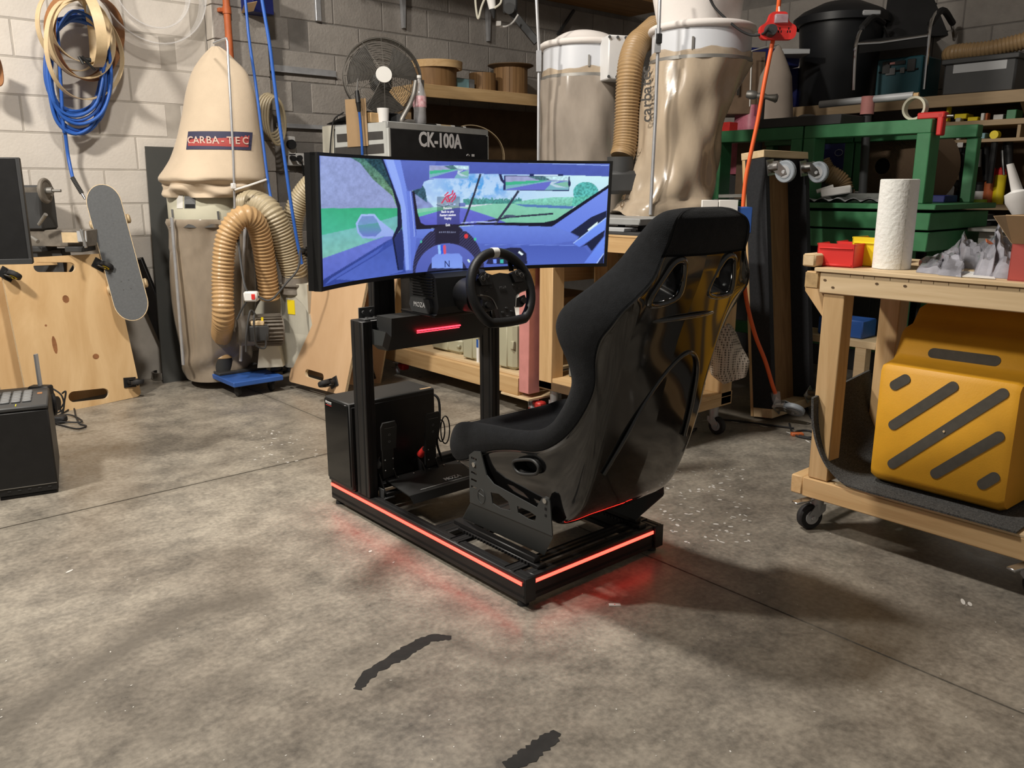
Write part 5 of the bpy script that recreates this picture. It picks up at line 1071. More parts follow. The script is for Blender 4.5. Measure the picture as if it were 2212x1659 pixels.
for k in range(5): m = MB(); m.obox(br-tu*(.03+.035*k)-tv*.0005+UP*.033, (.012, .002, .003), Rm); part(m, 'port', 'dark_grey', tow)
kb = thing('keyboard', 'dark grey keyboard with rows of keys lying on the black tower', 'keyboard', br-tu*.12+tv*.2+UP*TT)
ks = tv*math.cos(.05)+UP*math.sin(.05); Rk = frame(tu, UP)
m = MB(); m.obox(br-tu*.135+tv*.165+UP*(TT+.009), (.27, .33, .018), Rk, .005); part(m, 'tray', 'dark_grey', kb)
for r_ in range(6):
    for c_ in range(4):
        m = MB(); m.obox(br-tu*(.075+.038*r_)+tv*(.10+.052*c_)+UP*(TT+.0215), (.032, .046, .007), Rk, .003); part(m, 'key', 'mid_grey', kb)
m = MB(); m.obox(br-tu*.032+tv*.22+UP*(TT+.0185), (.018, .03, .002), Rk); part(m, 'sticker', 'veneer_dark', kb); m = MB(); m.obox(br-tu*.11+tv*.035+UP*(TT+.0185), (.003, .035, .002), Rk); part(m, 'sticker', 'yellow_plastic', kb)
an0, an1 = PD(87, 834, 3.52), PD(77, 765, 3.52); an = thing('router', 'white antenna sticking up behind the keyboard on the tower', 'antenna', an0); 
m = MB(); m.tube([an0, an1], .011, 4, flat=(.014, .006)); part(m, 'antenna', 'light_grey', an); m = MB(); m.obox(an0-UP*.02, (.09, .05, .045), frame(RIGHT, UP), .006); part(m, 'router_body', 'black_plastic', an)
m = MB(); c = PD(114, 872, 3.62); m.torus(c, RIGHT*.8+FWD*.6, .045, .012, 24, 8); m.cyl(c-RIGHT*.02, c+RIGHT*.02, .034, n=18); solo(m, 'headset', 'black_plastic', 'black round headset cup hanging behind the tower', 'headset')
m = MB()
for k, (pts) in enumerate((((110, 905), (140, 890), (158, 880), (164, 900), (172, 915), (186, 920), (165, 926), (120, 915)), ((112, 898), (150, 896), (172, 905), (174, 912), (130, 912), (112, 918)), ((96, 832), (118, 842), (134, 856), (138, 880), (128, 890), (118, 893)), ((134, 850), (142, 846), (138, 870), (130, 884), (136, 890), (140, 862)))):
    z = .006 if k < 2 else None; pp = [PZ(u, v, .006+.004*k) if z else PD(u, v, 3.9) for u, v in pts]; m.tube(catmull(pp, 6), .0042, 7)
m.obox(PZ(124, 905, .02), (.09, .05, .035), frame(RIGHT, UP), .008); solo(m, 'cable', 'black_rubber', 'black power brick and tangled cables on the floor beside the tower', 'cable')
# ================================================================== middle: benches, machine with fan, twin dust collector
mat('black_top', (.035, .035, .036), .6, var=.3, vs=8); mat('case_beige', (.40, .385, .27), .5, var=.05); mat('foam_grey', (.17, .175, .165), .8, var=.1, vs=30)
mat('machine_black', (.012, .0125, .014), .5, var=.3, vs=12); mat('machine_grey', (.30, .305, .30), .45, var=.12, vs=8); mat('machine_white', (.46, .47, .45), .5, var=.1)
mat('tape_black', (.05, .047, .044), .6, var=.2); mat('text_white', (.62, .62, .64), .6, var=.05); mat('fan_wire', (.10, .092, .08), .55, metal=.4, var=.2); mat('fan_blade', (.055, .05, .044), .6, var=.3, vs=14)
mat('pet', (.80, .80, .82), .06, var=0, alpha=.30, spec=.9); mat('cola', (.012, .006, .005), .08, var=0, spec=.8); mat('bottle_label', (.55, .42, .44), .4, var=.5, vs=45, c2=(.42, .10, .13)); mat('red_paint', (.45, .03, .025), .4, var=.1); mat('wheel_grey', (.30, .335, .37), .5, var=.08)
mat('leg_grey', (.36, .37, .38), .4, metal=.4, var=.1); mat('deep_brown', (.11, .065, .03), .7, var=.25, vs=8)
# ------------------------------------------------------------------ bench one, with the pink post
b1 = thing('workbench', 'pine workbench with a pink corner post standing behind the curved monitor', 'workbench', (3.3, 4.0, 0))
Y0, Y1, X0, X1 = 3.20, 4.62, 2.90, 3.72
for y0, y1, mt, lb in ((Y0, Y0+.085, 'pink_paint', 'pink painted corner post'), (Y1-.09, Y1, 'pine_z', None)):
    for x0 in (X0, X1-.09):
        m = MB(); m.box(x0+.004, y0+.004, .12, x0+.086, y1, .80, .003); part(m, 'leg', mt if x0 == X0 else 'pine_z', b1, lb if x0 == X0 else None)
m = MB(); m.box(X0, Y0+.088, .098, X0+.045, Y1, .195, .002); part(m, 'rail', 'pine_y', b1); m = MB(); m.box(X1-.045, Y0+.088, .098, X1, Y1, .195, .002); part(m, 'rail', 'pine_y', b1)
m = MB(); m.box(X0+.03, Y0+.09, .196, X1, Y1, .212, .001); part(m, 'shelf', 'pale_y', b1); m = MB(); m.box(X0-.01, Y0-.01, .086, X1, Y0+.22, .0975, .001); part(m, 'corner_plate', 'pale_x', b1)
m = MB(); m.box(X0, Y0, .70, X0+.045, Y1, .80, .002); part(m, 'apron', 'pine_y', b1); m = MB(); m.box(X0-.02, Y0-.02, .80, X1+.05, Y1+.05, .838, .003); part(m, 'bench_top', 'pine_y', b1)
m = MB(); m.box(X0+.046, Y0+.05, .70, X1-.05, Y0+.09, .80, .002); part(m, 'apron', 'pine_x', b1)
for x, y in ((X0+.06, Y0+.04), (X0+.06, Y1-.06)):
    castor(b1, (x, y, .086), (0, 0, -1), (-.55, -.85, 0), .032, 'wheel_grey', 'leg_grey', .026, .05, 'red_paint', h=.053)
    m = MB(); m.box(x-.02, y-.085, .035, x+.035, y-.02, .075, .008); part(m, 'brake_pedal', 'red_paint', b1)
m = MB(); m.lathe([(0, -.016), (.034, -.016), (.040, -.01), (.040, .01), (.034, .016), (0, .016)], (X0+.19, Y0-.02, .041), (1, .3, 0), 24); m.box(X0+.17, Y0-.04, .04, X0+.21, Y0, .10, .002); part(m, 'wheel', 'wheel_grey', b1)
cases = ((930, 752, .31, .10, .30, 'low beige plastic case lying on the bench shelf left of the rig post'), (998, 770, .17, .30, .28, 'tall beige plastic case standing just left of the rig post'), (1073, 785, .155, .27, .28, 'tall beige plastic case beside the pink bench post'))
for u, v, w, h, dp, lb in cases:
    c = PA(u, v, 3.0 if h < .2 else 2.955); c.z = .212; t = thing('tool_case', lb, 'case', (c.x+dp/2, c.y-w/2, c.z)); t['group'] = 'beige cases on the bench shelf'
    m = MB(); m.box(c.x, c.y-w, c.z, c.x+dp, c.y, c.z+h, .02); body = part(m, 'body', 'case_beige', t, smooth=30)
    m = MB(); m.box(c.x-.006, c.y-w*.62, c.z+.012, c.x+.01, c.y-w*.10, c.z+h-.015, .005); part(m, 'panel', 'case_beige', t)
    m = MB(); m.box(c.x-.008, c.y-w+.004, c.z+h*.45, c.x+.01, c.y-w+.03, c.z+h*.62, .003); part(m, 'latch', 'case_beige', t)
c = PA(1029, 745, 2.95); m = MB(); m.box(c.x, c.y-.02, .212, c.x+.03, c.y+.0, .40); m2 = MB(); bxx = thing('label_card', 'white card with a blue label beside the tall beige case', 'card', (c.x, c.y, .212)); part(m, 'card', 'white_plastic', bxx); m2.box(c.x-.001, c.y-.019, .30, c.x, c.y-.001, .36); part(m2, 'label', 'blue_paint', bxx)
m = MB(); m.box(3.25, Y0+.12, .212, 3.6, Y0+.62, .60, .004); solo(m, 'cardboard_box', 'cardboard', 'cardboard box deep under the bench with the pink post', 'box')
m = MB(); m.box(2.99, 3.36, .45, 3.25, 3.62, .75, .004); solo(m, 'white_carton', 'paper_white', 'white carton under the bench seen through the top of the steering wheel', 'box')
# ------------------------------------------------------------------ machine with the CK-100A panel, fan, bottle and bits on top
C = PD(837, 261, 5.25); q = Vector((math.cos(math.radians(12)), math.sin(math.radians(12)), 0)); pside = Vector((-q.y, q.x, 0)); ZT, ZBm = C.z, .838
WM = (PP(1055, 285, C, pside)-C).dot(q); DM = (PP(703, 268, C, q)-C).dot(pside)
ck = thing('machine_cabinet', 'black and grey machine cabinet with CK-100A on its front panel behind the monitor', 'machine', (C+q*WM/2+pside*DM/2)*1.0-UP*(C.z-ZBm))
Rk = frame(q, UP)
def ckbox(mb, a0, a1, b0, b1, z0, z1, c=.003, mi=0): mb.obox(C+q*((a0+a1)/2)+pside*((b0+b1)/2)+UP*((z0+z1)/2-C.z), (a1-a0, b1-b0, z1-z0), Rk, c, mi)
m = MB(); ckbox(m, .012, WM-.012, .012, DM, ZBm, ZT-.03); part(m, 'cabinet', 'machine_grey', ck)
m = MB(); ckbox(m, .0, WM, 0, .05, ZT-.042, ZT, .004); part(m, 'front_rail', 'machine_grey', ck); m = MB(); ckbox(m, .0, WM, .05, DM, ZT-.03, ZT-.005); part(m, 'lid', 'machine_grey', ck)
for a in (0, WM-.02): m = MB(); ckbox(m, a, a+.02, -.002, .03, ZBm, ZT-.04); part(m, 'corner_post', 'machine_white', ck)
m = MB(); ckbox(m, .02, WM-.012, -.003, .012, ZBm, ZT-.044, .001); fp = part(m, 'front_panel', 'machine_black', ck, 'black front panel')
tp = PP(952, 305, C-pside*.004, pside); text('CK-100A', .125, tp, q, UP, 'text_white', ck, depth=.0006, bold=.0035, wx=.86)
for u, nm in ((1011, 0), (1022, 1)):
    t_ = PP(u, 337, C-pside*.0045, pside); m = MB()
    if nm == 0: m.tube([t_+q*(.012*math.cos(a/8*3.1416))+UP*(.012*math.sin(a/8*3.1416)) for a in range(9)], .002, 5)
    else: m.obox(t_+UP*.004, (.028, .001, .016), Rk)
    part(m, 'icon', 'text_white', ck)
sidex = lambda u, v, off: PP(u, v, C-q*off, q)
def sidequad(uv, off, mt, nm, th=.003):
    P = [sidex(u, v, off) for u, v in uv]; m = MB(); m.add(P+[p+q*th for p in P], [(0,1,2,3), (7,6,5,4), (0,4,5,1), (1,5,6,2), (2,6,7,3), (3,7,4,0)]); return part(m, nm, mt, ck, smooth=0)
sidequad(((724, 274), (833, 263), (836, 340), (724, 345)), .002, 'machine_white', 'side_panel'); sidequad(((696, 273), (721, 271), (721, 345), (698, 345)), .002, 'housing_cream', 'side_panel')
sidequad(((727, 290), (826, 283), (827, 300), (728, 307)), .006, 'tape_black', 'tape_strip'); sidequad(((724, 319), (828, 310), (829, 330), (724, 338)), .006, 'tape_black', 'tape_strip')
P = [sidex(745, 215, .012), sidex(789, 212, .012), sidex(795, 315, .012), sidex(751, 318, .012)]; m = MB(); m.add(P+[p+q*.004 for p in P], [(0,1,2,3), (7,6,5,4), (0,4,5,1), (1,5,6,2), (2,6,7,3), (3,7,4,0)])
solo(m, 'brown_board', 'cardboard', 'upright brown hardboard strip taped to the side of the CK-100A cabinet', 'board', smooth=0)
m = MB(); pth = [sidex(783, 345, .05), sidex(781, 300, .05), sidex(778, 262, .05), sidex(776, 240, .055)]; m.tube(catmull(pth, 6), .008, 8); gun = thing('blow_gun', 'blue hose with black blow nozzle clipped against the brown board', 'blow gun', pth[0]); part(m, 'hose', 'blue_hose', gun)
m = MB(); g = [sidex(776, 241, .055), sidex(774, 222, .06), sidex(771, 196, .06)]; m.cyl(g[0], g[1], .012, .016, 12); m.cyl(g[1], g[2], .017, .013, 12); part(m, 'handle', 'black_plastic', gun); m = MB(); m.cyl(g[2], sidex(773, 170, .05), .006, .004, 8); part(m, 'nozzle', 'steel', gun)
m = MB(); m.tube(catmull([sidex(712, 345, .02), sidex(716, 290, .02), sidex(722, 258, .02), sidex(742, 243, .02)], 8), .005, 6); solo(m, 'black_lead', 'black_rubber', 'thin black lead looping over the side of the CK-100A cabinet', 'cable')
m = MB(); a = [PP(706, 262, C, q)+UP*.0, sidex(742, 245, .0)]; z = ZT; vs = [C+pside*(DM*.98)+UP*.002, C+pside*(DM*.45)+UP*.07, C+pside*(DM*.22)+q*.22+UP*.06, C+pside*(DM*.10)+q*.26+UP*.004, C+pside*(DM*.95)+q*.35+UP*.004]; m.add(vs+[v+UP*.004 for v in vs], [(4,3,2,1,0), (5,6,7,8,9)] + [(i, (i+1) % 5, 5+(i+1) % 5, 5+i) for i in range(5)])
solo(m, 'crumpled_cloth', 'machine_black', 'dark crumpled sheet lying on the CK-100A cabinet under the fan', 'cloth', smooth=0)
def on(u, v, dz=0.0, back=.07):
    p = PP(u, 265, C, pside)+pside*back; p.z = ZT+dz; return p
FC = PD(826, 170, 5.62); FR = 63/1789*5.62*1.27
fan = thing('fan', 'round metal floor fan with wire cage and white hub badge on the CK-100A cabinet', 'fan', Vector((FC.x, FC.y, ZT)))
FA = Vector((-.42, -.87, .16)).normalized(); FX = FA.cross(UP).normalized(); FY = FX.cross(FA)
def fpt(r, a, n=0.0): return FC+FX*(r*math.cos(a))+FY*(r*math.sin(a))+FA*n
m = MB(); m.lathe([(FR*.97, -.02), (FR, -.02), (FR, .03), (FR*.97, .03), (FR*.97, -.02)], FC, FA, 56); part(m, 'rim', 'fan_wire', fan)
m = MB()
for k in range(22): r = FR*(.24+.74*k/21); m.tube([fpt(r, 2*math.pi*i/44, .035+.055*math.cos(r/FR*1.5)) for i in range(44)], .0015, 4, True)
for k in range(12): m.tube([fpt(FR*(.2+.79*i/6), 2*math.pi*k/12, .035+.055*math.cos((.2+.79*i/6)*1.5)) for i in range(7)], .002, 4)
part(m, 'wire_guard', 'fan_wire', fan, kind='stuff')
m = MB()
for k in range(14): r = FR*(.3+.68*k/13); m.tube([fpt(r, 2*math.pi*i/36, -.03-.04*math.cos(r/FR*1.5)) for i in range(36)], .0016, 4, True)
part(m, 'rear_guard', 'fan_wire', fan, kind='stuff')
m = MB(); m.cyl(fpt(0, 0, .085), fpt(0, 0, .094), .052, .050, 28); part(m, 'badge', 'paper_white', fan)
m = MB(); m.cyl(fpt(0, 0, -.10), fpt(0, 0, .0), .075, .06, 20); part(m, 'motor', 'dark_grey', fan)
for k in range(3):
    m = MB(); a0 = 2*math.pi*k/3+.5; m.grid(lambda s, t: fpt(FR*(.16+.72*t), a0+1.25*(s-.5)*(.75+.3*t), .03*(s-.5)*2), 8, 6); m.grid(lambda s, t: fpt(FR*(.16+.72*t), a0+1.25*(s-.5)*(.75+.3*t), .03*(s-.5)*2-.003), 8, 6, flip=True); part(m, 'blade', 'fan_blade', fan)
f0 = PD(898, 175, 5.55); f1 = on(885, 254, .015)
m = MB(); m.tube(catmull([f0, PD(893, 205, 5.52), PD(884, 228, 5.48), f1-UP*.0+q*.0, f1+q*.06, f1+q*.11], 8), .014, 10); part(m, 'stand', 'dull_steel', fan); f2 = FC-FX*FR*-1.02 if False else FC+FX*(-FR*1.02)
m = MB(); m.tube(catmull([f2, f2-UP*.12-FA*.03, Vector((f2.x, f2.y, ZT+.015))-FA*.06, Vector((f2.x, f2.y, ZT+.015))-FA*.16], 8), .014, 10); part(m, 'stand', 'dull_steel', fan)
bt = on(925, 259); bh = (PP(925, 163, bt, FWD)-bt).z; k = bh/.33; bot_ = thing('cola_bottle', 'half empty plastic cola bottle with white cap standing on the CK-100A cabinet', 'bottle', bt)
BPr = [(.0, .0), (.030, .0), (.044, .012), (.045, .05), (.043, .10), (.047, .12), (.047, .19), (.044, .205), (.036, .235), (.022, .27), (.0135, .292), (.0135, .315)]
m = MB(); m.lathe([(r*k, z*k) for r, z in BPr], bt, n=28); part(m, 'bottle_body', 'pet', bot_, smooth=60)
m = MB(); m.lathe([(r*k*.95, z*k) for r, z in ((0, .003), (.029, .003), (.043, .014), (.0435, .05), (.042, .088), (0, .088))], bt, n=24); part(m, 'cola', 'cola', bot_)
m = MB(); m.lathe([(.0478*k, .118*k), (.0482*k, .12*k), (.0482*k, .19*k), (.0478*k, .192*k)], bt, n=28); part(m, 'label', 'bottle_label', bot_); m = MB(); m.cyl(bt+UP*(.313*k), bt+UP*(.331*k), .0155*k, n=18); part(m, 'cap', 'paper_white', bot_)
m = MB(); c = on(868, 252, 0, .16); m.lathe([(.0, 0), (.032, 0), (.038, .09), (.035, .09), (.03, .006), (0, .006)], c, n=20); solo(m, 'white_cup', 'white_plastic', 'white paper cup lying behind the fan stand on the cabinet', 'cup')
c = C+pside*.16+q*.09; m = MB(); m.obox(c+UP*.03+pside*.06, (.13, .10, .06), Rk, .004); solo(m, 'wood_block', 'pine_x', 'small pine block on the cabinet below the fan', 'block')
for (u0, v0, u1, v1, r, mt, nm, lb) in ((925, 262, 968, 261, .007, 'black_plastic', 'marker_pen', 'black marker pen with white cap lying on the cabinet front edge'), (960, 268, 998, 266, .007, 'veneer', 'paint_brush', 'wooden handled brush lying on the cabinet front edge'), (995, 268, 1022, 271, .006, 'black_plastic', 'marker_pen', 'black pen nearest the right end of the cabinet edge')):
    a, b = on(u0, v0, .008), on(u1, v1, .008); t = thing(nm, lb, 'pen' if 'pen' in nm else 'brush', (a+b)/2); m = MB(); m.cyl(a, a.lerp(b, .78), r, n=10); part(m, 'shaft', mt, t); m = MB(); m.cyl(a.lerp(b, .78), b, r*1.1, n=10); part(m, 'tip', 'paper_white', t)
hc = PP(1035, 340, C+q*(WM+.03)+pside*.10, q); hoop(PP(1020, 342, C+pside*.42, pside), (-.45, -.89, 0), .245, .05, .005, 'veneer', 'bentwood hoop leaning on the right end of the CK-100A cabinet')
# ------------------------------------------------------------------ shelf on the wall with wooden tubs
sz = 1.918; ws = thing('wall_shelf', 'long pine shelf on the grey wall carrying wooden tubs', 'shelf', (4.2, 5.3, sz-.05)); xl, xr = PB(897, 185, 5.1).x, 5.6
m = MB(); m.box(xl, 5.09, sz-.022, xr, 5.478, sz, .002); part(m, 'board', 'pine_x', ws); m = MB(); m.box(xl, 5.075, sz-.085, xr, 5.092, sz+.002, .002); part(m, 'front_edge', 'pine_x', ws)
m = MB(); m.prism([(5.09, sz-.022), (5.478, sz-.022), (5.478, sz-.30)], (xl, 0, 0), (0, 1, 0), (0, 0, 1), (.022, 0, 0)); part(m, 'end_bracket', 'pine_y', ws, smooth=0)
m = MB(); m.box(xl-.12, 5.30, sz-.40, xl+.10, 5.47, sz-.15, .004); solo(m, 'cardboard_box', 'cardboard', 'cardboard box under the left end of the wooden wall shelf', 'box')
m = MB(); m.box(xl+.1, 5.46, 1.0, xr, 5.478, sz-.09); solo(m, 'dark_backboard', 'deep_brown', 'dark brown backing board on the wall below the wooden shelf', 'board')
def tub(u, v, w, h, nm, lb, mt, staves=0, lid=None, flare=0.0):
    c = PB(u, v, 5.28); r = w/2; c.z = sz; t = thing(nm, lb, 'tub', c); m = MB()
    if staves:
        for k in range(staves):
            a0, a1 = 2*math.pi*k/staves+.01, 2*math.pi*(k+1)/staves-.01; mm = MB(); P = [(r*math.cos(a0), r*math.sin(a0)), (r*math.cos((a0+a1)/2)*1.01, r*math.sin((a0+a1)/2)*1.01), (r*math.cos(a1), r*math.sin(a1)), ((r-.018)*math.cos(a1), (r-.018)*math.sin(a1)), ((r-.018)*math.cos(a0), (r-.018)*math.sin(a0))]
            mm.prism(P, c, (1, 0, 0), (0, 1, 0), (0, 0, h)); part(mm, 'stave', mt, t, smooth=0)
    else: m.lathe([(0, 0), (r, 0), (r*1.06, h), (r*1.06-.01, h), (r-.01, .01), (0, .01)], c, n=36); part(m, 'body', mt, t)
    if lid:
        m = MB(); 
        if flare: m.lathe([(r*1.0, h-.02), (r*1.35, h), (r*1.35, h+.006), (0, h+.006)], c, n=36)
        else: m.lathe([(r*1.08, h-.05), (r*1.16, h-.05), (r*1.18, h), (r*1.10, h)], c+RIGHT*.02, n=36)
        part(m, 'rim', lid, t)
tub(937, 178, .33, .185, 'round_tub', 'wide round tub with pale rim on the wall shelf right of the fan', 'brown_z', 0, 'pine_x')
tub(1042, 188, .205, .145, 'stave_tub', 'shorter pale stave tub on the wall shelf, left of the flared one', 'brown_z', 14)
tub(1103, 195, .27, .225, 'stave_tub', 'tall stave tub with a flared brown top on the wall shelf', 'brown_z', 16, 'deep_brown', 1)
c = PB(990, 182, 5.25); m = MB(); m.box(c.x-.06, 5.2, sz, c.x+.12, 5.40, sz+.085, .004); t = thing('teal_box', 'light blue box on the wall shelf between the tubs', 'box', (c.x, 5.3, sz)); mat('teal_pale', (.20, .36, .40), .5, var=.1); part(m, 'carton_body', 'mid_grey', t); m = MB(); m.box(c.x-.055, 5.196, sz+.004, c.x+.06, 5.2, sz+.08, .001); part(m, 'label', 'teal_pale', t)
# brackets, leads and shelf above the picture
osf = thing('overhead_shelf', 'shelf high on the wall with steel brackets reaching down at the top of the photo', 'shelf', (4.3, 5.3, 2.7)); m = MB(); m.box(3.05, 4.95, 2.735, 6.2, 5.475, 2.765, .002); part(m, 'board', 'brown_x', osf)
for u, v in ((688, 46), (871, 61), (1054, 89)):
    p = PB(u, v, 5.465); m = MB()
    if u == 688: m.box(p.x-.02, 5.455, p.z, p.x+.02, 5.478, 2.735, .002)
    else: m.prism([(-.008, p.z), (.008, p.z), (.026, 2.735), (-.026, 2.735)], (p.x, 5.445, 0), (1, 0, 0), (0, 0, 1), (0, .033, 0))
    m.box(p.x-.015, 4.98, 2.72, p.x+.015, 5.475, 2.735, .001); part(m, 'bracket', 'galvanised', osf, smooth=0)
sk2 = thing('hanging_socket', 'white cable socket hanging from a beige lead near the top centre', 'socket', PD(1063, 8, 5.6)); m = MB(); m.cyl(PD(1060, -6, 5.6), PD(1064, 20, 5.6), .030, .022, 14); part(m, 'socket_body', 'white_plastic', sk2)
m = MB(); m.cyl(PD(1064, 20, 5.6), PD(1067, 40, 5.6), .022, .006, 12); part(m, 'plug', 'black_rubber', sk2); m = MB(); m.tube(catmull([PD(1026, -20, 5.6), PD(1028, 15, 5.6), PD(1033, 40, 5.6), PD(1040, 15, 5.6), PD(1050, -10, 5.6)], 8), .007, 7); m.tube(catmull([PD(1083, -20, 5.58), PD(1082, 5, 5.58), PD(1068, 18, 5.58)], 8), .007, 7); part(m, 'lead', 'housing_cream', sk2)
arm = thing('jointed_arm', 'dark jointed steel arm slanting down behind the left white drum', 'arm', PD(1120, 20, 5.9)); m = MB(); m.bar(PD(1102, 22, 5.9), PD(1160, 92, 5.9), .05, .03, FWD, .004); part(m, 'arm_bar', 'dark_grey', arm)
m = MB(); m.obox(PD(1102, 4, 5.9), (.095, .06, .15), frame(RIGHT, UP), .012); m.cyl(PD(1100, 18, 5.82), PD(1100, 18, 5.9), .035, n=18); part(m, 'pivot', 'dark_grey', arm)
m = MB(); m.tube(catmull([PD(1119, 32, 5.8), PD(1108, 48, 5.78), PD(1094, 57, 5.76), PD(1080, 57, 5.75)], 8), .006, 7); m.obox(PD(1077, 51, 5.74), (.035, .02, .03), frame(RIGHT, UP+RIGHT*.5), .003); solo(m, 'plug_lead', 'white_plastic', 'short white lead with a plug dangling from the dark arm', 'cable')
m = MB(); m.bar(PB(1205, 75, 5.46), PB(1240, 22, 5.46), .02, .02, (0, 1, 0)); solo(m, 'diagonal_brace', 'dark_grey', 'thin diagonal steel brace on the wall above the left white drum', 'brace')
# ------------------------------------------------------------------ bench two
b2 = thing('workbench', 'pine workbench with black top between the pink post and the racing seat', 'workbench', (3.45, 2.7, 0)); Y0, Y1, X0, X1 = 2.30, 3.175, 2.95, 3.45
for y0 in (Y0, Y1-.10):
    for x0 in (X0, X1-.09): m = MB(); m.box(x0, y0, .16, x0+.085, y0+.10, .905, .003); part(m, 'leg', 'pine_z', b2)
m = MB(); m.prism([(Y1-.10, .905), (Y1-.10, .80), (Y1-.18, .905)], (X0+.01, 0, 0), (0, 1, 0), (0, 0, 1), (.04, 0, 0)); part(m, 'brace', 'pine_y', b2, smooth=0)
m = MB(); m.prism([(Y0+.10, .905), (Y0+.10, .76), (Y0+.24, .905)], (X0+.01, 0, 0), (0, 1, 0), (0, 0, 1), (.04, 0, 0)); part(m, 'brace', 'pine_y', b2, smooth=0)
m = MB(); m.box(X0-.012, Y0-.01, .905, X0+.035, Y1+.01, .978, .002); part(m, 'apron', 'pine_y', b2); m = MB(); m.box(X0+.036, Y0-.01, .905, X1, Y0+.03, .978, .002); part(m, 'apron', 'brown_x', b2)
m = MB(); m.box(X0-.014, Y0-.012, .978, X1, Y1+.012, .988, .001); part(m, 'bench_top', 'pine_y', b2); m = MB(); m.box(X0-.01, Y0+.1, .988, X1, Y1, 1.000, .001); part(m, 'bench_mat', 'black_top', b2, 'black mat')
m = MB(); m.box(X0, Y0, .155, X0+.04, Y1, .20, .002); part(m, 'rail', 'deep_brown', b2); m = MB(); m.box(X0+.04, Y0, .155, X1, Y0+.04, .20, .002); part(m, 'rail', 'pine_x', b2); m = MB(); m.box(X0+.005, Y0, .20, X1, Y1, .222, .001); part(m, 'shelf', 'pine_y', b2)
m = MB(); m.box(X0+.10, Y0+.02, .55, X1, Y1-.02, .565, .001); part(m, 'inner_shelf', 'white_paint', b2)
for x, y in ((X0+.06, Y1-.06), (X0+.06, Y0+.06), (X1-.06, Y1-.06), (X1-.06, Y0+.06)): castor(b2, (x, y, .155), (0, 0, -1), (0, -1, 0), .045, 'black_rubber', 'leg_grey', .03, .05, 'wheel_grey', h=.11)
for k in range(3):
    c = PA(1206, 828-26*k, X0+.13); m = MB(); z = .222+.062*k; m.box(X0+.10, Y1-.36, z, X0+.36, Y1-.12+.006*k, z+.058, .008); solo(m, 'grey_slab', 'foam_grey', ('lowest', 'middle', 'topmost')[k]+' of three grey slabs stacked on the lower shelf left of the seat', 'slab', 'grey slabs under the bench')
m = MB(); m.box(X0+.14, Y1-.32, .565, X0+.36, Y1-.17, .625, .006); solo(m, 'grey_box', 'foam_grey', 'grey box on the white inner shelf beside the seat shoulder', 'box')
m = MB(); c = Vector((X0+.25, Y1-.24, .625)); m.cyl(c, c+UP*.05, .005, n=8); m.tube([c+UP*.085+Vector((0, .05*math.cos(3.1416+a/10*3.1416), .04*math.sin(3.1416+a/10*3.1416))) for a in range(11)], .009, 8); solo(m, 'steel_cradle', 'dull_steel', 'small curved steel cradle standing on the grey box under the bench', 'cradle')
for k, (y, h, mt, nm, lb) in enumerate(((2.70, .14, 'deep_brown', 'brown_carton', 'brown carton deep on the inner shelf under the black topped bench'), (2.45, .16, 'dark_grey', 'grey_carton', 'dark carton on the inner shelf behind the racing seat'))): m = MB(); m.box(X0+.25, y, .565, X0+.48, y+.22, .565+h, .004); solo(m, nm, mt, lb, 'box')
m = MB(); m.cyl((X0+.22, 2.40, .62), (X0+.30, 2.54, .62), .055, n=20); solo(m, 'pale_roll', 'veneer', 'pale round roll on the inner shelf seen through the seat belt opening', 'roll')
m = MB(); sbx = PD(1560, 770, 4.0); P0, P1 = PD(1545, 700, 3.98), PD(1586, 820, 3.95); ax = (P1-P0).normalized(); sd_ = RIGHT-ax*RIGHT.dot(ax); sd_.normalize()
def sack(a, t):
    w = .078*(.72+.5*math.sin(min(1, t*1.15)*2.2))*(1-.55*max(0, t-.8)/.2*.6); th = 2*math.pi*a; return P0+(P1-P0)*t+sd_*(w*math.cos(th)*(1+.08*math.sin(9*t)))+sd_.cross(ax)*(w*.6*math.sin(th)+.01*math.sin(7*t+3*th))
def mesh_cloth():
    m = bpy.data.materials.new('mesh_cloth'); m.use_nodes = True; t = m.node_tree; b = t.nodes['Principled BSDF']; tc = nn(t, 'ShaderNodeTexCoord'); ck_ = nn(t, 'ShaderNodeTexVoronoi', feature='F1', Scale=85.0, Randomness=0.05); t.links.new(tc.outputs['Object'], ck_.inputs['Vector'])
    r = nn(t, 'ShaderNodeValToRGB'); r.color_ramp.elements[0].position = .28; r.color_ramp.elements[0].color = (.09, .075, .06, 1); r.color_ramp.elements[1].position = .5; r.color_ramp.elements[1].color = (.46, .40, .33, 1); t.links.new(ck_.outputs['Distance'], r.inputs[0]); t.links.new(r.outputs[0], b.inputs['Base Color']); b.inputs['Roughness'].default_value = .85; MATS['mesh_cloth'] = m
mesh_cloth(); m.grid(sack, 28, 20, cu=True); e = [sack(i/28, 1.0) for i in range(28)]; m.add(e, [tuple(range(28))]); e = [sack(i/28, 0.0) for i in range(28)]; m.add(e, [tuple(range(27, -1, -1))]); sak = solo(m, 'mesh_sack', 'mesh_cloth', 'beige mesh sack hanging over the bench shelf right of the racing seat', 'sack', smooth=80)
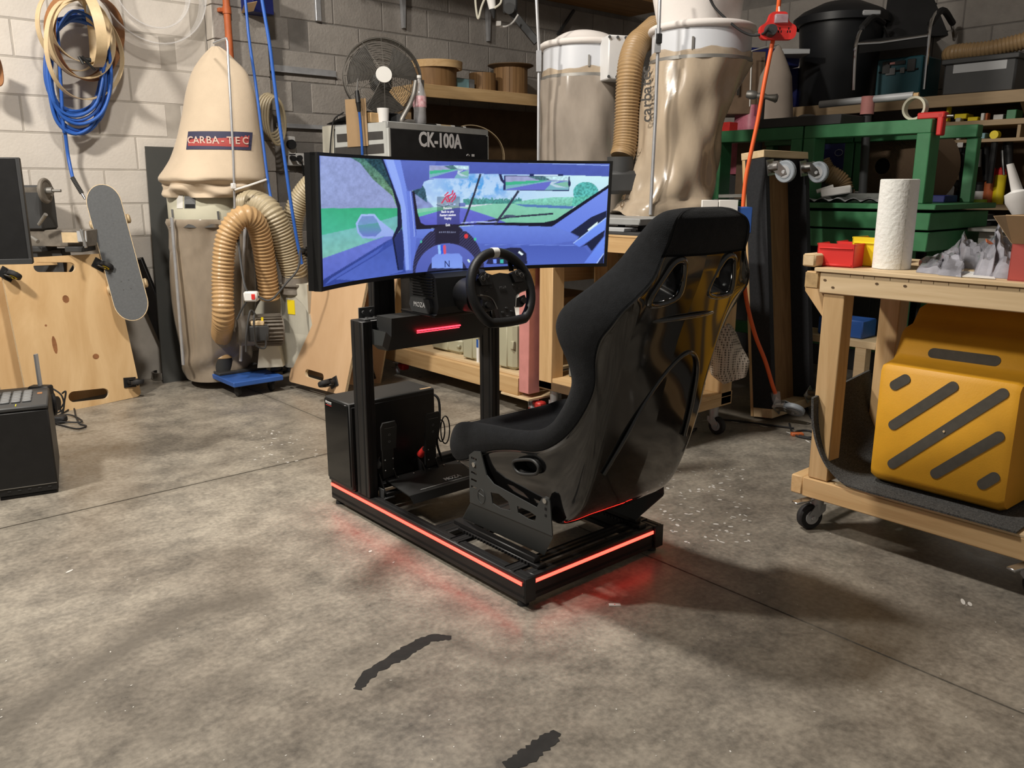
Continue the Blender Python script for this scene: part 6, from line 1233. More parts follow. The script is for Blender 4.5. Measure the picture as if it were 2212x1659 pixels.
# ------------------------------------------------------------------ twin dust collector on the bench
tc_ = thing('twin_dust_collector', 'twin white drum dust collector with clear lower bags standing on the black topped bench', 'dust collector', (3.67, 3.0, 1.0)); XA, YA, XB, YB = 3.66, 3.56, 3.70, 2.78
DA, DB = XA*_sy+YA*_cy, XB*_sy+YB*_cy
zA = lambda v: PD(1225, v, DA).z; zB = lambda v: PD(1488, v, DB).z; RA, RB = .247, .250
def drum_(x, y, R, zt, zb, zband, lab):
    m = MB(); m.lathe([(.04, zt), (R, zt), (R, zb), (.04, zb)], (x, y, 0), n=56); d = part(m, 'drum', 'drum_white', tc_, lab)
    m = MB(); m.lathe([(R+.004, zb-.002), (R+.010, zb), (R+.010, zb+.016), (R+.004, zb+.018)], (x, y, 0), n=56); part(m, 'band_clamp', 'dull_steel', tc_)
    m = MB(); n = 60; m.grid(lambda a, b: Vector((x, y, 0))+Vector(((R+.005+.004*math.sin(9*6.283*a)*b)*math.cos(2*math.pi*a), (R+.005+.004*math.sin(9*6.283*a)*b)*math.sin(2*math.pi*a), zb+.015+b*(.030+.008*math.sin(5*6.283*a)+.004*math.sin(13*6.283*a)))), n, 4, cu=True); part(m, 'bag_cuff', 'bag_film', tc_, smooth=80)
    m = MB(); m.torus((x, y, zt+.01), (0, 0, 1), R+.004, .018, 56, 10); part(m, 'cloth_band', 'canvas_white', tc_); return d
zta, zba, ztb, zbb = PD(1225, 90, DA-.25).z, PD(1225, 163, DA-.25).z, PD(1488, 52, DB-.25).z, PD(1488, 124, DB-.25).z
dA = drum_(XA, YA, RA, zta, zba, 0, 'left white drum'); dB = drum_(XB, YB, RB, ztb, zbb, 0, 'right white drum')
for d_, x, y, R, u, v in ((dA, XA, YA, RA, 1272, 143), (dB, XB, YB, RB, 1496, 107)): DX, DY = x, y; p = on_drum(u, v, R+.006); m = MB(); m.bar(p, p+UP*.06, .010, .008, FWD); part(m, 'latch', 'dull_steel', d_)
m = MB(); m.grid(lambda a, b: Vector((XA, YA, 0))+Vector((RA*(1-b)*math.cos(2*math.pi*a), RA*(1-b)*math.sin(2*math.pi*a), zta+.018+(.055*math.exp(-((b-.45)/.3)**2)*(.6+.5*math.sin(2*math.pi*a+4.2))+.01*b))), 40, 12, cu=True, flip=True); part(m, 'filter_bag', 'canvas_white', tc_, 'collapsed white filter bag', smooth=80)
def ubag(a, t):
    th = 2*math.pi*a; R = RB*.80+.03*math.sin(t*5)+.010*math.sin(5*th+8*t); return Vector((XB-.02, YB+.02, 0))+Vector((R*math.cos(th), R*math.sin(th), ztb+.02+t*.9))
m = MB(); m.grid(ubag, 48, 24, cu=True); m.lathe([(RB*.70, ztb+.012), (RB+.004, ztb+.004)], (XB, YB, 0), n=48); part(m, 'filter_bag', 'canvas_white', tc_, 'white filter bag rising out of the picture', smooth=80)
zfa = 1.065
def lbagA(a, t):
    th = 2*math.pi*a; z = zba-(zba-zfa)*t; R = RA+.012+.012*math.sin(t*3)+.008*math.sin(6*th+5*t)*min(1, t*5)+.004*math.sin(13*th-9*t); return Vector((XA, YA, 0))+Vector((R*math.cos(th), R*math.sin(th), z))
m = MB(); m.grid(lbagA, 60, 30, cu=True, flip=True); e = [lbagA(i/60, 1.0) for i in range(60)]; m.add(e, [tuple(range(60))]); bag_mat('bag_film_a', (.36, .31, .26), .90, .2); part(m, 'collection_bag', 'bag_film_a', tc_, 'clear plastic bag grey with dust', smooth=80)
LX = -RIGHT
def lbagB(a, t):
    th = 2*math.pi*a; z = zbb-(zbb-zfa+.0)*min(1, t*1.02); off = RIGHT*(-.19*t-.02*math.sin(t*6)); R = RB+.008-.05*math.sin(t*3.1)*.6+.010*math.sin(5*th+9*t)*min(1, t*4)+.006*math.sin(11*th-14*t)-.02*t
    R += .03*math.exp(-((t-.93)/.08)**2)*math.sin(4*th+1)+.02*(t > .9); return Vector((XB, YB, 0))+off+Vector((R*math.cos(th), R*math.sin(th), z+.03*math.exp(-((t-.97)/.05)**2)*math.sin(3*th)))
m = MB(); m.grid(lbagB, 64, 44, cu=True, flip=True); e = [lbagB(i/64, 1.0) for i in range(64)]; m.add(e, [tuple(range(64))]); part(m, 'collection_bag', 'bag_film', tc_, 'twisted clear plastic bag with printed lettering', smooth=80)
mat('print_black', (.03, .025, .02), .5, var=0)
def on_bagB(u, v, off=.012):
    best = None; z = zB(v); t = (zbb-z)/(zbb-zfa); ctr = Vector((XB, YB, 0))+RIGHT*(-.19*t-.02*math.sin(t*6)); R = RB+.008-.03*math.sin(t*3.1)-.02*t+off+.012
    X = (PD(u, v, DB-.15)-ctr).dot(RIGHT); ca = max(-.985, min(.985, X/R)); an = math.acos(ca); return ctr+RIGHT*(R*ca)-FWD*(R*math.sin(an))+UP*z, (RIGHT*math.sin(an)+FWD*ca*1.0).normalized()
for k, ch in enumerate('carbatec'):
    p, d = on_bagB(1396+.5*k, 262-15.3*k, .022); d = (RIGHT*.8-FWD*.6); text(ch, .082, p, UP*.98-RIGHT*-.05, -d, 'print_black', tc_, depth=.0004, bold=.0012)
for k, ch in enumerate('carbatec'):
    if k in (0, 1, 2, 6, 7): p, d = on_bagB(1345+4.6*k, 442-17*k); text(ch, .075, p, UP*.95+RIGHT*.2, -d, 'deep_brown', tc_, depth=.0004)
for pts, clip in ((((1158, -25, DA-.33), (1160, 20, DA-.33), (1164, 105, DA-.30), (1164, 160, DA-.30), (1163, 380, DA-.28)), 150), (((1426, -25, DB-.32), (1424, 40, DB-.32), (1421, 110, DB-.30), (1416, 250, DB-.28), (1405, 460, DB-.26)), 105)):
    P = [PD(*p) for p in pts]; P[-1].z = min(P[-1].z, 1.07); m = MB(); m.tube(P, .0085, 8); part(m, 'stand_rod', 'galvanised', tc_)
    p = PD(pts[2][0], clip-20, pts[2][2]-.01); m = MB(); m.bar(p+UP*.05, p-UP*.06, .03, .012, FWD, .002); part(m, 'rod_clip', 'galvanised', tc_)
    if clip == 105: m = MB(); p = PD(1423, 84, pts[2][2]-.01); m.obox(p, (.028, .03, .045), frame(RIGHT, UP), .003); part(m, 'clip', 'black_plastic', tc_)
c = PD(1332, 125, DB+.24); m = MB(); m.obox(c+FWD*.05, (.14, .14, .225), frame((RIGHT*.9+FWD*.25).normalized(), UP), .006); duct = part(m, 'duct_box', 'white_paint', tc_, 'white duct box between the drums')
for du in (-.05, .0, .05):
    for dz in (-.10, .10): m = MB(); p = c+(RIGHT*.9+FWD*.25)*du+UP*dz-FWD*.026; m.cyl(p, p-FWD*.006, .008, n=8); part(m, 'bolt', 'dark_grey', duct)
m = MB(); m.box(3.02, 2.57, 1.03, 3.95, 3.85, 1.062, .004); part(m, 'base_plate', 'machine_grey', tc_)
for y in (2.62, 3.0, 3.12):
    m = MB(); m.cyl((3.10, y, 1.0), (3.10, y, 1.03), .02, n=10); part(m, 'foot', 'black_rubber', tc_); 
    m = MB(); m.cyl((3.38, y, 1.0), (3.38, y, 1.03), .02, n=10); part(m, 'foot', 'black_rubber', tc_)
m = MB(); m.box(2.97, 2.62, 1.0005, 3.07, 3.05, 1.018, .002); solo(m, 'grey_plank', 'light_grey', 'light grey plank lying at the front edge of the black topped bench', 'plank')
p0, p1 = PZ(1322, 497, 1.003), PZ(1376, 500, 1.003); m = MB(); m.bar(p0+UP*.004, p1+UP*.004, .014, .008); solo(m, 'black_bar', 'black_metal', 'slim black bar lying on the bench mat right of the monitor', 'bar')
hose('flexible_hose', [PD(1416, 60, DB+.30), PD(1392, 82, DB+.22), PD(1374, 100, DB+.12), PD(1362, 140, DB+.05), PD(1357, 200, DB+.03), PD(1354, 270, DB+.02), PD(1350, 318, DB+.0), PD(1344, 340, DB-.02)], .064, 'brown_hose', 'brown ribbed hose hanging between the two white drums', .016, .06)
m = MB(); c = PD(1342, 352, DB-.02); m.cyl(c+UP*.03, c-UP*.05, .075, .07, 24); m.obox(c-UP*.10, (.2, .16, .12), frame(RIGHT, UP), .02); bl2 = solo(m, 'suction_port', 'dark_grey', 'dark suction port under the brown hose behind the monitor corner', 'port')
# ================================================================== right side
mat('stool_yellow', (.66, .33, .020), .5, var=.10, vs=5, bump=.1, bs=200); mat('tread_grey', (.075, .068, .055), .85, var=.12, vs=40)
mat('carpet_mat', (.060, .060, .058), .95, var=.75, vs=230, bump=.6, bs=300, detail=2); mat('paper_towel', (.78, .78, .74), .85, var=.02, bump=.7, bs=75)
mat('film_bag', (.42, .42, .47), .14, var=.3, vs=16, alpha=.62, spec=.9, coat=.6); mat('box_red', (.42, .075, .06), .6, var=.06); mat('teal_case', (.012, .085, .11), .5, var=.12); mat('bin_black', (.011, .012, .014), .42, var=.2)
mat('dust_cloth', (.30, .25, .21), .85, var=.08, vs=6); mat('pink_film', (.45, .13, .18), .4, var=.2, vs=20); mat('tin_brown', (.16, .105, .065), .7, var=.2, vs=10); mat('roll_card', (.175, .115, .07), .9, var=.12, vs=3); mat('plank_dim', (.36, .255, .145), .6, var=.12, vs=8, stretch=(6, .6, 6))
# ------------------------------------------------------------------ upended platform trolley
pt = thing('platform_trolley', 'black carpeted platform trolley standing on end with grey castors at top and bottom', 'trolley', (3.78, 2.36, 0))
Vl = Vector((0, .115, 1)).normalized(); Tl = Vector((0, -1, .115)).normalized(); Xl = Vector((1, 0, 0)); O_ = Vector((3.775, 2.375, .012))
def pbox(x0, x1, t0, t1, h0, h1, c=.002): m = MB(); m.obox(O_+Xl*((x0+x1)/2)+Tl*((t0+t1)/2)+Vl*((h0+h1)/2), (x1-x0, h1-h0, t1-t0), Matrix((Xl, Vl, Tl)).transposed() if False else frame(Xl, Tl), c); return m
part(pbox(0, .42, -.018, .0, 0, 1.37), 'deck_board', 'pine_z', pt); part(pbox(.04, .38, .0, .012, .0, 1.35), 'underside', 'brown_z', pt)
mat('carpet_black', (.020, .021, .024), .95, var=.2, vs=90, bump=.3, bs=300)
part(pbox(.0, .038, .0, .115, .05, 1.335), 'side_rail', 'carpet_black', pt, 'black carpeted rail'); part(pbox(.38, .42, .0, .115, .05, 1.335), 'side_rail', 'carpet_black', pt, 'black carpeted rail')
part(pbox(.0, .42, .0, .113, .0, .049), 'end_rail', 'pale_x', pt); part(pbox(-.003, .42, -.02, .113, 1.336, 1.372), 'end_rail', 'pale_x', pt)
part(pbox(.04, .38, .012, .10, 1.30, 1.335), 'cross_bar', 'carpet_black', pt)
for x, h, wd in ((.045, 1.285, (.1, -.05, -.9)), (.36, 1.285, (.1, -.05, -.9)), (.045, .062, (.35, -.2, -.25)), (.36, .07, (.3, 0, .2))):
    castor(pt, O_+Xl*x+Tl*.114+Vl*h, Tl, Vector(wd), .055, 'wheel_grey', 'steel', .030, .05, 'light_grey', h=.085)
# ------------------------------------------------------------------ hanging power board and orange lead
pd = 4.22; pb = thing('power_board', 'red multi outlet power board hanging on an orange lead at the top', 'power board', PD(1678, 85, pd))
def lobe(u, v, r, d=pd): m = MB(); c = PD(u, v, d); m.cyl(c-FWD*.018, c+FWD*.018, r, n=24); return m
m = MB(); P = round_poly([(-.082, -.038), (.082, -.038), (.088, .022), (.045, .04), (.04, .085), (-.04, .085), (-.05, .04), (-.088, .022)], .03, 5); m.prism(P, PD(1679, 68, pd)-FWD*.018, RIGHT, UP, FWD*.036); part(m, 'body', 'red_plastic', pb, smooth=50)
m = MB(); m.obox(PD(1684, 43, pd)-FWD*.026, (.062, .022, .04), frame(RIGHT, UP), .003); part(m, 'switch_cover', 'film_bag', pb)
m = MB(); c = PD(1661, 68, pd); m.cyl(c-FWD*.02, c-FWD*.055, .030, .024, 20); part(m, 'plug', 'dark_grey', pb)
for u in (1682, 1701):
    for du, dv in ((-2.6, 2.5), (2.6, 2.5), (0, -4)): m = MB(); c = PD(u+du, 67+dv, pd)-FWD*.0185; m.obox(c, (.005, .001, .010), frame(RIGHT, UP)); part(m, 'socket_slot', 'slot_dark', pb)
m = MB(); m.tube([PD(1684, 38, pd), PD(1683, 14, pd)], .005, 6); part(m, 'cable_tie', 'paper_white', pb)
m = MB(); m.tube(catmull([PD(1685, -40, pd), PD(1683, 0, pd), PD(1678, 40, pd+.02), PD(1668, 95, pd+.02), PD(1651, 180, pd), PD(1637, 260, pd), PD(1622, 330, pd), PD(1609, 400, pd), PD(1604, 480, pd-.02), PD(1606, 560, pd-.06), PD(1611, 640, pd-.08), PD(1630, 720, pd-.09), PD(1653, 780, pd-.09), PD(1668, 830, pd-.06), PD(1675, 850, pd-.04)], 8), .0105, 9)
solo(m, 'extension_lead', 'orange_cord', 'orange extension lead hanging from above and down beside the black trolley', 'cord', smooth=80)
m = MB(); p = PD(1676, 858, pd-.04); m.cyl(PD(1675, 848, pd-.04), PD(1679, 872, pd-.04), .024, .02, 14); solo(m, 'clear_plug', 'clear_plastic', 'clear plug at the lower end of the orange lead', 'plug')
m = MB(); m.tube(catmull([PD(1525, -30, 4.3), PD(1540, 10, 4.3), PD(1570, 42, 4.28), PD(1600, 66, 4.26), PD(1625, 76, 4.24), PD(1648, 73, pd-.02), PD(1660, 62, pd-.07)], 8), .006, 7); solo(m, 'black_lead', 'black_rubber', 'thin black lead swinging from the top into the red power board', 'cable', smooth=80)
# ------------------------------------------------------------------ green press with two portals
pr = thing('veneer_press', 'green steel press with two portal frames and screw handles behind the trolley', 'press', (4.9, 2.6, 0))
ZB_, ZT_ = 1.12, 1.553
for (ya, yb) in ((2.700, 3.335), (1.965, 2.690)):
    for y in (ya, yb-.072): m = MB(); m.box(4.60, y, ZB_, 4.72, y+.072, ZT_-.07, .004); part(m, 'post', 'green_paint', pr)
    for x in (4.60,): m = MB(); m.box(x, ya, ZT_-.072, x+.12, yb, ZT_, .004); part(m, 'beam', 'green_paint', pr)
    for y in (ya, yb-.06): m = MB(); m.box(5.22, y, ZB_, 5.28, y+.06, ZT_-.07, .004); part(m, 'post', 'green_paint', pr)
    m = MB(); m.box(5.2, ya, ZT_-.07, 5.28, yb, ZT_, .004); part(m, 'beam', 'green_paint', pr)
m = MB(); m.box(4.48, 1.85, 1.09, 5.30, 3.36, 1.12, .004); part(m, 'bed', 'green_paint', pr)
for z0, z1 in ((.985, 1.075), (.875, .975)): m = MB(); m.box(4.50, 1.88, z0, 5.28, 3.30, z1, .004); part(m, 'bed_rail', 'green_paint', pr)
for y in (1.98, 2.72, 3.24): m = MB(); m.box(4.54, y, 0, 4.62, y+.08, .875, .004); part(m, 'leg', 'green_paint', pr)
for y in (2.1, 3.2): m = MB(); m.box(5.2, y, 0, 5.27, y+.07, .875, .004); part(m, 'leg', 'green_paint', pr)
m = MB(); m.box(4.55, 1.95, .30, 4.61, 3.3, .37, .003); part(m, 'stretcher', 'green_paint', pr)
s1a, s1b = PA(1644, 345, 4.9), PA(1646, 205, 4.9); m = MB(); m.cyl((4.9, s1b.y, 1.125), (4.9, s1b.y, s1b.z), .022, n=16); part(m, 'screw_rod', 'dark_grey', pr)
h0, h1 = PA(1612, 203, 4.86), PA(1680, 213, 4.94); m = MB(); ax = (h1-h0).normalized(); L = (h1-h0).length; m.lathe([(0, 0), (.022, .004), (.030, .03), (.026, .06), (.016, L*.36), (.022, L*.44), (.026, L*.5), (.022, L*.56), (.015, L*.66), (.024, L*.88), (.029, L*.95), (.02, L*.995), (0, L)], h0, ax, 18); part(m, 'handle', 'dull_steel', pr)
s2 = PA(1875, 220, 4.9); sb = PA(1868, 455, 4.9); m = MB(); m.cyl((4.9, (s2.y+sb.y)/2, 1.125), (4.9, s2.y, s2.z), .024, n=16); part(m, 'screw_rod', 'dark_grey', pr)
m = MB(); m.cyl(s2-UP*.07, s2+UP*.03, .038, n=16); part(m, 'tee_joint', 'pink_paint', pr)
p0, p1, pm = PA(1771, 226, 4.86), PA(1985, 205, 4.94), s2; m = MB(); m.cyl(p0, p0.lerp(p1, .45), .021, n=16); m.cyl(p0.lerp(p1, .5), p0.lerp(p1, .95), .021, n=16); m.cyl(p0.lerp(p1, .40), p1, .014, n=12, mi=1); part(m, 'tube_handle', ['light_grey', 'pine_y'], pr)
# things standing on the press
zt = ZT_
m = MB(); a = PA(1668, 262, 4.75); m.box(4.60, PA(1820, 262, 4.62).y, zt+.001, 4.95, a.y, zt+.055, .003); solo(m, 'grey_case', 'dark_grey', 'flat dark grey case lying on top of the green press', 'case')
m = MB(); c = PA(1738, 248, 4.75); m.sphere((4.78, c.y, zt+.06), .05, (1.0, 1.2, .45), 14, 8); solo(m, 'grey_pouch', 'mid_grey', 'small grey pouch on the flat case over the press', 'pouch')
m = MB(); m.box(4.98, 2.72, zt+.001, 5.30, 3.78, zt+.02, .002); solo(m, 'white_board', 'white_paint', 'white board lying across the left portal of the press', 'board')
m = MB(); c = PA(1567, 245, 5.05); m.box(5.02, c.y-.06, zt+.02, 5.12, c.y+.06, zt+.09, .004); solo(m, 'red_tray', 'red_plastic', 'small red tray on the white board beside the right white drum', 'tray')
m = MB(); c = PA(1605, 250, 5.15); n = 20
m.grid(lambda a, b: Vector((5.12, 3.02, zt+.022))+Vector(((.09*(1-.5*b))*math.cos(6.283*a), (.16*(1-.7*b))*math.sin(6.283*a), .07*b+.015*math.sin(12*a+5*b))), 20, 5, cu=True); solo(m, 'clear_wrap', 'film_bag', 'crumpled clear wrap on the white board on the press', 'wrap', smooth=0)
m = MB(); m.grid(lambda a, b: Vector((5.14, 2.83, zt+.022))+Vector((.08*math.cos(6.283*a)*(1-.6*b), .10*math.sin(6.283*a)*(1-.6*b), .045*b+.008*math.sin(15*a))), 18, 4, cu=True); solo(m, 'blue_cloth', 'blue_paint', 'blue cloth behind the left screw handle on the press', 'cloth', smooth=0)
pk = PA(1618, 262, 5.42); m = MB(); m.grid(lambda a, b: Vector((5.42, pk.y, 1.30))+Vector((.10*math.cos(6.283*a)*(1-.25*b), .13*math.sin(6.283*a)*(1-.2*b)+.01*math.sin(20*a), .48*b)), 24, 8, cu=True); solo(m, 'pink_bag', 'pink_film', 'pink plastic bag behind the left screw handle', 'bag')
m = MB(); m.box(5.34, 2.55, 0, 5.62, 3.75, 1.30, .004); solo(m, 'dark_cabinet', 'dark_grey', 'dark low cabinet standing behind the green press', 'cabinet')
db = thing('cloth_dust_bag', 'small grey cloth dust bag hanging from a thin rod behind the press', 'dust bag', PD(1675, 252, 6.1)); rows_ = [(98, 1679, 1685), (112, 1670, 1692), (140, 1655, 1703), (165, 1642, 1711), (200, 1637, 1712), (235, 1640, 1713), (258, 1645, 1713)]
DBD = 6.05; R2 = []
for v, l, r in rows_: a, b = PD(l, v, DBD), PD(r, v, DBD); R2.append(((a+b)/2, (b-a).length/2))
m = MB(); n = 32; m.grid(lambda a, t: (lambda k, f: R2[k][0].lerp(R2[min(k+1, 6)][0], f)+RIGHT*((R2[k][1]*(1-f)+R2[min(k+1, 6)][1]*f)*math.cos(6.283*a)*(1+.05*math.sin(5*6.283*a)*t))+FWD*((R2[k][1]*(1-f)+R2[min(k+1, 6)][1]*f)*.5*math.sin(6.283*a)*(1+.12*math.sin(4*6.283*a)*t)))(min(5, int(t*5.999)), t*5.999-min(5, int(t*5.999))), n, 25, cu=True, flip=True); part(m, 'cloth', 'dust_cloth', db, smooth=80)
m = MB(); m.tube([PD(1620, 230, 6.1), PD(1624, 110, 6.1), PD(1640, 106, 6.08), PD(1682, 96, 6.05)], .007, 6); part(m, 'hanger_rod', 'dull_steel', db)
s1c = PD(1575, 185, 6.35); cb = thing('printed_carton', 'brown carton printed S1 beside the cloth dust bag', 'box', s1c-UP*.25); m = MB(); m.obox(s1c, (.42, .3, .42), frame(RIGHT, UP), .004); part(m, 'carton_body', 'tin_brown', cb)
text('S1', .125, PD(1586, 193, 6.18)-FWD*.003, RIGHT, UP, 'print_black', cb, depth=.0005, bold=.004); text('carton', .045, PD(1578, 151, 6.18)-FWD*.003, RIGHT, UP, 'print_black', cb, depth=.0004) if False else None
m = MB(); m.obox(PD(1600, 130, 6.55), (.75, .4, .12), frame((RIGHT*.95+FWD*.3).normalized(), UP), .01); m2 = thing('dark_crate', 'dark blue crate behind the hanging cloth bag', 'crate', PD(1600, 150, 6.5)); part(m, 'body', 'navy', m2); m = MB(); m.obox(PD(1705, 118, 6.4), (.20, .3, .035), frame(RIGHT, UP), .004); part(m, 'lid', 'light_grey', m2)
tp_ = PA(1990, 258, 4.72); tr_ = thing('tape_roll', 'roll of white tape standing on the right end of the press beam', 'tape', Vector((4.68, tp_.y, zt))); m = MB(); m.lathe([(.050, -.022), (.062, -.022), (.062, .022), (.050, .022), (.050, -.022)], Vector((4.68, tp_.y+.02, zt+.063)), (1, 0, .0), 32); part(m, 'tape', 'drum_cream', tr_)
cl = thing('red_clamp', 'red clamp gripping the right end of the green press', 'clamp', Vector((4.66, 1.97, zt))); m = MB(); m.box(4.63, 1.92, zt+.001, 4.69, 2.06, zt+.035, .006); m.box(4.63, 1.925, zt-.085, 4.68, 1.955, zt+.03, .006); part(m, 'jaw', 'red_plastic', cl); m = MB(); m.cyl((4.66, 1.93, zt+.012), (4.66, 1.885, zt+.01), .007, n=8); part(m, 'screw', 'steel', cl)
# things on the press bed
bz = 1.121
m = MB(); m.box(4.52, 3.0, bz, 4.80, 3.24, bz+.012, .002); m.bar((4.56, 3.22, bz+.03), (4.60, 3.02, bz+.035), .05, .02); solo(m, 'metal_plates', 'dull_steel', 'stack of metal plates on the left of the press bed', 'plates')
m = MB(); m.prism([(0, 0), (.17, 0), (.17, .10)], (4.52, 3.06, bz), (0, -1, 0), (0, 0, 1), (.04, 0, 0)); solo(m, 'blue_wedge', 'teal_pale', 'light blue wedge on the press bed beside the trolley', 'wedge', smooth=0)
m = MB(); m.box(4.85, 3.07, bz, 5.05, 3.20, bz+.14, .008); solo(m, 'white_bottle', 'light_grey', 'pale grey container on the press bed behind the metal plates', 'container')
for k, (u0, u1) in enumerate(((1516, 1551), (1553, 1594))):
    a, b = PD(u0, 432, 3.92), PD(u1, 432, 3.92); m = MB(); h = .19; m.obox((a+b)/2-UP*(h/2), ((b-a).length, .02, h), frame((b-a).normalized(), UP), .002); solo(m, 'white_tile', 'paper_white', ('left', 'right')[k]+' of two white tiles standing behind the racing seat headrest', 'tile')
m = MB(); c = PD(1602, 475, 3.97); m.obox(c, (.07, .10, .12), frame(RIGHT, UP), .004); m2 = thing('blue_box', 'blue box between the seat headrest and the black trolley', 'box', c); part(m, 'carton_body', 'blue_paint', m2)
m = MB(); m.box(4.85, 2.30, bz, 5.15, 2.78, bz+.05, .008); solo(m, 'grey_box', 'foam_grey', 'long grey lidded box on the press bed behind the castors', 'box'); m = MB(); m.box(5.0, 2.02, bz, 5.18, 2.62, bz+.04, .004); solo(m, 'navy_box', 'navy', 'navy box on the press bed behind the paper towel roll', 'box')
m = MB(); m.grid(lambda a, b: Vector((4.50+.26*b, 2.72-.56*a, bz+.004+.020*abs(math.sin(19*a+4*b))+.012*math.sin(31*a)*b)), 40, 8); m.grid(lambda a, b: Vector((4.50+.26*b, 2.72-.56*a, bz+.001+.020*abs(math.sin(19*a+4*b))+.012*math.sin(31*a)*b)), 40, 8, flip=True); solo(m, 'crumpled_sheet', 'light_grey', 'crumpled pale plastic sheet on the press bed left of the towel roll', 'sheet', smooth=0)
m = MB(); m.bar((4.60, 2.55, bz+.05), (4.66, 2.40, bz+.075), .05, .045, c=.006); m.cyl((4.60, 2.58, bz+.06), (4.64, 2.50, bz+.09), .012, n=10); solo(m, 'plastic_nozzle', 'paper_white', 'white plastic nozzle lying on the crumpled sheet', 'nozzle')
for k in range(4): m = MB(); c = Vector((5.02, 2.66, bz+.012+.02*k+.05)); m.torus(c, (0, 0, 1), .05, .010, 24, 8); solo(m, 'spare_ring', 'grey_hose', ('lowest', 'second lowest', 'second highest', 'topmost')[k]+' beige ring of the short stack behind the right trolley castor', 'ring', 'stacked hose rings')
hose('flexible_hose', [PD(1772, 352, 5.2), PD(1783, 372, 5.18), PD(1800, 382, 5.16), PD(1816, 395, 5.15), PD(1822, 412, 5.14)], .058, 'brown_hose', 'short bent brown hose elbow on the press bed', .014, .06)
m = MB(); c = PD(1822, 415, 5.14); m.lathe([(.06, -.012), (.066, -.012), (.066, .012), (.06, .012)], c, (.1, .1, 1), 28); m.cyl(c+RIGHT*.05, c+RIGHT*.10, .006, n=8); solo(m, 'hose_clamp', 'chrome', 'shiny clamp at the end of the bent brown hose', 'clamp')
# corrugated roll, blue carton, brown panel behind
cr = thing('corrugated_roll', 'big roll of brown corrugated cardboard behind the right press portal', 'cardboard roll', (5.5, 2.45, 1.03)); c = PA(1906, 358, 5.30); c = Vector((5.30, c.y, 1.335)); R = .255
ca = Vector((1, -.10, 0)).normalized(); m = MB(); m.lathe([(0, .02), (.045, .02), (.05, 0)], c, ca, 24, 1); m.lathe([(R, 0), (R, .46), (0, .46)], c, ca, 56); prr = [(.05, 0)]
for k in range(24): r0 = .05+(R-.05)*k/24; prr += [(r0+.0045, -.002), (r0+.0070, .005), (r0+.0085, 0)]
m.lathe(prr+[(R, 0)], c, ca, 56); part(m, 'roll', ['roll_card', 'slot_dark'], cr, smooth=20); m = MB(); m.box(5.31, c.y-.2, 1.02, 5.76, c.y+.2, 1.08, .004); part(m, 'tray', 'navy', cr); m = MB(); m.box(5.35, c.y-.15, 0, 5.70, c.y+.15, 1.02, .004); part(m, 'pedestal', 'dark_grey', cr)
ib = thing('blue_carton', 'dark blue carton printed INCROM beside the corrugated roll', 'box', (5.62, 2.95, 1.302)); m = MB(); a, b = PA(1772, 350, 5.66), PA(1856, 285, 5.66); m.box(5.66, b.y-.10, 1.30, 5.98, a.y, b.z+.05, .003); part(m, 'carton_body', 'navy', ib); mat('carton_text', (.30, .32, .42), .6, var=0)
text('INCROM', .118, PA(1811, 298, 5.655), (0, -1, 0), UP, 'carton_text', ib, depth=.0004, bold=.001, shear=.15)
m = MB(); m.tube([PA(1812, 330, 5.655)+Vector((0, .03*math.cos(t/9*6.283), .022*math.sin(t/9*6.283))) for t in range(9)], .003, 4, True); part(m, 'print_mark', 'carton_text', ib)
m = MB(); a, b = PA(1590, 415, 5.32), PA(1714, 300, 5.32); m.box(5.30, b.y, 1.121, 5.325, a.y, b.z, .003); solo(m, 'hardboard_sheet', 'tin_brown', 'brown hardboard panel standing behind the left press portal', 'panel')
a, b = PA(2012, 440, 5.95), PA(2052, 262, 5.95); m = MB(); m.box(5.93, b.y, .9, 5.95, a.y+.02, b.z, .002); solo(m, 'hardboard_sheet', 'brown_z', 'brown hardboard panel at the left end of the tool rack', 'panel')
# ------------------------------------------------------------------ right shelf with bin, chair, cases
rs_ = thing('wall_shelf', 'long pine shelf along the dark right wall carrying the bin and chair', 'shelf', (6.2, 2.2, 1.74)); SZ = 1.795
m = MB(); m.box(5.90, .2, SZ-.075, 5.935, 3.70, SZ, .002); part(m, 'front_edge', 'plank_dim', rs_); m = MB(); m.box(5.935, .2, SZ-.02, 6.60, 3.70, SZ, .001); part(m, 'board', 'plank_dim', rs_)
for y in (.6, 2.0, 3.4): m = MB(); m.prism([(5.95, SZ-.02), (6.598, SZ-.02), (6.598, SZ-.5)], (0, y, 0), (1, 0, 0), (0, 0, 1), (0, .04, 0)); part(m, 'bracket', 'plank_dim', rs_, smooth=0)
bc = Vector((6.19, PA(1805, 200, 6.19).y, SZ)); bn = thing('trash_bin', 'large black round bin with lid on the right wall shelf', 'bin', bc)
rb = 83/1789*(bc.x*_sy+bc.y*_cy)*.98; zl = PD(1802, 28, bc.x*_sy+bc.y*_cy-rb).z
m = MB(); m.lathe([(0, 0), (rb*.84, 0), (rb*.86, .01), (rb*.92, (zl-SZ)*.55), (rb*.93, (zl-SZ)*.56), (rb*.99, zl-SZ-.03), (rb*1.06, zl-SZ-.02), (rb*1.06, zl-SZ), (0, zl-SZ)], bc, n=44); part(m, 'body', 'bin_black', bn)
m = MB(); m.lathe([(rb*1.13, zl-SZ-.035), (rb*1.14, zl-SZ+.015), (rb*.95, zl-SZ+.06), (rb*.5, zl-SZ+.12), (0, zl-SZ+.13)], bc, n=44); part(m, 'lid', 'bin_black', bn); m = MB(); p = bc-FWD*(rb*1.13)+UP*(zl-SZ-.005)+RIGHT*.08; m.obox(p, (.13, .02, .035), frame(RIGHT, UP), .008); part(m, 'lid_clip', 'light_grey', bn)
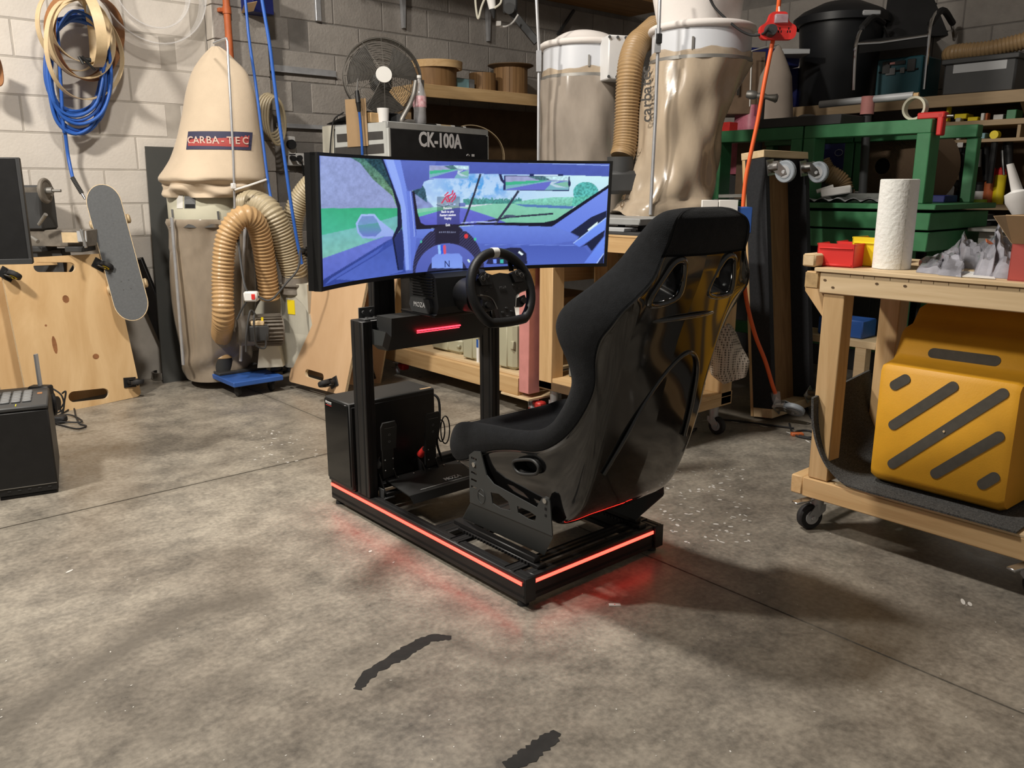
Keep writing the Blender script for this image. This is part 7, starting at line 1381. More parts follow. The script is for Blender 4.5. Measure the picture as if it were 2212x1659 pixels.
m = MB(); m.bar(bc+RIGHT*(rb*1.1)+UP*(zl-SZ-.01), bc+RIGHT*(rb*1.32)+UP*(zl-SZ-.02), .08, .02); part(m, 'handle', 'bin_black', bn)
m = MB(); m.sphere(PD(1838, 180, bc.x*_sy+bc.y*_cy-rb*.75), .03, (1, .5, 1.2), 12, 8); part(m, 'side_handle', 'light_grey', bn)
CD = 5.95; chp = lambda u, v, d=CD: PD(u, v, d)
ch = thing('office_chair', 'black armchair with chrome legs standing on the right wall shelf', 'chair', Vector((6.2, chp(1930, 200).y, SZ)))
m = MB(); m.tube(catmull([chp(1843, 195), chp(1846, 130), chp(1850, 92), chp(1862, 62, 6.05), chp(1885, 42, 6.15), chp(1905, 52, 6.3), chp(1918, 80, 6.4)], 6), .012, 8); part(m, 'chrome_frame', 'chrome', ch)
m = MB(); m.tube(catmull([chp(1996, 193), chp(2003, 120), chp(2009, 60), chp(2020, 30, 6.05), chp(2037, 26, 6.15), chp(2055, 50, 6.3), chp(2062, 90, 6.4)], 6), .012, 8); part(m, 'chrome_frame', 'chrome', ch)
m = MB(); m.tube([chp(1849, 95), chp(1900, 92), chp(2003, 77)], .010, 8); part(m, 'cross_tube', 'chrome', ch)
m = MB(); a, b, c_, d_ = chp(1850, 92), chp(2002, 76), chp(2010, 70, 6.5), chp(1880, 84, 6.5); vs = [a, b, c_, d_]; m.add(vs+[v-UP*.07 for v in vs], [(0,1,2,3), (7,6,5,4), (0,4,5,1), (1,5,6,2), (2,6,7,3), (3,7,4,0)]); part(m, 'seat_pad', 'black_rubber', ch)
m = MB(); vs = [chp(1912, 84, 6.4), chp(2048, 76, 6.42), chp(2066, -60, 6.6), chp(1932, -55, 6.6)]; m.add(vs+[v+FWD*.06 for v in vs], [(0,1,2,3), (7,6,5,4), (0,4,5,1), (1,5,6,2), (2,6,7,3), (3,7,4,0)]); part(m, 'backrest', 'black_rubber', ch)
for P in (((1862, 60, 6.04), (1885, 38, 6.15), (1908, 50, 6.3)), ((2010, 52, 6.0), (2036, 22, 6.12), (2058, 50, 6.3))): m = MB(); m.tube(catmull([chp(*p) for p in P], 6), .022, 8); part(m, 'arm_pad', 'black_rubber', ch)
tc2 = thing('tool_case', 'teal plastic tool case under the chair on the right wall shelf', 'case', Vector((6.06, PA(1940, 210, 6.0).y, SZ))); a, b = PA(1888, 212, 6.0), PA(1994, 118, 6.0)
m = MB(); m.box(6.0, b.y, SZ+.001, 6.30, a.y, b.z, .008); cbd = part(m, 'body', 'teal_case', tc2); m = MB(); m.box(5.99, b.y+.02, SZ+.19, 6.0, a.y-.02, SZ+.20, .001); part(m, 'seam', 'slot_dark', tc2)
for y in (b.y+.04, a.y-.10): m = MB(); m.box(5.985, y, b.z-.10, 6.0, y+.055, b.z-.02, .003); part(m, 'latch', 'dark_grey', tc2)
m = MB(); p = PA(1937, 136, 5.99); m.box(5.987, p.y-.06, p.z-.012, 5.992, p.y+.06, p.z+.012); part(m, 'badge', 'black_plastic', tc2); m = MB(); m.box(5.985, p.y+.01, p.z-.006, 5.988, p.y+.055, p.z+.006); part(m, 'badge', 'pink_paint', tc2); m = MB(); m.box(5.987, p.y+.005, p.z-.075, 5.992, p.y+.07, p.z-.03); m.box(5.987, p.y-.06, p.z-.07, 5.992, p.y-.03, p.z-.035); part(m, 'label', 'mid_grey', tc2, kind='stuff')
gc = thing('storage_crate', 'dark grey lidded crate with a pale label strip at the right end of the shelf', 'crate', Vector((6.2, PA(2120, 200, 5.98).y, SZ))); a, b = PA(2034, 195, 5.98), PA(2200, 112, 5.98)
m = MB(); m.box(5.98, b.y, SZ+.001, 6.42, a.y, b.z-.02, .012); part(m, 'body', 'dark_grey', gc); m = MB(); m.box(5.965, b.y-.015, b.z-.035, 6.435, a.y+.015, b.z, .006); part(m, 'lid', 'dark_grey', gc); l0, l1 = PA(2059, 152, 5.978), PA(2176, 132, 5.978); m = MB(); m.box(5.977, l1.y, l0.z-.02, 5.981, l0.y, l1.z+.01); part(m, 'label', 'light_grey', gc)
hz = b.z+.055; hose('flexible_hose', [Vector((6.30, PA(2045, 100, 6.1).y+.02, hz)), Vector((6.14, PA(2050, 100, 6.1).y, hz)), Vector((6.1, PA(2080, 100, 6.1).y, hz)), Vector((6.12, PA(2130, 98, 6.1).y, hz)), Vector((6.16, PA(2175, 90, 6.1).y, hz+.02)), Vector((6.2, PA(2230, 82, 6.1).y, hz+.05))], .052, 'brown_hose', 'brown ribbed hose lying on the dark grey crate', .022, .08)
m = MB(); m.box(6.05, PA(1714, 190, 6.0).y, SZ+.001, 6.4, PA(1700, 190, 6.0).y+.1, SZ+.30, .006); solo(m, 'navy_tub', 'navy', 'navy tub at the left end of the right wall shelf beside the bin', 'tub')
# ------------------------------------------------------------------ tool rack below the shelf
rk = thing('tool_rack', 'pine tool rack under the right wall shelf with tins and tools', 'rack', (6.2, 2.0, 1.0)); yl = PA(2040, 285, 5.9).y
for v, th in ((264, .035), (303, .022)): z = PA(2042, v, 5.9).z; m = MB(); m.box(5.90, .9, z-th, 6.30 if v < 300 else 6.1, yl, z, .002); part(m, 'shelf', 'plank_dim', rk)
za, zb = PA(2042, 264, 5.9).z, PA(2042, 303, 5.9).z
for y in (yl-.02, PA(2202, 290, 5.9).y): m = MB(); m.box(5.91, y, zb, 6.2, y+.02, za-.035, .001); part(m, 'divider', 'plank_dim', rk)
zc = PA(2030, 440, 5.9).z; m = MB(); m.box(5.88, .9, zc-.035, 6.40, yl+.04, zc, .002); part(m, 'shelf', 'plank_dim', rk); m = MB(); m.box(6.42, .7, .9, 6.44, yl+.1, za+.12); part(m, 'backboard', 'deep_brown', rk)
for y in (1.0, yl-.05): m = MB(); m.box(6.3, y, 0, 6.38, y+.06, zc-.035, .002); part(m, 'leg', 'plank_dim', rk)
def rackbox(u0, v0, u1, v1, x, dep, mt, nm, lb, cat, base): a, b = PA(u0, v1, x), PA(u1, v0, x); m = MB(); m.box(x, b.y, base, x+dep, a.y, b.z, .003); return solo(m, nm, mt, lb, cat)
rackbox(2041, 230, 2050, 264, 5.95, .05, 'yellow_plastic', 'spirit_level', 'yellow level standing at the left end of the rack top', 'level', za)
for args in ((2062, 245, 2088, 249, 5.96, .12, 'yellow_plastic', 'yellow_tool', 'flat yellow tool above a pale tin on the rack top', 'tool', None), (2063, 254, 2075, 263, 5.94, .06, 'housing_cream', 'cream_box', 'small cream box on the rack top', 'box', za), (2089, 252, 2112, 264, 5.93, .08, 'yellow_plastic', 'yellow_box', 'yellow box on the rack top', 'box', za), (2117, 244, 2126, 262, 5.93, .05, 'paper_white', 'white_bottle', 'white topped bottle on the rack top', 'bottle', za), (2127, 244, 2134, 262, 5.95, .05, 'orange_pipe', 'orange_bottle', 'orange bottle on the rack top', 'bottle', za), (2172, 236, 2196, 260, 5.97, .12, 'green_paint', 'green_tin', 'green tin at the right of the rack top', 'tin', za), (2144, 246, 2168, 261, 5.98, .10, 'dull_steel', 'steel_tin', 'grey tin between the bottles and the green tin', 'tin', za)):
    a = list(args); a[-1] = a[-1] if a[-1] else PA(2075, 254, 5.96).z if False else za+.02; rackbox(*a)
rackbox(2065, 291, 2073, 302, 5.92, .03, 'paper_white', 'white_tag', 'white tag standing on the lower rack rail', 'tag', zb); rackbox(2103, 287, 2128, 300, 5.90, .09, 'teal_pale', 'blue_grinder', 'blue grey power tool hanging through the rack rail', 'power tool', zb)
for u in (2051, 2074): c = PA(u, 313, 5.9); m = MB(); m.obox(c, (.004, .035, .03), None); m.tube([c+UP*.015, Vector((c.x, c.y, zb-.022))], .002, 4); solo(m, 'price_tag', 'paper_white', ('left', 'right')[u > 2060]+' white tag hanging under the rack rail', 'tag')
m = MB(); c = PA(2110, 312, 5.9); m.cyl(c+UP*.04, c-UP*.03, .020, n=14); m.cyl(c-UP*.03, c-UP*.14, .032, .040, 16, mi=1); solo(m, 'router_tool', ['chrome', 'dull_steel'], 'hanging steel router with a shiny shaft in the rack', 'power tool')
m = MB(); c = PA(2147, 291, 5.9); m.cyl(c, c+Vector((.05, 0, 0)), .026, n=20); m.cyl(c-Vector((.001, 0, 0)), c, .006, n=8); m.tube([c+Vector((.03, 0, 0)), c+Vector((.03, 0, -.30))], .02, 8, mi=1); solo(m, 'green_capped_tool', ['yellow_plastic', 'black_plastic'], 'black tool with a lime green round cap hanging in the rack', 'tool')
for u, v0, v1, r, mt, lb in ((2080, 320, 420, .035, 'black_plastic', 'black hanging tool nearest the brown panel'), (2128, 318, 390, .03, 'black_metal', 'black hanging tool behind the steel router'), (2178, 300, 370, .028, 'black_plastic', 'black handled tool hanging right of the lime capped tool'), (2165, 325, 378, .012, 'steel', 'slim steel tool hanging above the spray cans')):
    p0, p1 = PA(u, v0, 6.0), PA(u+3, v1, 6.0); m = MB(); m.cyl(p0, p1, r, r*.7, 12); m.tube([p0, Vector((p0.x, p0.y, zb-.01))], .004, 5); solo(m, 'hanging_tool', mt, lb, 'tool')
for u, v0, v1, r, caps, lb in ((2111, 393, 440, .042, (('black_plastic', .42), ('white_plastic', 1)), 'black topped can with a white label on the lower rack shelf'), (2133, 362, 440, .033, (('red_plastic', .22), ('orange_pipe', 1)), 'orange spray can with red cap on the lower rack shelf'), (2154, 362, 440, .034, (('red_plastic', .2), ('yellow_plastic', 1)), 'yellow orange spray can with red cap on the lower rack shelf')):
    c = PA(u, v1, 6.02); c.z = zc; top = PA(u, v0, 6.02).z; H_ = top-zc; t = thing('spray_can', lb, 'can', c); k0 = 1-caps[0][1]; m = MB(); m.lathe([(0, 0), (r, 0), (r, H_*k0), (0, H_*k0)], c, n=20); part(m, 'can_body', caps[1][0], t); m = MB(); m.lathe([(r*.95, H_*k0), (r*.9, H_*(k0+caps[0][1]*.7)), (r*.5, H_), (0, H_)], c, n=20); part(m, 'cap', caps[0][0], t)
m = MB(); c = PA(2113, 438, 5.93); c.z = zc; m.lathe([(.03, 0), (.05, 0), (.05, .03), (.03, .03), (.03, 0)], c, n=24); mat('lime', (.28, .42, .03), .5, var=.05); solo(m, 'green_tape', 'lime', 'roll of lime green tape on the lower rack shelf', 'tape')
m = MB(); c = PA(2080, 400, 5.95); m.obox(c, (.02, .10, .04), None, .018); solo(m, 'grey_handle', 'mid_grey', 'pale grey oval handle on the lower rack shelf', 'handle') if False else None
a, b = PA(2060, 440, 6.02), PA(2092, 412, 6.02); m = MB(); m.box(6.02, b.y, zc, 6.15, a.y, b.z, .005); m2 = thing('black_charger', 'black charger box with a pale oval top on the lower rack shelf', 'charger', Vector((6.08, (a.y+b.y)/2, zc))); part(m, 'body', 'black_plastic', m2); m = MB(); c = PA(2078, 397, 6.03); m.obox(c, (.03, .11, .05), None, .02); m.obox(Vector((6.05, c.y, (c.z+b.z)/2)), (.03, .07, abs(c.z-b.z)), None, .004); part(m, 'handle', 'mid_grey', m2)
for (u0, v0, u1, v1, x, dep, mt, nm, lb) in ((2024, 466, 2104, 545, 5.55, .30, 'dark_grey', 'black_tub', 'open black plastic tub standing below the tool rack'), (2110, 478, 2178, 500, 5.62, .2, 'black_plastic', 'black_case', 'black case with a white edge right of the black tub')):
    a, b = PA(u0, v1, x), PA(u1, v0, x); t = thing(nm, lb, 'tub' if 'tub' in nm else 'case', Vector((x+dep/2, (a.y+b.y)/2, a.z))); m = MB(); m.box(x, b.y, .60, x+dep, a.y, b.z, .01); part(m, 'body', mt, t)
    m = MB(); m.box(x-.015, b.y-.01, b.z-.05 if 'tub' in nm else b.z, x+dep+.01, a.y+.01, b.z+.004, .004); part(m, 'rim', mt if 'tub' in nm else 'light_grey', t)
m = MB(); m.box(5.50, 1.2, .0, 6.1, 2.32, .60, .004); solo(m, 'side_cabinet', 'dark_grey', 'dark cabinet behind the paper towel roll below the rack', 'cabinet')
m = MB(); m.box(4.9, 1.25, .97, 5.25, 1.84, .99, .003); m.box(4.95, 1.30, .0, 5.2, 1.80, .97, .004); t = solo(m, 'metal_machine', 'dull_steel', 'grey metal machine edge right of the paper towel roll', 'machine')
# ------------------------------------------------------------------ right workbench on castors
tb = thing('workbench', 'pine workbench on castors at the right with bins, towel roll and a box on top', 'workbench', (2.95, .95, 0))
TX0, TX1, TY0, TY1 = 2.62, 3.22, .52, 1.432
m = MB(); m.box(TX0, TY0, .856, TX0+.045, TY1, .926, .003); part(m, 'apron', 'pale_y', tb); m = MB(); m.box(TX1-.045, TY0, .856, TX1, TY1, .926, .003); part(m, 'apron', 'pine_y', tb)
m = MB(); m.box(TX0-.008, TY0, .927, TX1, TY1+.018, .940, .0015); part(m, 'plywood_top', 'pale_y', tb)
m = MB(); m.box(TX0-.002, TY1+.002, .868, TX1, TY1+.055, .926, .006); part(m, 'end_beam', 'pine_x', tb); m = MB(); m.box(TX0-.004, TY1+.020, .9405, TX1, TY1+.068, .984, .006); part(m, 'raised_lip', 'pale_x', tb); m = MB(); m.box(TX0-.0035, TY1+.025, .944, TX0-.003, TY1+.064, .981); m.box(TX0-.0025, TY1+.006, .872, TX0-.002, TY1+.052, .922); part(m, 'end_grain', 'end_grain', tb, kind='stuff')
for x0, x1, y0, y1 in ((2.628, 2.70, 1.345, 1.418), (3.03, 3.105, 1.335, 1.41), (2.628, 2.70, .62, .70), (3.03, 3.105, .62, .70)): m = MB(); m.box(x0, y0, .20, x1, y1, .856, .003); part(m, 'leg', 'pine_z', tb)
g = [PA(u, v, 2.70) for u, v in ((1739, 616), (1771, 616), (1784, 640), (1780, 690), (1739, 628))]; m = MB(); m.prism([(p.y, p.z) for p in g], (2.701, 0, 0), (0, 1, 0), (0, 0, 1), (.03, 0, 0)); part(m, 'gusset', 'pine_z', tb, smooth=0)
m = MB(); m.box(TX0, TY0, .128, TX0+.045, TY1, .198, .003); part(m, 'bottom_rail', 'pine_y', tb); m = MB(); m.box(TX1-.12, TY0, .128, TX1-.075, TY1, .198, .003); part(m, 'bottom_rail', 'pine_y', tb)
m = MB(); m.box(TX0+.0, TY1+.001, .130, TX1-.06, TY1+.045, .198, .004); part(m, 'bottom_end_beam', 'pine_x', tb); m = MB(); m.box(TX0+.002, TY0, .1985, TX1-.08, TY1-.12, .207, .001); part(m, 'lower_shelf', 'pale_y', tb)
for k in range(14): y = .74+.045*k+RN.uniform(-.01, .01); m = MB(); m.box(TX0-.0008, y, .926-.01, TX0, y+.0012, .926+RN.uniform(-.001, .002), 0); part(m, 'saw_mark', 'deep_brown', tb)
for u, v in ((1782, 605), (1799, 621), (1894, 613), (1955, 618)): m = MB(); p = PA(u, v, TX0-.0005); m.prism([(.006*math.cos(t/8*6.283), .004*math.sin(t/8*6.283)) for t in range(8)], p, (0, 1, 0), (0, 0, 1), (-.0006, 0, 0)); part(m, 'knot', 'deep_brown', tb, smooth=0)
for y, wd in ((1.40, (-.75, .35, 0)), (.70, (-.2, -1, 0))):
    castor(tb, (TX0+.055, y, .128), (0, 0, -1), wd, .047, 'black_rubber', 'leg_grey', .034, .05, 'light_grey', h=.0805); m = MB(); m.bar((TX0-.05, y+.03, .112), (TX0+.02, y+.0, .120), .03, .008, c=.002); part(m, 'brake_lever', 'steel', tb)
for y in (1.38, .62): castor(tb, (TX1-.1, y, .128), (0, 0, -1), (.3, 1, 0), .047, 'black_rubber', 'leg_grey', .034, .05, 'light_grey', h=.0805)
# carpet offcut curling on the lower shelf
cv = [PA(u, v, 2.615) for u, v in ((1767, 857), (1766, 915), (1774, 965), (1792, 1008), (1822, 1040), (1865, 1066), (1930, 1092))]; cv = [Vector((0, p.y, max(p.z, .216))) for p in cv]; cv += [Vector((0, .95, .2165)), Vector((0, .74, .2165))]; cv = catmull(cv, 6)
m = MB(); n = len(cv); vs = []
for x in (2.598, 2.75, 2.95, 3.12): k = (x-2.598); vs += [Vector((x+.012*math.sin(9*p.z), p.y+.10*k*max(0, p.z-.22)*4, p.z+.10*k*max(0, p.z-.25))) for p in cv]
top = len(vs); vs += [v+Vector((0, .009, -.007 if False else .0)) if cv[i % n].z > .26 else v-UP*.006 for i, v in enumerate(vs[:top])]; fs = []
for j in range(3):
    for i in range(n-1): a = j*n+i; fs += [(a, a+n, a+n+1, a+1), (a+top, a+1+top, a+n+1+top, a+n+top)]
for i in range(n-1): fs += [(i, i+1, i+1+top, i+top), (3*n+i, 3*n+i+top, 3*n+i+1+top, 3*n+i+1)]
for i in (0, n-1):
    for j in range(3): fs.append((j*n+i, (j+1)*n+i, (j+1)*n+i+top, j*n+i+top))
m.add(vs, fs); solo(m, 'carpet_offcut', 'carpet_mat', 'grey carpet offcut curling up at the left on the workbench lower shelf', 'carpet', smooth=60)
# yellow two-step stool lying on its back
st = thing('step_stool', 'yellow plastic two-step stool with dark non-slip strips on the workbench shelf', 'stool', (2.9, 1.02, .224))
prof = [(2.705, .240), (2.700, .262), (2.703, .612), (2.715, .630), (2.800, .640), (2.818, .655), (2.855, .728), (2.880, .742), (2.945, .750), (2.965, .768), (2.995, .800), (3.04, .808), (3.04, .230), (2.73, .224)]
yL = lambda x: 1.232+.055*(x-2.70); yR = lambda x: .812-.055*(x-2.70); m = MB(); n = len(prof); vs = []
ins = .018
for sd_, yy in ((0, yL), (1, yL), (2, yR), (3, yR)):
    for i, (x, z) in enumerate(prof):
        a, b = prof[i-1], prof[(i+1) % n]; cx_, cz_ = 2.86, .46; k = 1 if sd_ in (1, 2) else .965; y = yy(x)+(-ins if sd_ == 1 else ins if sd_ == 2 else 0) if sd_ in (1, 2) else yy(x); vs.append(Vector((cx_+(x-cx_)*k, y, cz_+(z-cz_)*k)))
fs = [tuple(range(n)), tuple(range(4*n-1, 3*n-1, -1))] + [(j*n+i, (j+1)*n+i, (j+1)*n+(i+1) % n, j*n+(i+1) % n) for j in range(3) for i in range(n)]
m.add(vs, fs); part(m, 'body', 'stool_yellow', st, smooth=45)
def strip(x, uvs, w, pl):
    a, b = [PP(u, v, pl[0], pl[1]) for u, v in uvs]; nrm = Vector(pl[1]).normalized(); d = (b-a); L = d.length; d.normalize(); s_ = nrm.cross(d); P = []
    for i in range(9): t = -math.pi/2+math.pi*i/8; P.append((L+w*math.cos(t), w*math.sin(t)))
    for i in range(9): t = math.pi/2+math.pi*i/8; P.append((w*math.cos(t), w*math.sin(t)))
    mm = MB(); mm.prism(P, a+nrm*.0005, d, s_, nrm*.0018); part(mm, 'tread_strip', 'tread_grey', st, smooth=0)
FPl = ((2.7015, 1, .45), (-1, 0, .008))
for uv in (((1933, 832), (1956, 819)), ((1930, 918), (2059, 835)), ((1928, 1002), (2167, 850)), ((2021, 1023), (2158, 943)), ((2123, 1046), (2148, 1031))): strip(0, uv, .0165, FPl)
strip(0, ((2017, 763), (2149, 780)), .0175, ((2.8365, 1, .69), (-.073, 0, .037)))
m = MB(); p = PA(2039, 932, 2.6985); m.cyl(p+Vector((.002, 0, 0)), p-Vector((.002, 0, 0)), .0035, n=8); part(m, 'rivet', 'veneer', st)
# ------------------------------------------------------------------ on the workbench
tz = .9405
def binbox(nm, lb, mt, c, w, dp, h, rz):
    t = thing(nm, lb, 'bin', c, rz, 'small parts bins on the workbench'); m = MB(); th = .003
    P = [(0, 0), (dp, 0), (dp, h), (dp*.28, h), (0, h*.55)]
    for y in (-w/2, w/2-th): m.prism([(-dp/2+a, b) for a, b in P], (0, y, 0), (1, 0, 0), (0, 0, 1), (0, th, 0))
    m.box(-dp/2, -w/2, 0, dp/2, w/2, th); m.box(dp/2-th, -w/2, 0, dp/2, w/2, h); m.box(-dp/2, -w/2, 0, -dp/2+th, w/2, h*.55); part(m, 'shell', mt, t, local=True, smooth=20)
    m = MB(); m.box(dp/2-.001, -w/2+.006, h*.78, dp/2+.004, w/2-.006, h*.82, .001); m.box(dp/2-.001, -w/2+.006, .004, dp/2+.003, w/2-.006, .010, .001); m.box(-dp/2+dp*.28, -w/2-.002, h-.006, dp/2, -w/2+.002, h, .001); m.box(-dp/2+dp*.28, w/2-.002, h-.006, dp/2, w/2+.002, h, .001); part(m, 'rim', mt, t, local=True, kind='stuff'); return t
cr_ = PZ(1797, 577, tz)
binbox('parts_bin', 'red plastic parts bin at the front left of the workbench top', 'red_plastic', Vector((cr_.x+.075, cr_.y+.005, tz)), .125, .13, .078, math.pi+.12)
binbox('parts_bin', 'second red parts bin behind the front one on the workbench', 'red_plastic', Vector((cr_.x+.215, cr_.y+.01, tz)), .125, .13, .078, math.pi+.12)
binbox('parts_bin', 'third red parts bin furthest back on the workbench', 'red_plastic', Vector((cr_.x+.355, cr_.y+.0, tz)), .125, .13, .085, math.pi+.12)
cy_ = PZ(1872, 576, tz); binbox('parts_bin', 'yellow plastic parts bin between the red bins and the towel roll', 'yellow_plastic', Vector((cy_.x+.07, cy_.y-.005, tz)), .125, .14, .098, math.pi-.02)
a, b = PZ(1904, 580, tz), PZ(1978, 586, tz); tcn = (a+b)/2+FWD*.055; rT = 0.0585; hT = PP(1958, 387, tcn-FWD*.0, FWD).z-tz
tw = thing('paper_towel_roll', 'white embossed paper towel roll standing on the workbench', 'paper towel', tcn); m = MB(); m.lathe([(.021, hT-.002), (.024, hT), (rT-.002, hT), (rT, hT-.002), (rT, .001), (.02, .001)], tcn, n=48)
e = [Vector((tcn.x, tcn.y, 0))]; ang0 = math.atan2(-FWD.y, -FWD.x)+.1; part(m, 'roll', 'paper_towel', tw)
m = MB(); m.grid(lambda s_, t: tcn+Vector(((rT+.0016)*math.cos(ang0+1.1*s_), (rT+.0016)*math.sin(ang0+1.1*s_), .001+(hT-.003)*t)), 14, 2); m.grid(lambda s_, t: tcn+Vector(((rT+.0006)*math.cos(ang0+1.1*s_), (rT+.0006)*math.sin(ang0+1.1*s_), .001+(hT-.003)*t)), 14, 2, flip=True); part(m, 'loose_sheet', 'paper_towel', tw)
m = MB(); m.lathe([(.019, hT-.01), (.0215, hT-.01), (.0215, hT+.0005), (.019, hT+.0005)], tcn, n=24); part(m, 'core', 'cardboard', tw)
def crumple(nm, lb, pts, h, mt, seed, nu=26, nv=16):
    r = random.Random(seed); ph = [r.uniform(0, 6) for _ in range(8)]; c = [PZ(u, v, tz) for u, v in pts]
    def fn(a, b):
        p = (c[0]*(1-a)+c[1]*a)*(1-b)+(c[3]*(1-a)+c[2]*a)*b; e = math.sin(math.pi*a)**.55*math.sin(math.pi*b)**.55
        z = h*e*(.55+.25*math.sin(9*a+ph[0])*math.cos(7*b+ph[1])+.28*abs(math.sin(17*a+5*b+ph[2]))+.2*abs(math.cos(21*b-8*a+ph[3])))
        return p+Vector((.012*math.sin(15*b+ph[4]), .012*math.sin(13*a+ph[5]), max(.001, z)))
    m = MB(); m.grid(fn, nu, nv); m.grid(lambda a, b: fn(a, b)*1.0-UP*min(.002, fn(a, b).z-tz+.0), nu, nv, flip=True); return solo(m, nm, mt, lb, 'bag', smooth=25)
crumple('plastic_bag', 'crumpled clear plastic bag with dark fittings inside on the workbench', ((1984, 588), (2085, 600), (2085, 575), (1995, 566)), .055, 'film_bag', 3); crumple('plastic_bag', 'crumpled clear bag behind the towel roll on the workbench', ((2030, 575), (2130, 584), (2140, 562), (2040, 556)), .095, 'film_bag', 8)
crumple('plastic_bag', 'clear bag with an orange print leaning on the cardboard box', ((2105, 596), (2180, 603), (2185, 570), (2110, 566)), .13, 'film_bag', 15); crumple('dark_fittings', 'dark fittings inside the crumpled clear bag', ((1990, 587), (2070, 597), (2075, 577), (2005, 569)), .038, 'dark_grey', 5)
m = MB(); P = [PZ(2065, 597, tz+.001), PZ(2150, 603, tz+.001), PZ(2140, 590, tz+.001), PZ(2070, 586, tz+.001)]; m.add(P+[p+UP*.002 for p in P], [(3,2,1,0), (4,5,6,7), (0,1,5,4), (1,2,6,5), (2,3,7,6), (3,0,4,7)]); solo(m, 'leaflet', 'paper_white', 'white leaflet lying in front of the clear bags on the workbench', 'paper', smooth=0)
m = MB(); p = PZ(2142, 583, tz+.0)+UP*.075; m.tube(catmull([p+RIGHT*-.03+UP*.02, p, p+RIGHT*.03-UP*.04], 6), .012, 4, flat=(.014, .002)); solo(m, 'orange_strip', 'orange_pipe', 'orange strip inside the leaning clear bag', 'strip')
bx_ = thing('cardboard_box', 'open red sided cardboard box with raised flaps at the right end of the workbench', 'box', PZ(2215, 600, tz)); c0 = PZ(2174, 606, tz); hx = .105
m = MB(); x0, y1 = c0.x+.005, c0.y; th = .004
for (a0, b0, a1, b1) in ((0, -.24, th, 0), (0, -th, .24, 0), (.24-th, -.24, .24, 0), (0, -.24, .24, -.24+th)): m.box(x0+a0, y1+b0, tz, x0+a1, y1+b1, tz+hx, .001)
m.box(x0, y1-.24, tz, x0+.24, y1, tz+th); part(m, 'carton_body', 'box_red', bx_, smooth=20)
fl = [Vector((x0, y1, tz+hx)), Vector((x0+.24, y1, tz+hx)), Vector((x0+.245, y1+.055, tz+hx+.075)), Vector((x0-.005, y1+.055, tz+hx+.075))]; m = MB(); m.add(fl+[p+Vector((0, .003, .002)) for p in fl], [(0,1,2,3), (7,6,5,4), (0,4,5,1), (1,5,6,2), (2,6,7,3), (3,7,4,0)]); part(m, 'flap', 'cardboard', bx_, smooth=0)
fl = [Vector((x0, y1-.24, tz+hx)), Vector((x0, y1, tz+hx)), Vector((x0-.05, y1+.01, tz+hx+.08)), Vector((x0-.05, y1-.25, tz+hx+.08))]; m = MB(); m.add(fl+[p+Vector((.003, 0, .002)) for p in fl], [(0,1,2,3), (7,6,5,4), (0,4,5,1), (1,5,6,2), (2,6,7,3), (3,7,4,0)]); part(m, 'flap', 'cardboard', bx_, smooth=0)
m = MB(); c = PD(2206, 445, 3.05); m.lathe([(0, -.05), (.03, -.05), (.05, .02), (.045, .05), (.02, .06), (.012, .16), (.0, .16)], c, (-.3, .2, .8), 20); t = solo(m, 'white_spray_gun', 'white_plastic', 'white tool poking out of the open cardboard box at the right edge', 'tool')
m = MB(); m.box(x0+.06, y1-.2, tz+.006, x0+.2, y1-.05, tz+hx+.05, .004); solo(m, 'white_carton', 'paper_white', 'white carton standing inside the open cardboard box', 'box')
# ------------------------------------------------------------------ bits under and behind the benches
m = MB(); m.box(4.30, 2.0, .36, 4.52, 2.75, .40, .003); m.box(4.30, 2.05, 0, 4.36, 2.11, .36); m.box(4.30, 2.6, 0, 4.36, 2.66, .36); t = solo(m, 'low_trestle', 'pale_y', 'low pine trestle seen under the right workbench', 'trestle')
bb = thing('blue_toolbox', 'small blue toolbox with grey clasp on the low trestle', 'toolbox', (4.4, 2.24, .401)); m = MB(); m.box(4.34, 2.10, .401, 4.50, 2.36, .50, .006); part(m, 'body', 'blue_paint', bb); m = MB(); m.box(4.333, 2.20, .44, 4.342, 2.25, .49, .002); part(m, 'clasp', 'light_grey', bb)
m = MB(); a = PZ(1690, 870); m.bar(Vector((4.02, 2.12, .045)), Vector((4.42, 2.02, .045)), .10, .09, c=.004); t = thing('pink_block', 'pink topped black block on the floor beside the upended trolley', 'block', (4.2, 2.07, 0)); part(m, 'body', 'black_plastic', t); m = MB(); m.bar(Vector((4.02, 2.12, .094)), Vector((4.42, 2.02, .094)), .09, .006); part(m, 'top', 'pink_paint', t)
for k, pts in enumerate((((1540, 905), (1600, 910), (1660, 918), (1715, 925)), ((1705, 915), (1710, 930), (1725, 940), (1750, 945), (1760, 938), (1745, 930), (1720, 932), (1722, 942), (1765, 950)), ((1742, 870), (1746, 890), (1755, 905), (1770, 910)))):
    m = MB(); m.tube(catmull([PZ(u, v, .006) for u, v in pts], 8), .005, 7); solo(m, 'floor_cable', 'black_rubber', ('straight black cable on the floor behind the seat', 'coiled black cable on the floor beside the workbench leg', 'short black cable by the pink block')[k], 'cable', smooth=80)
m = MB(); m.obox(PZ(1722, 938, .008), (.06, .03, .016), frame(RIGHT, UP), .003); solo(m, 'brown_tag', 'orange_pipe', 'small brown block on the coiled cable', 'tag')
m = MB(); m.tube(catmull([PZ(1470, 955, .004), PZ(1495, 935, .006), PZ(1505, 925, .006), PZ(1490, 930, .005)], 8), .003, 6); solo(m, 'floor_cable', 'black_rubber', 'thin dark wire on the floor right behind the seat shell', 'cable')
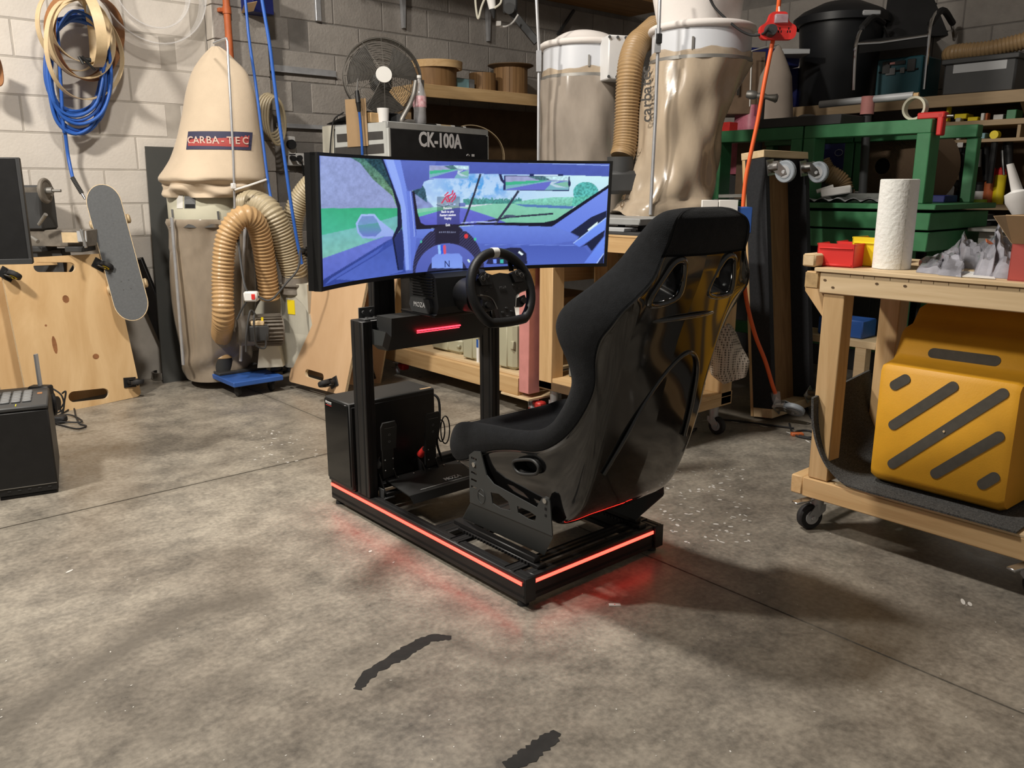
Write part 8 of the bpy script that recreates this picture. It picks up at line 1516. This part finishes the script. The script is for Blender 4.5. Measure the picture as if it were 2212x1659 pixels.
# floor marks that lie on the slab
mat('rubber_mark', (.012, .011, .010), .75, var=.5, vs=25); mat('paint_fleck', (.62, .60, .56), .7, var=.08)
def blot(path, w, seed):
    r = random.Random(seed); P = catmull([PZ(u, v) for u, v in path], 8); L = []; Rr = []
    for i, p in enumerate(P):
        d = (P[min(i+1, len(P)-1)]-P[max(i-1, 0)]).normalized(); s_ = Vector((-d.y, d.x, 0)); k = w*(.35+.75*math.sin(math.pi*(i+.6)/(len(P)+.2))**.5)*r.uniform(.75, 1.2); L.append(p+s_*k+UP*.0009); Rr.append(p-s_*k*r.uniform(.7, 1.1)+UP*.0009)
    n = len(P); m = MB(); m.add(L+Rr, [(i, n+i, n+i+1, i+1) for i in range(n-1)]); return m
m = blot(((772, 1490), (800, 1455), (850, 1425), (890, 1400), (930, 1380), (975, 1378)), .020, 2); solo(m, 'rubber_mark', 'rubber_mark', 'black rubber skid mark on the concrete in front of the rig', 'floor mark')
m = blot(((1090, 1655), (1130, 1640), (1170, 1610), (1205, 1582)), .022, 6); solo(m, 'rubber_mark', 'rubber_mark', 'black rubber mark at the bottom edge of the photo', 'floor mark')
r = random.Random(5); m = MB()
def fleck(p, a, b, th): m.add([p+Vector((math.cos(th)*a*math.cos(t/10*6.283)-math.sin(th)*b*math.sin(t/10*6.283), math.sin(th)*a*math.cos(t/10*6.283)+math.cos(th)*b*math.sin(t/10*6.283), .0007)) for t in range(10)], [tuple(range(10))])
for _ in range(95): p = PZ(r.uniform(1425, 1620), r.uniform(1010, 1175)); fleck(p, r.uniform(.003, .013), r.uniform(.002, .007), r.uniform(0, 3))
for k in range(11): a = -.6+k*.36; p = PZ(1565, 960)+Vector((.42*math.cos(a), .42*math.sin(a), 0)); fleck(p, .022, .006, a+1.57)
for _ in range(40): p = PZ(r.uniform(540, 690), r.uniform(930, 1000)); fleck(p, r.uniform(.003, .012), r.uniform(.002, .005), r.uniform(0, 3))
for _ in range(40): p = PZ(r.uniform(1050, 1300), r.uniform(900, 960)); fleck(p, r.uniform(.003, .02), r.uniform(.002, .005), .6)
for _ in range(130): p = PZ(r.uniform(0, 2212), r.uniform(1150, 1655)); fleck(p, r.uniform(.001, .0035), r.uniform(.0007, .002), r.uniform(0, 3))
for u, v, a, b in ((150, 1234, .014, .005), (2080, 1300, .02, .006), (2095, 1305, .014, .006), (800, 1191, .008, .005), (850, 1215, .006, .003), (1745, 915, .012, .006)): fleck(PZ(u, v), a, b, .5)
for k in range(3): p0 = PZ(1240, 905+14*k); m.add([p0+UP*.0007, p0+Vector((.25, .05, .0007)), p0+Vector((.25, .058, .0007)), p0+Vector((0, .012, .0007))], [(0, 1, 2, 3)])
solo(m, 'paint_flecks', 'paint_fleck', 'white paint flecks scattered over the concrete floor', 'paint', kind='stuff', smooth=0)
m = MB(); p = PZ(1328, 1306, .001); m.obox(p, (.035, .014, .001), frame(RIGHT, UP)); tg_ = thing('paper_tag', 'small white paper tag on the floor in front of the rig', 'tag', p); part(m, 'paper', 'paper_white', tg_); m = MB(); m.cyl(p+UP*.0006, p+UP*.001, .002, n=8); part(m, 'print_mark', 'red_plastic', tg_)
bpy.context.view_layer.update()
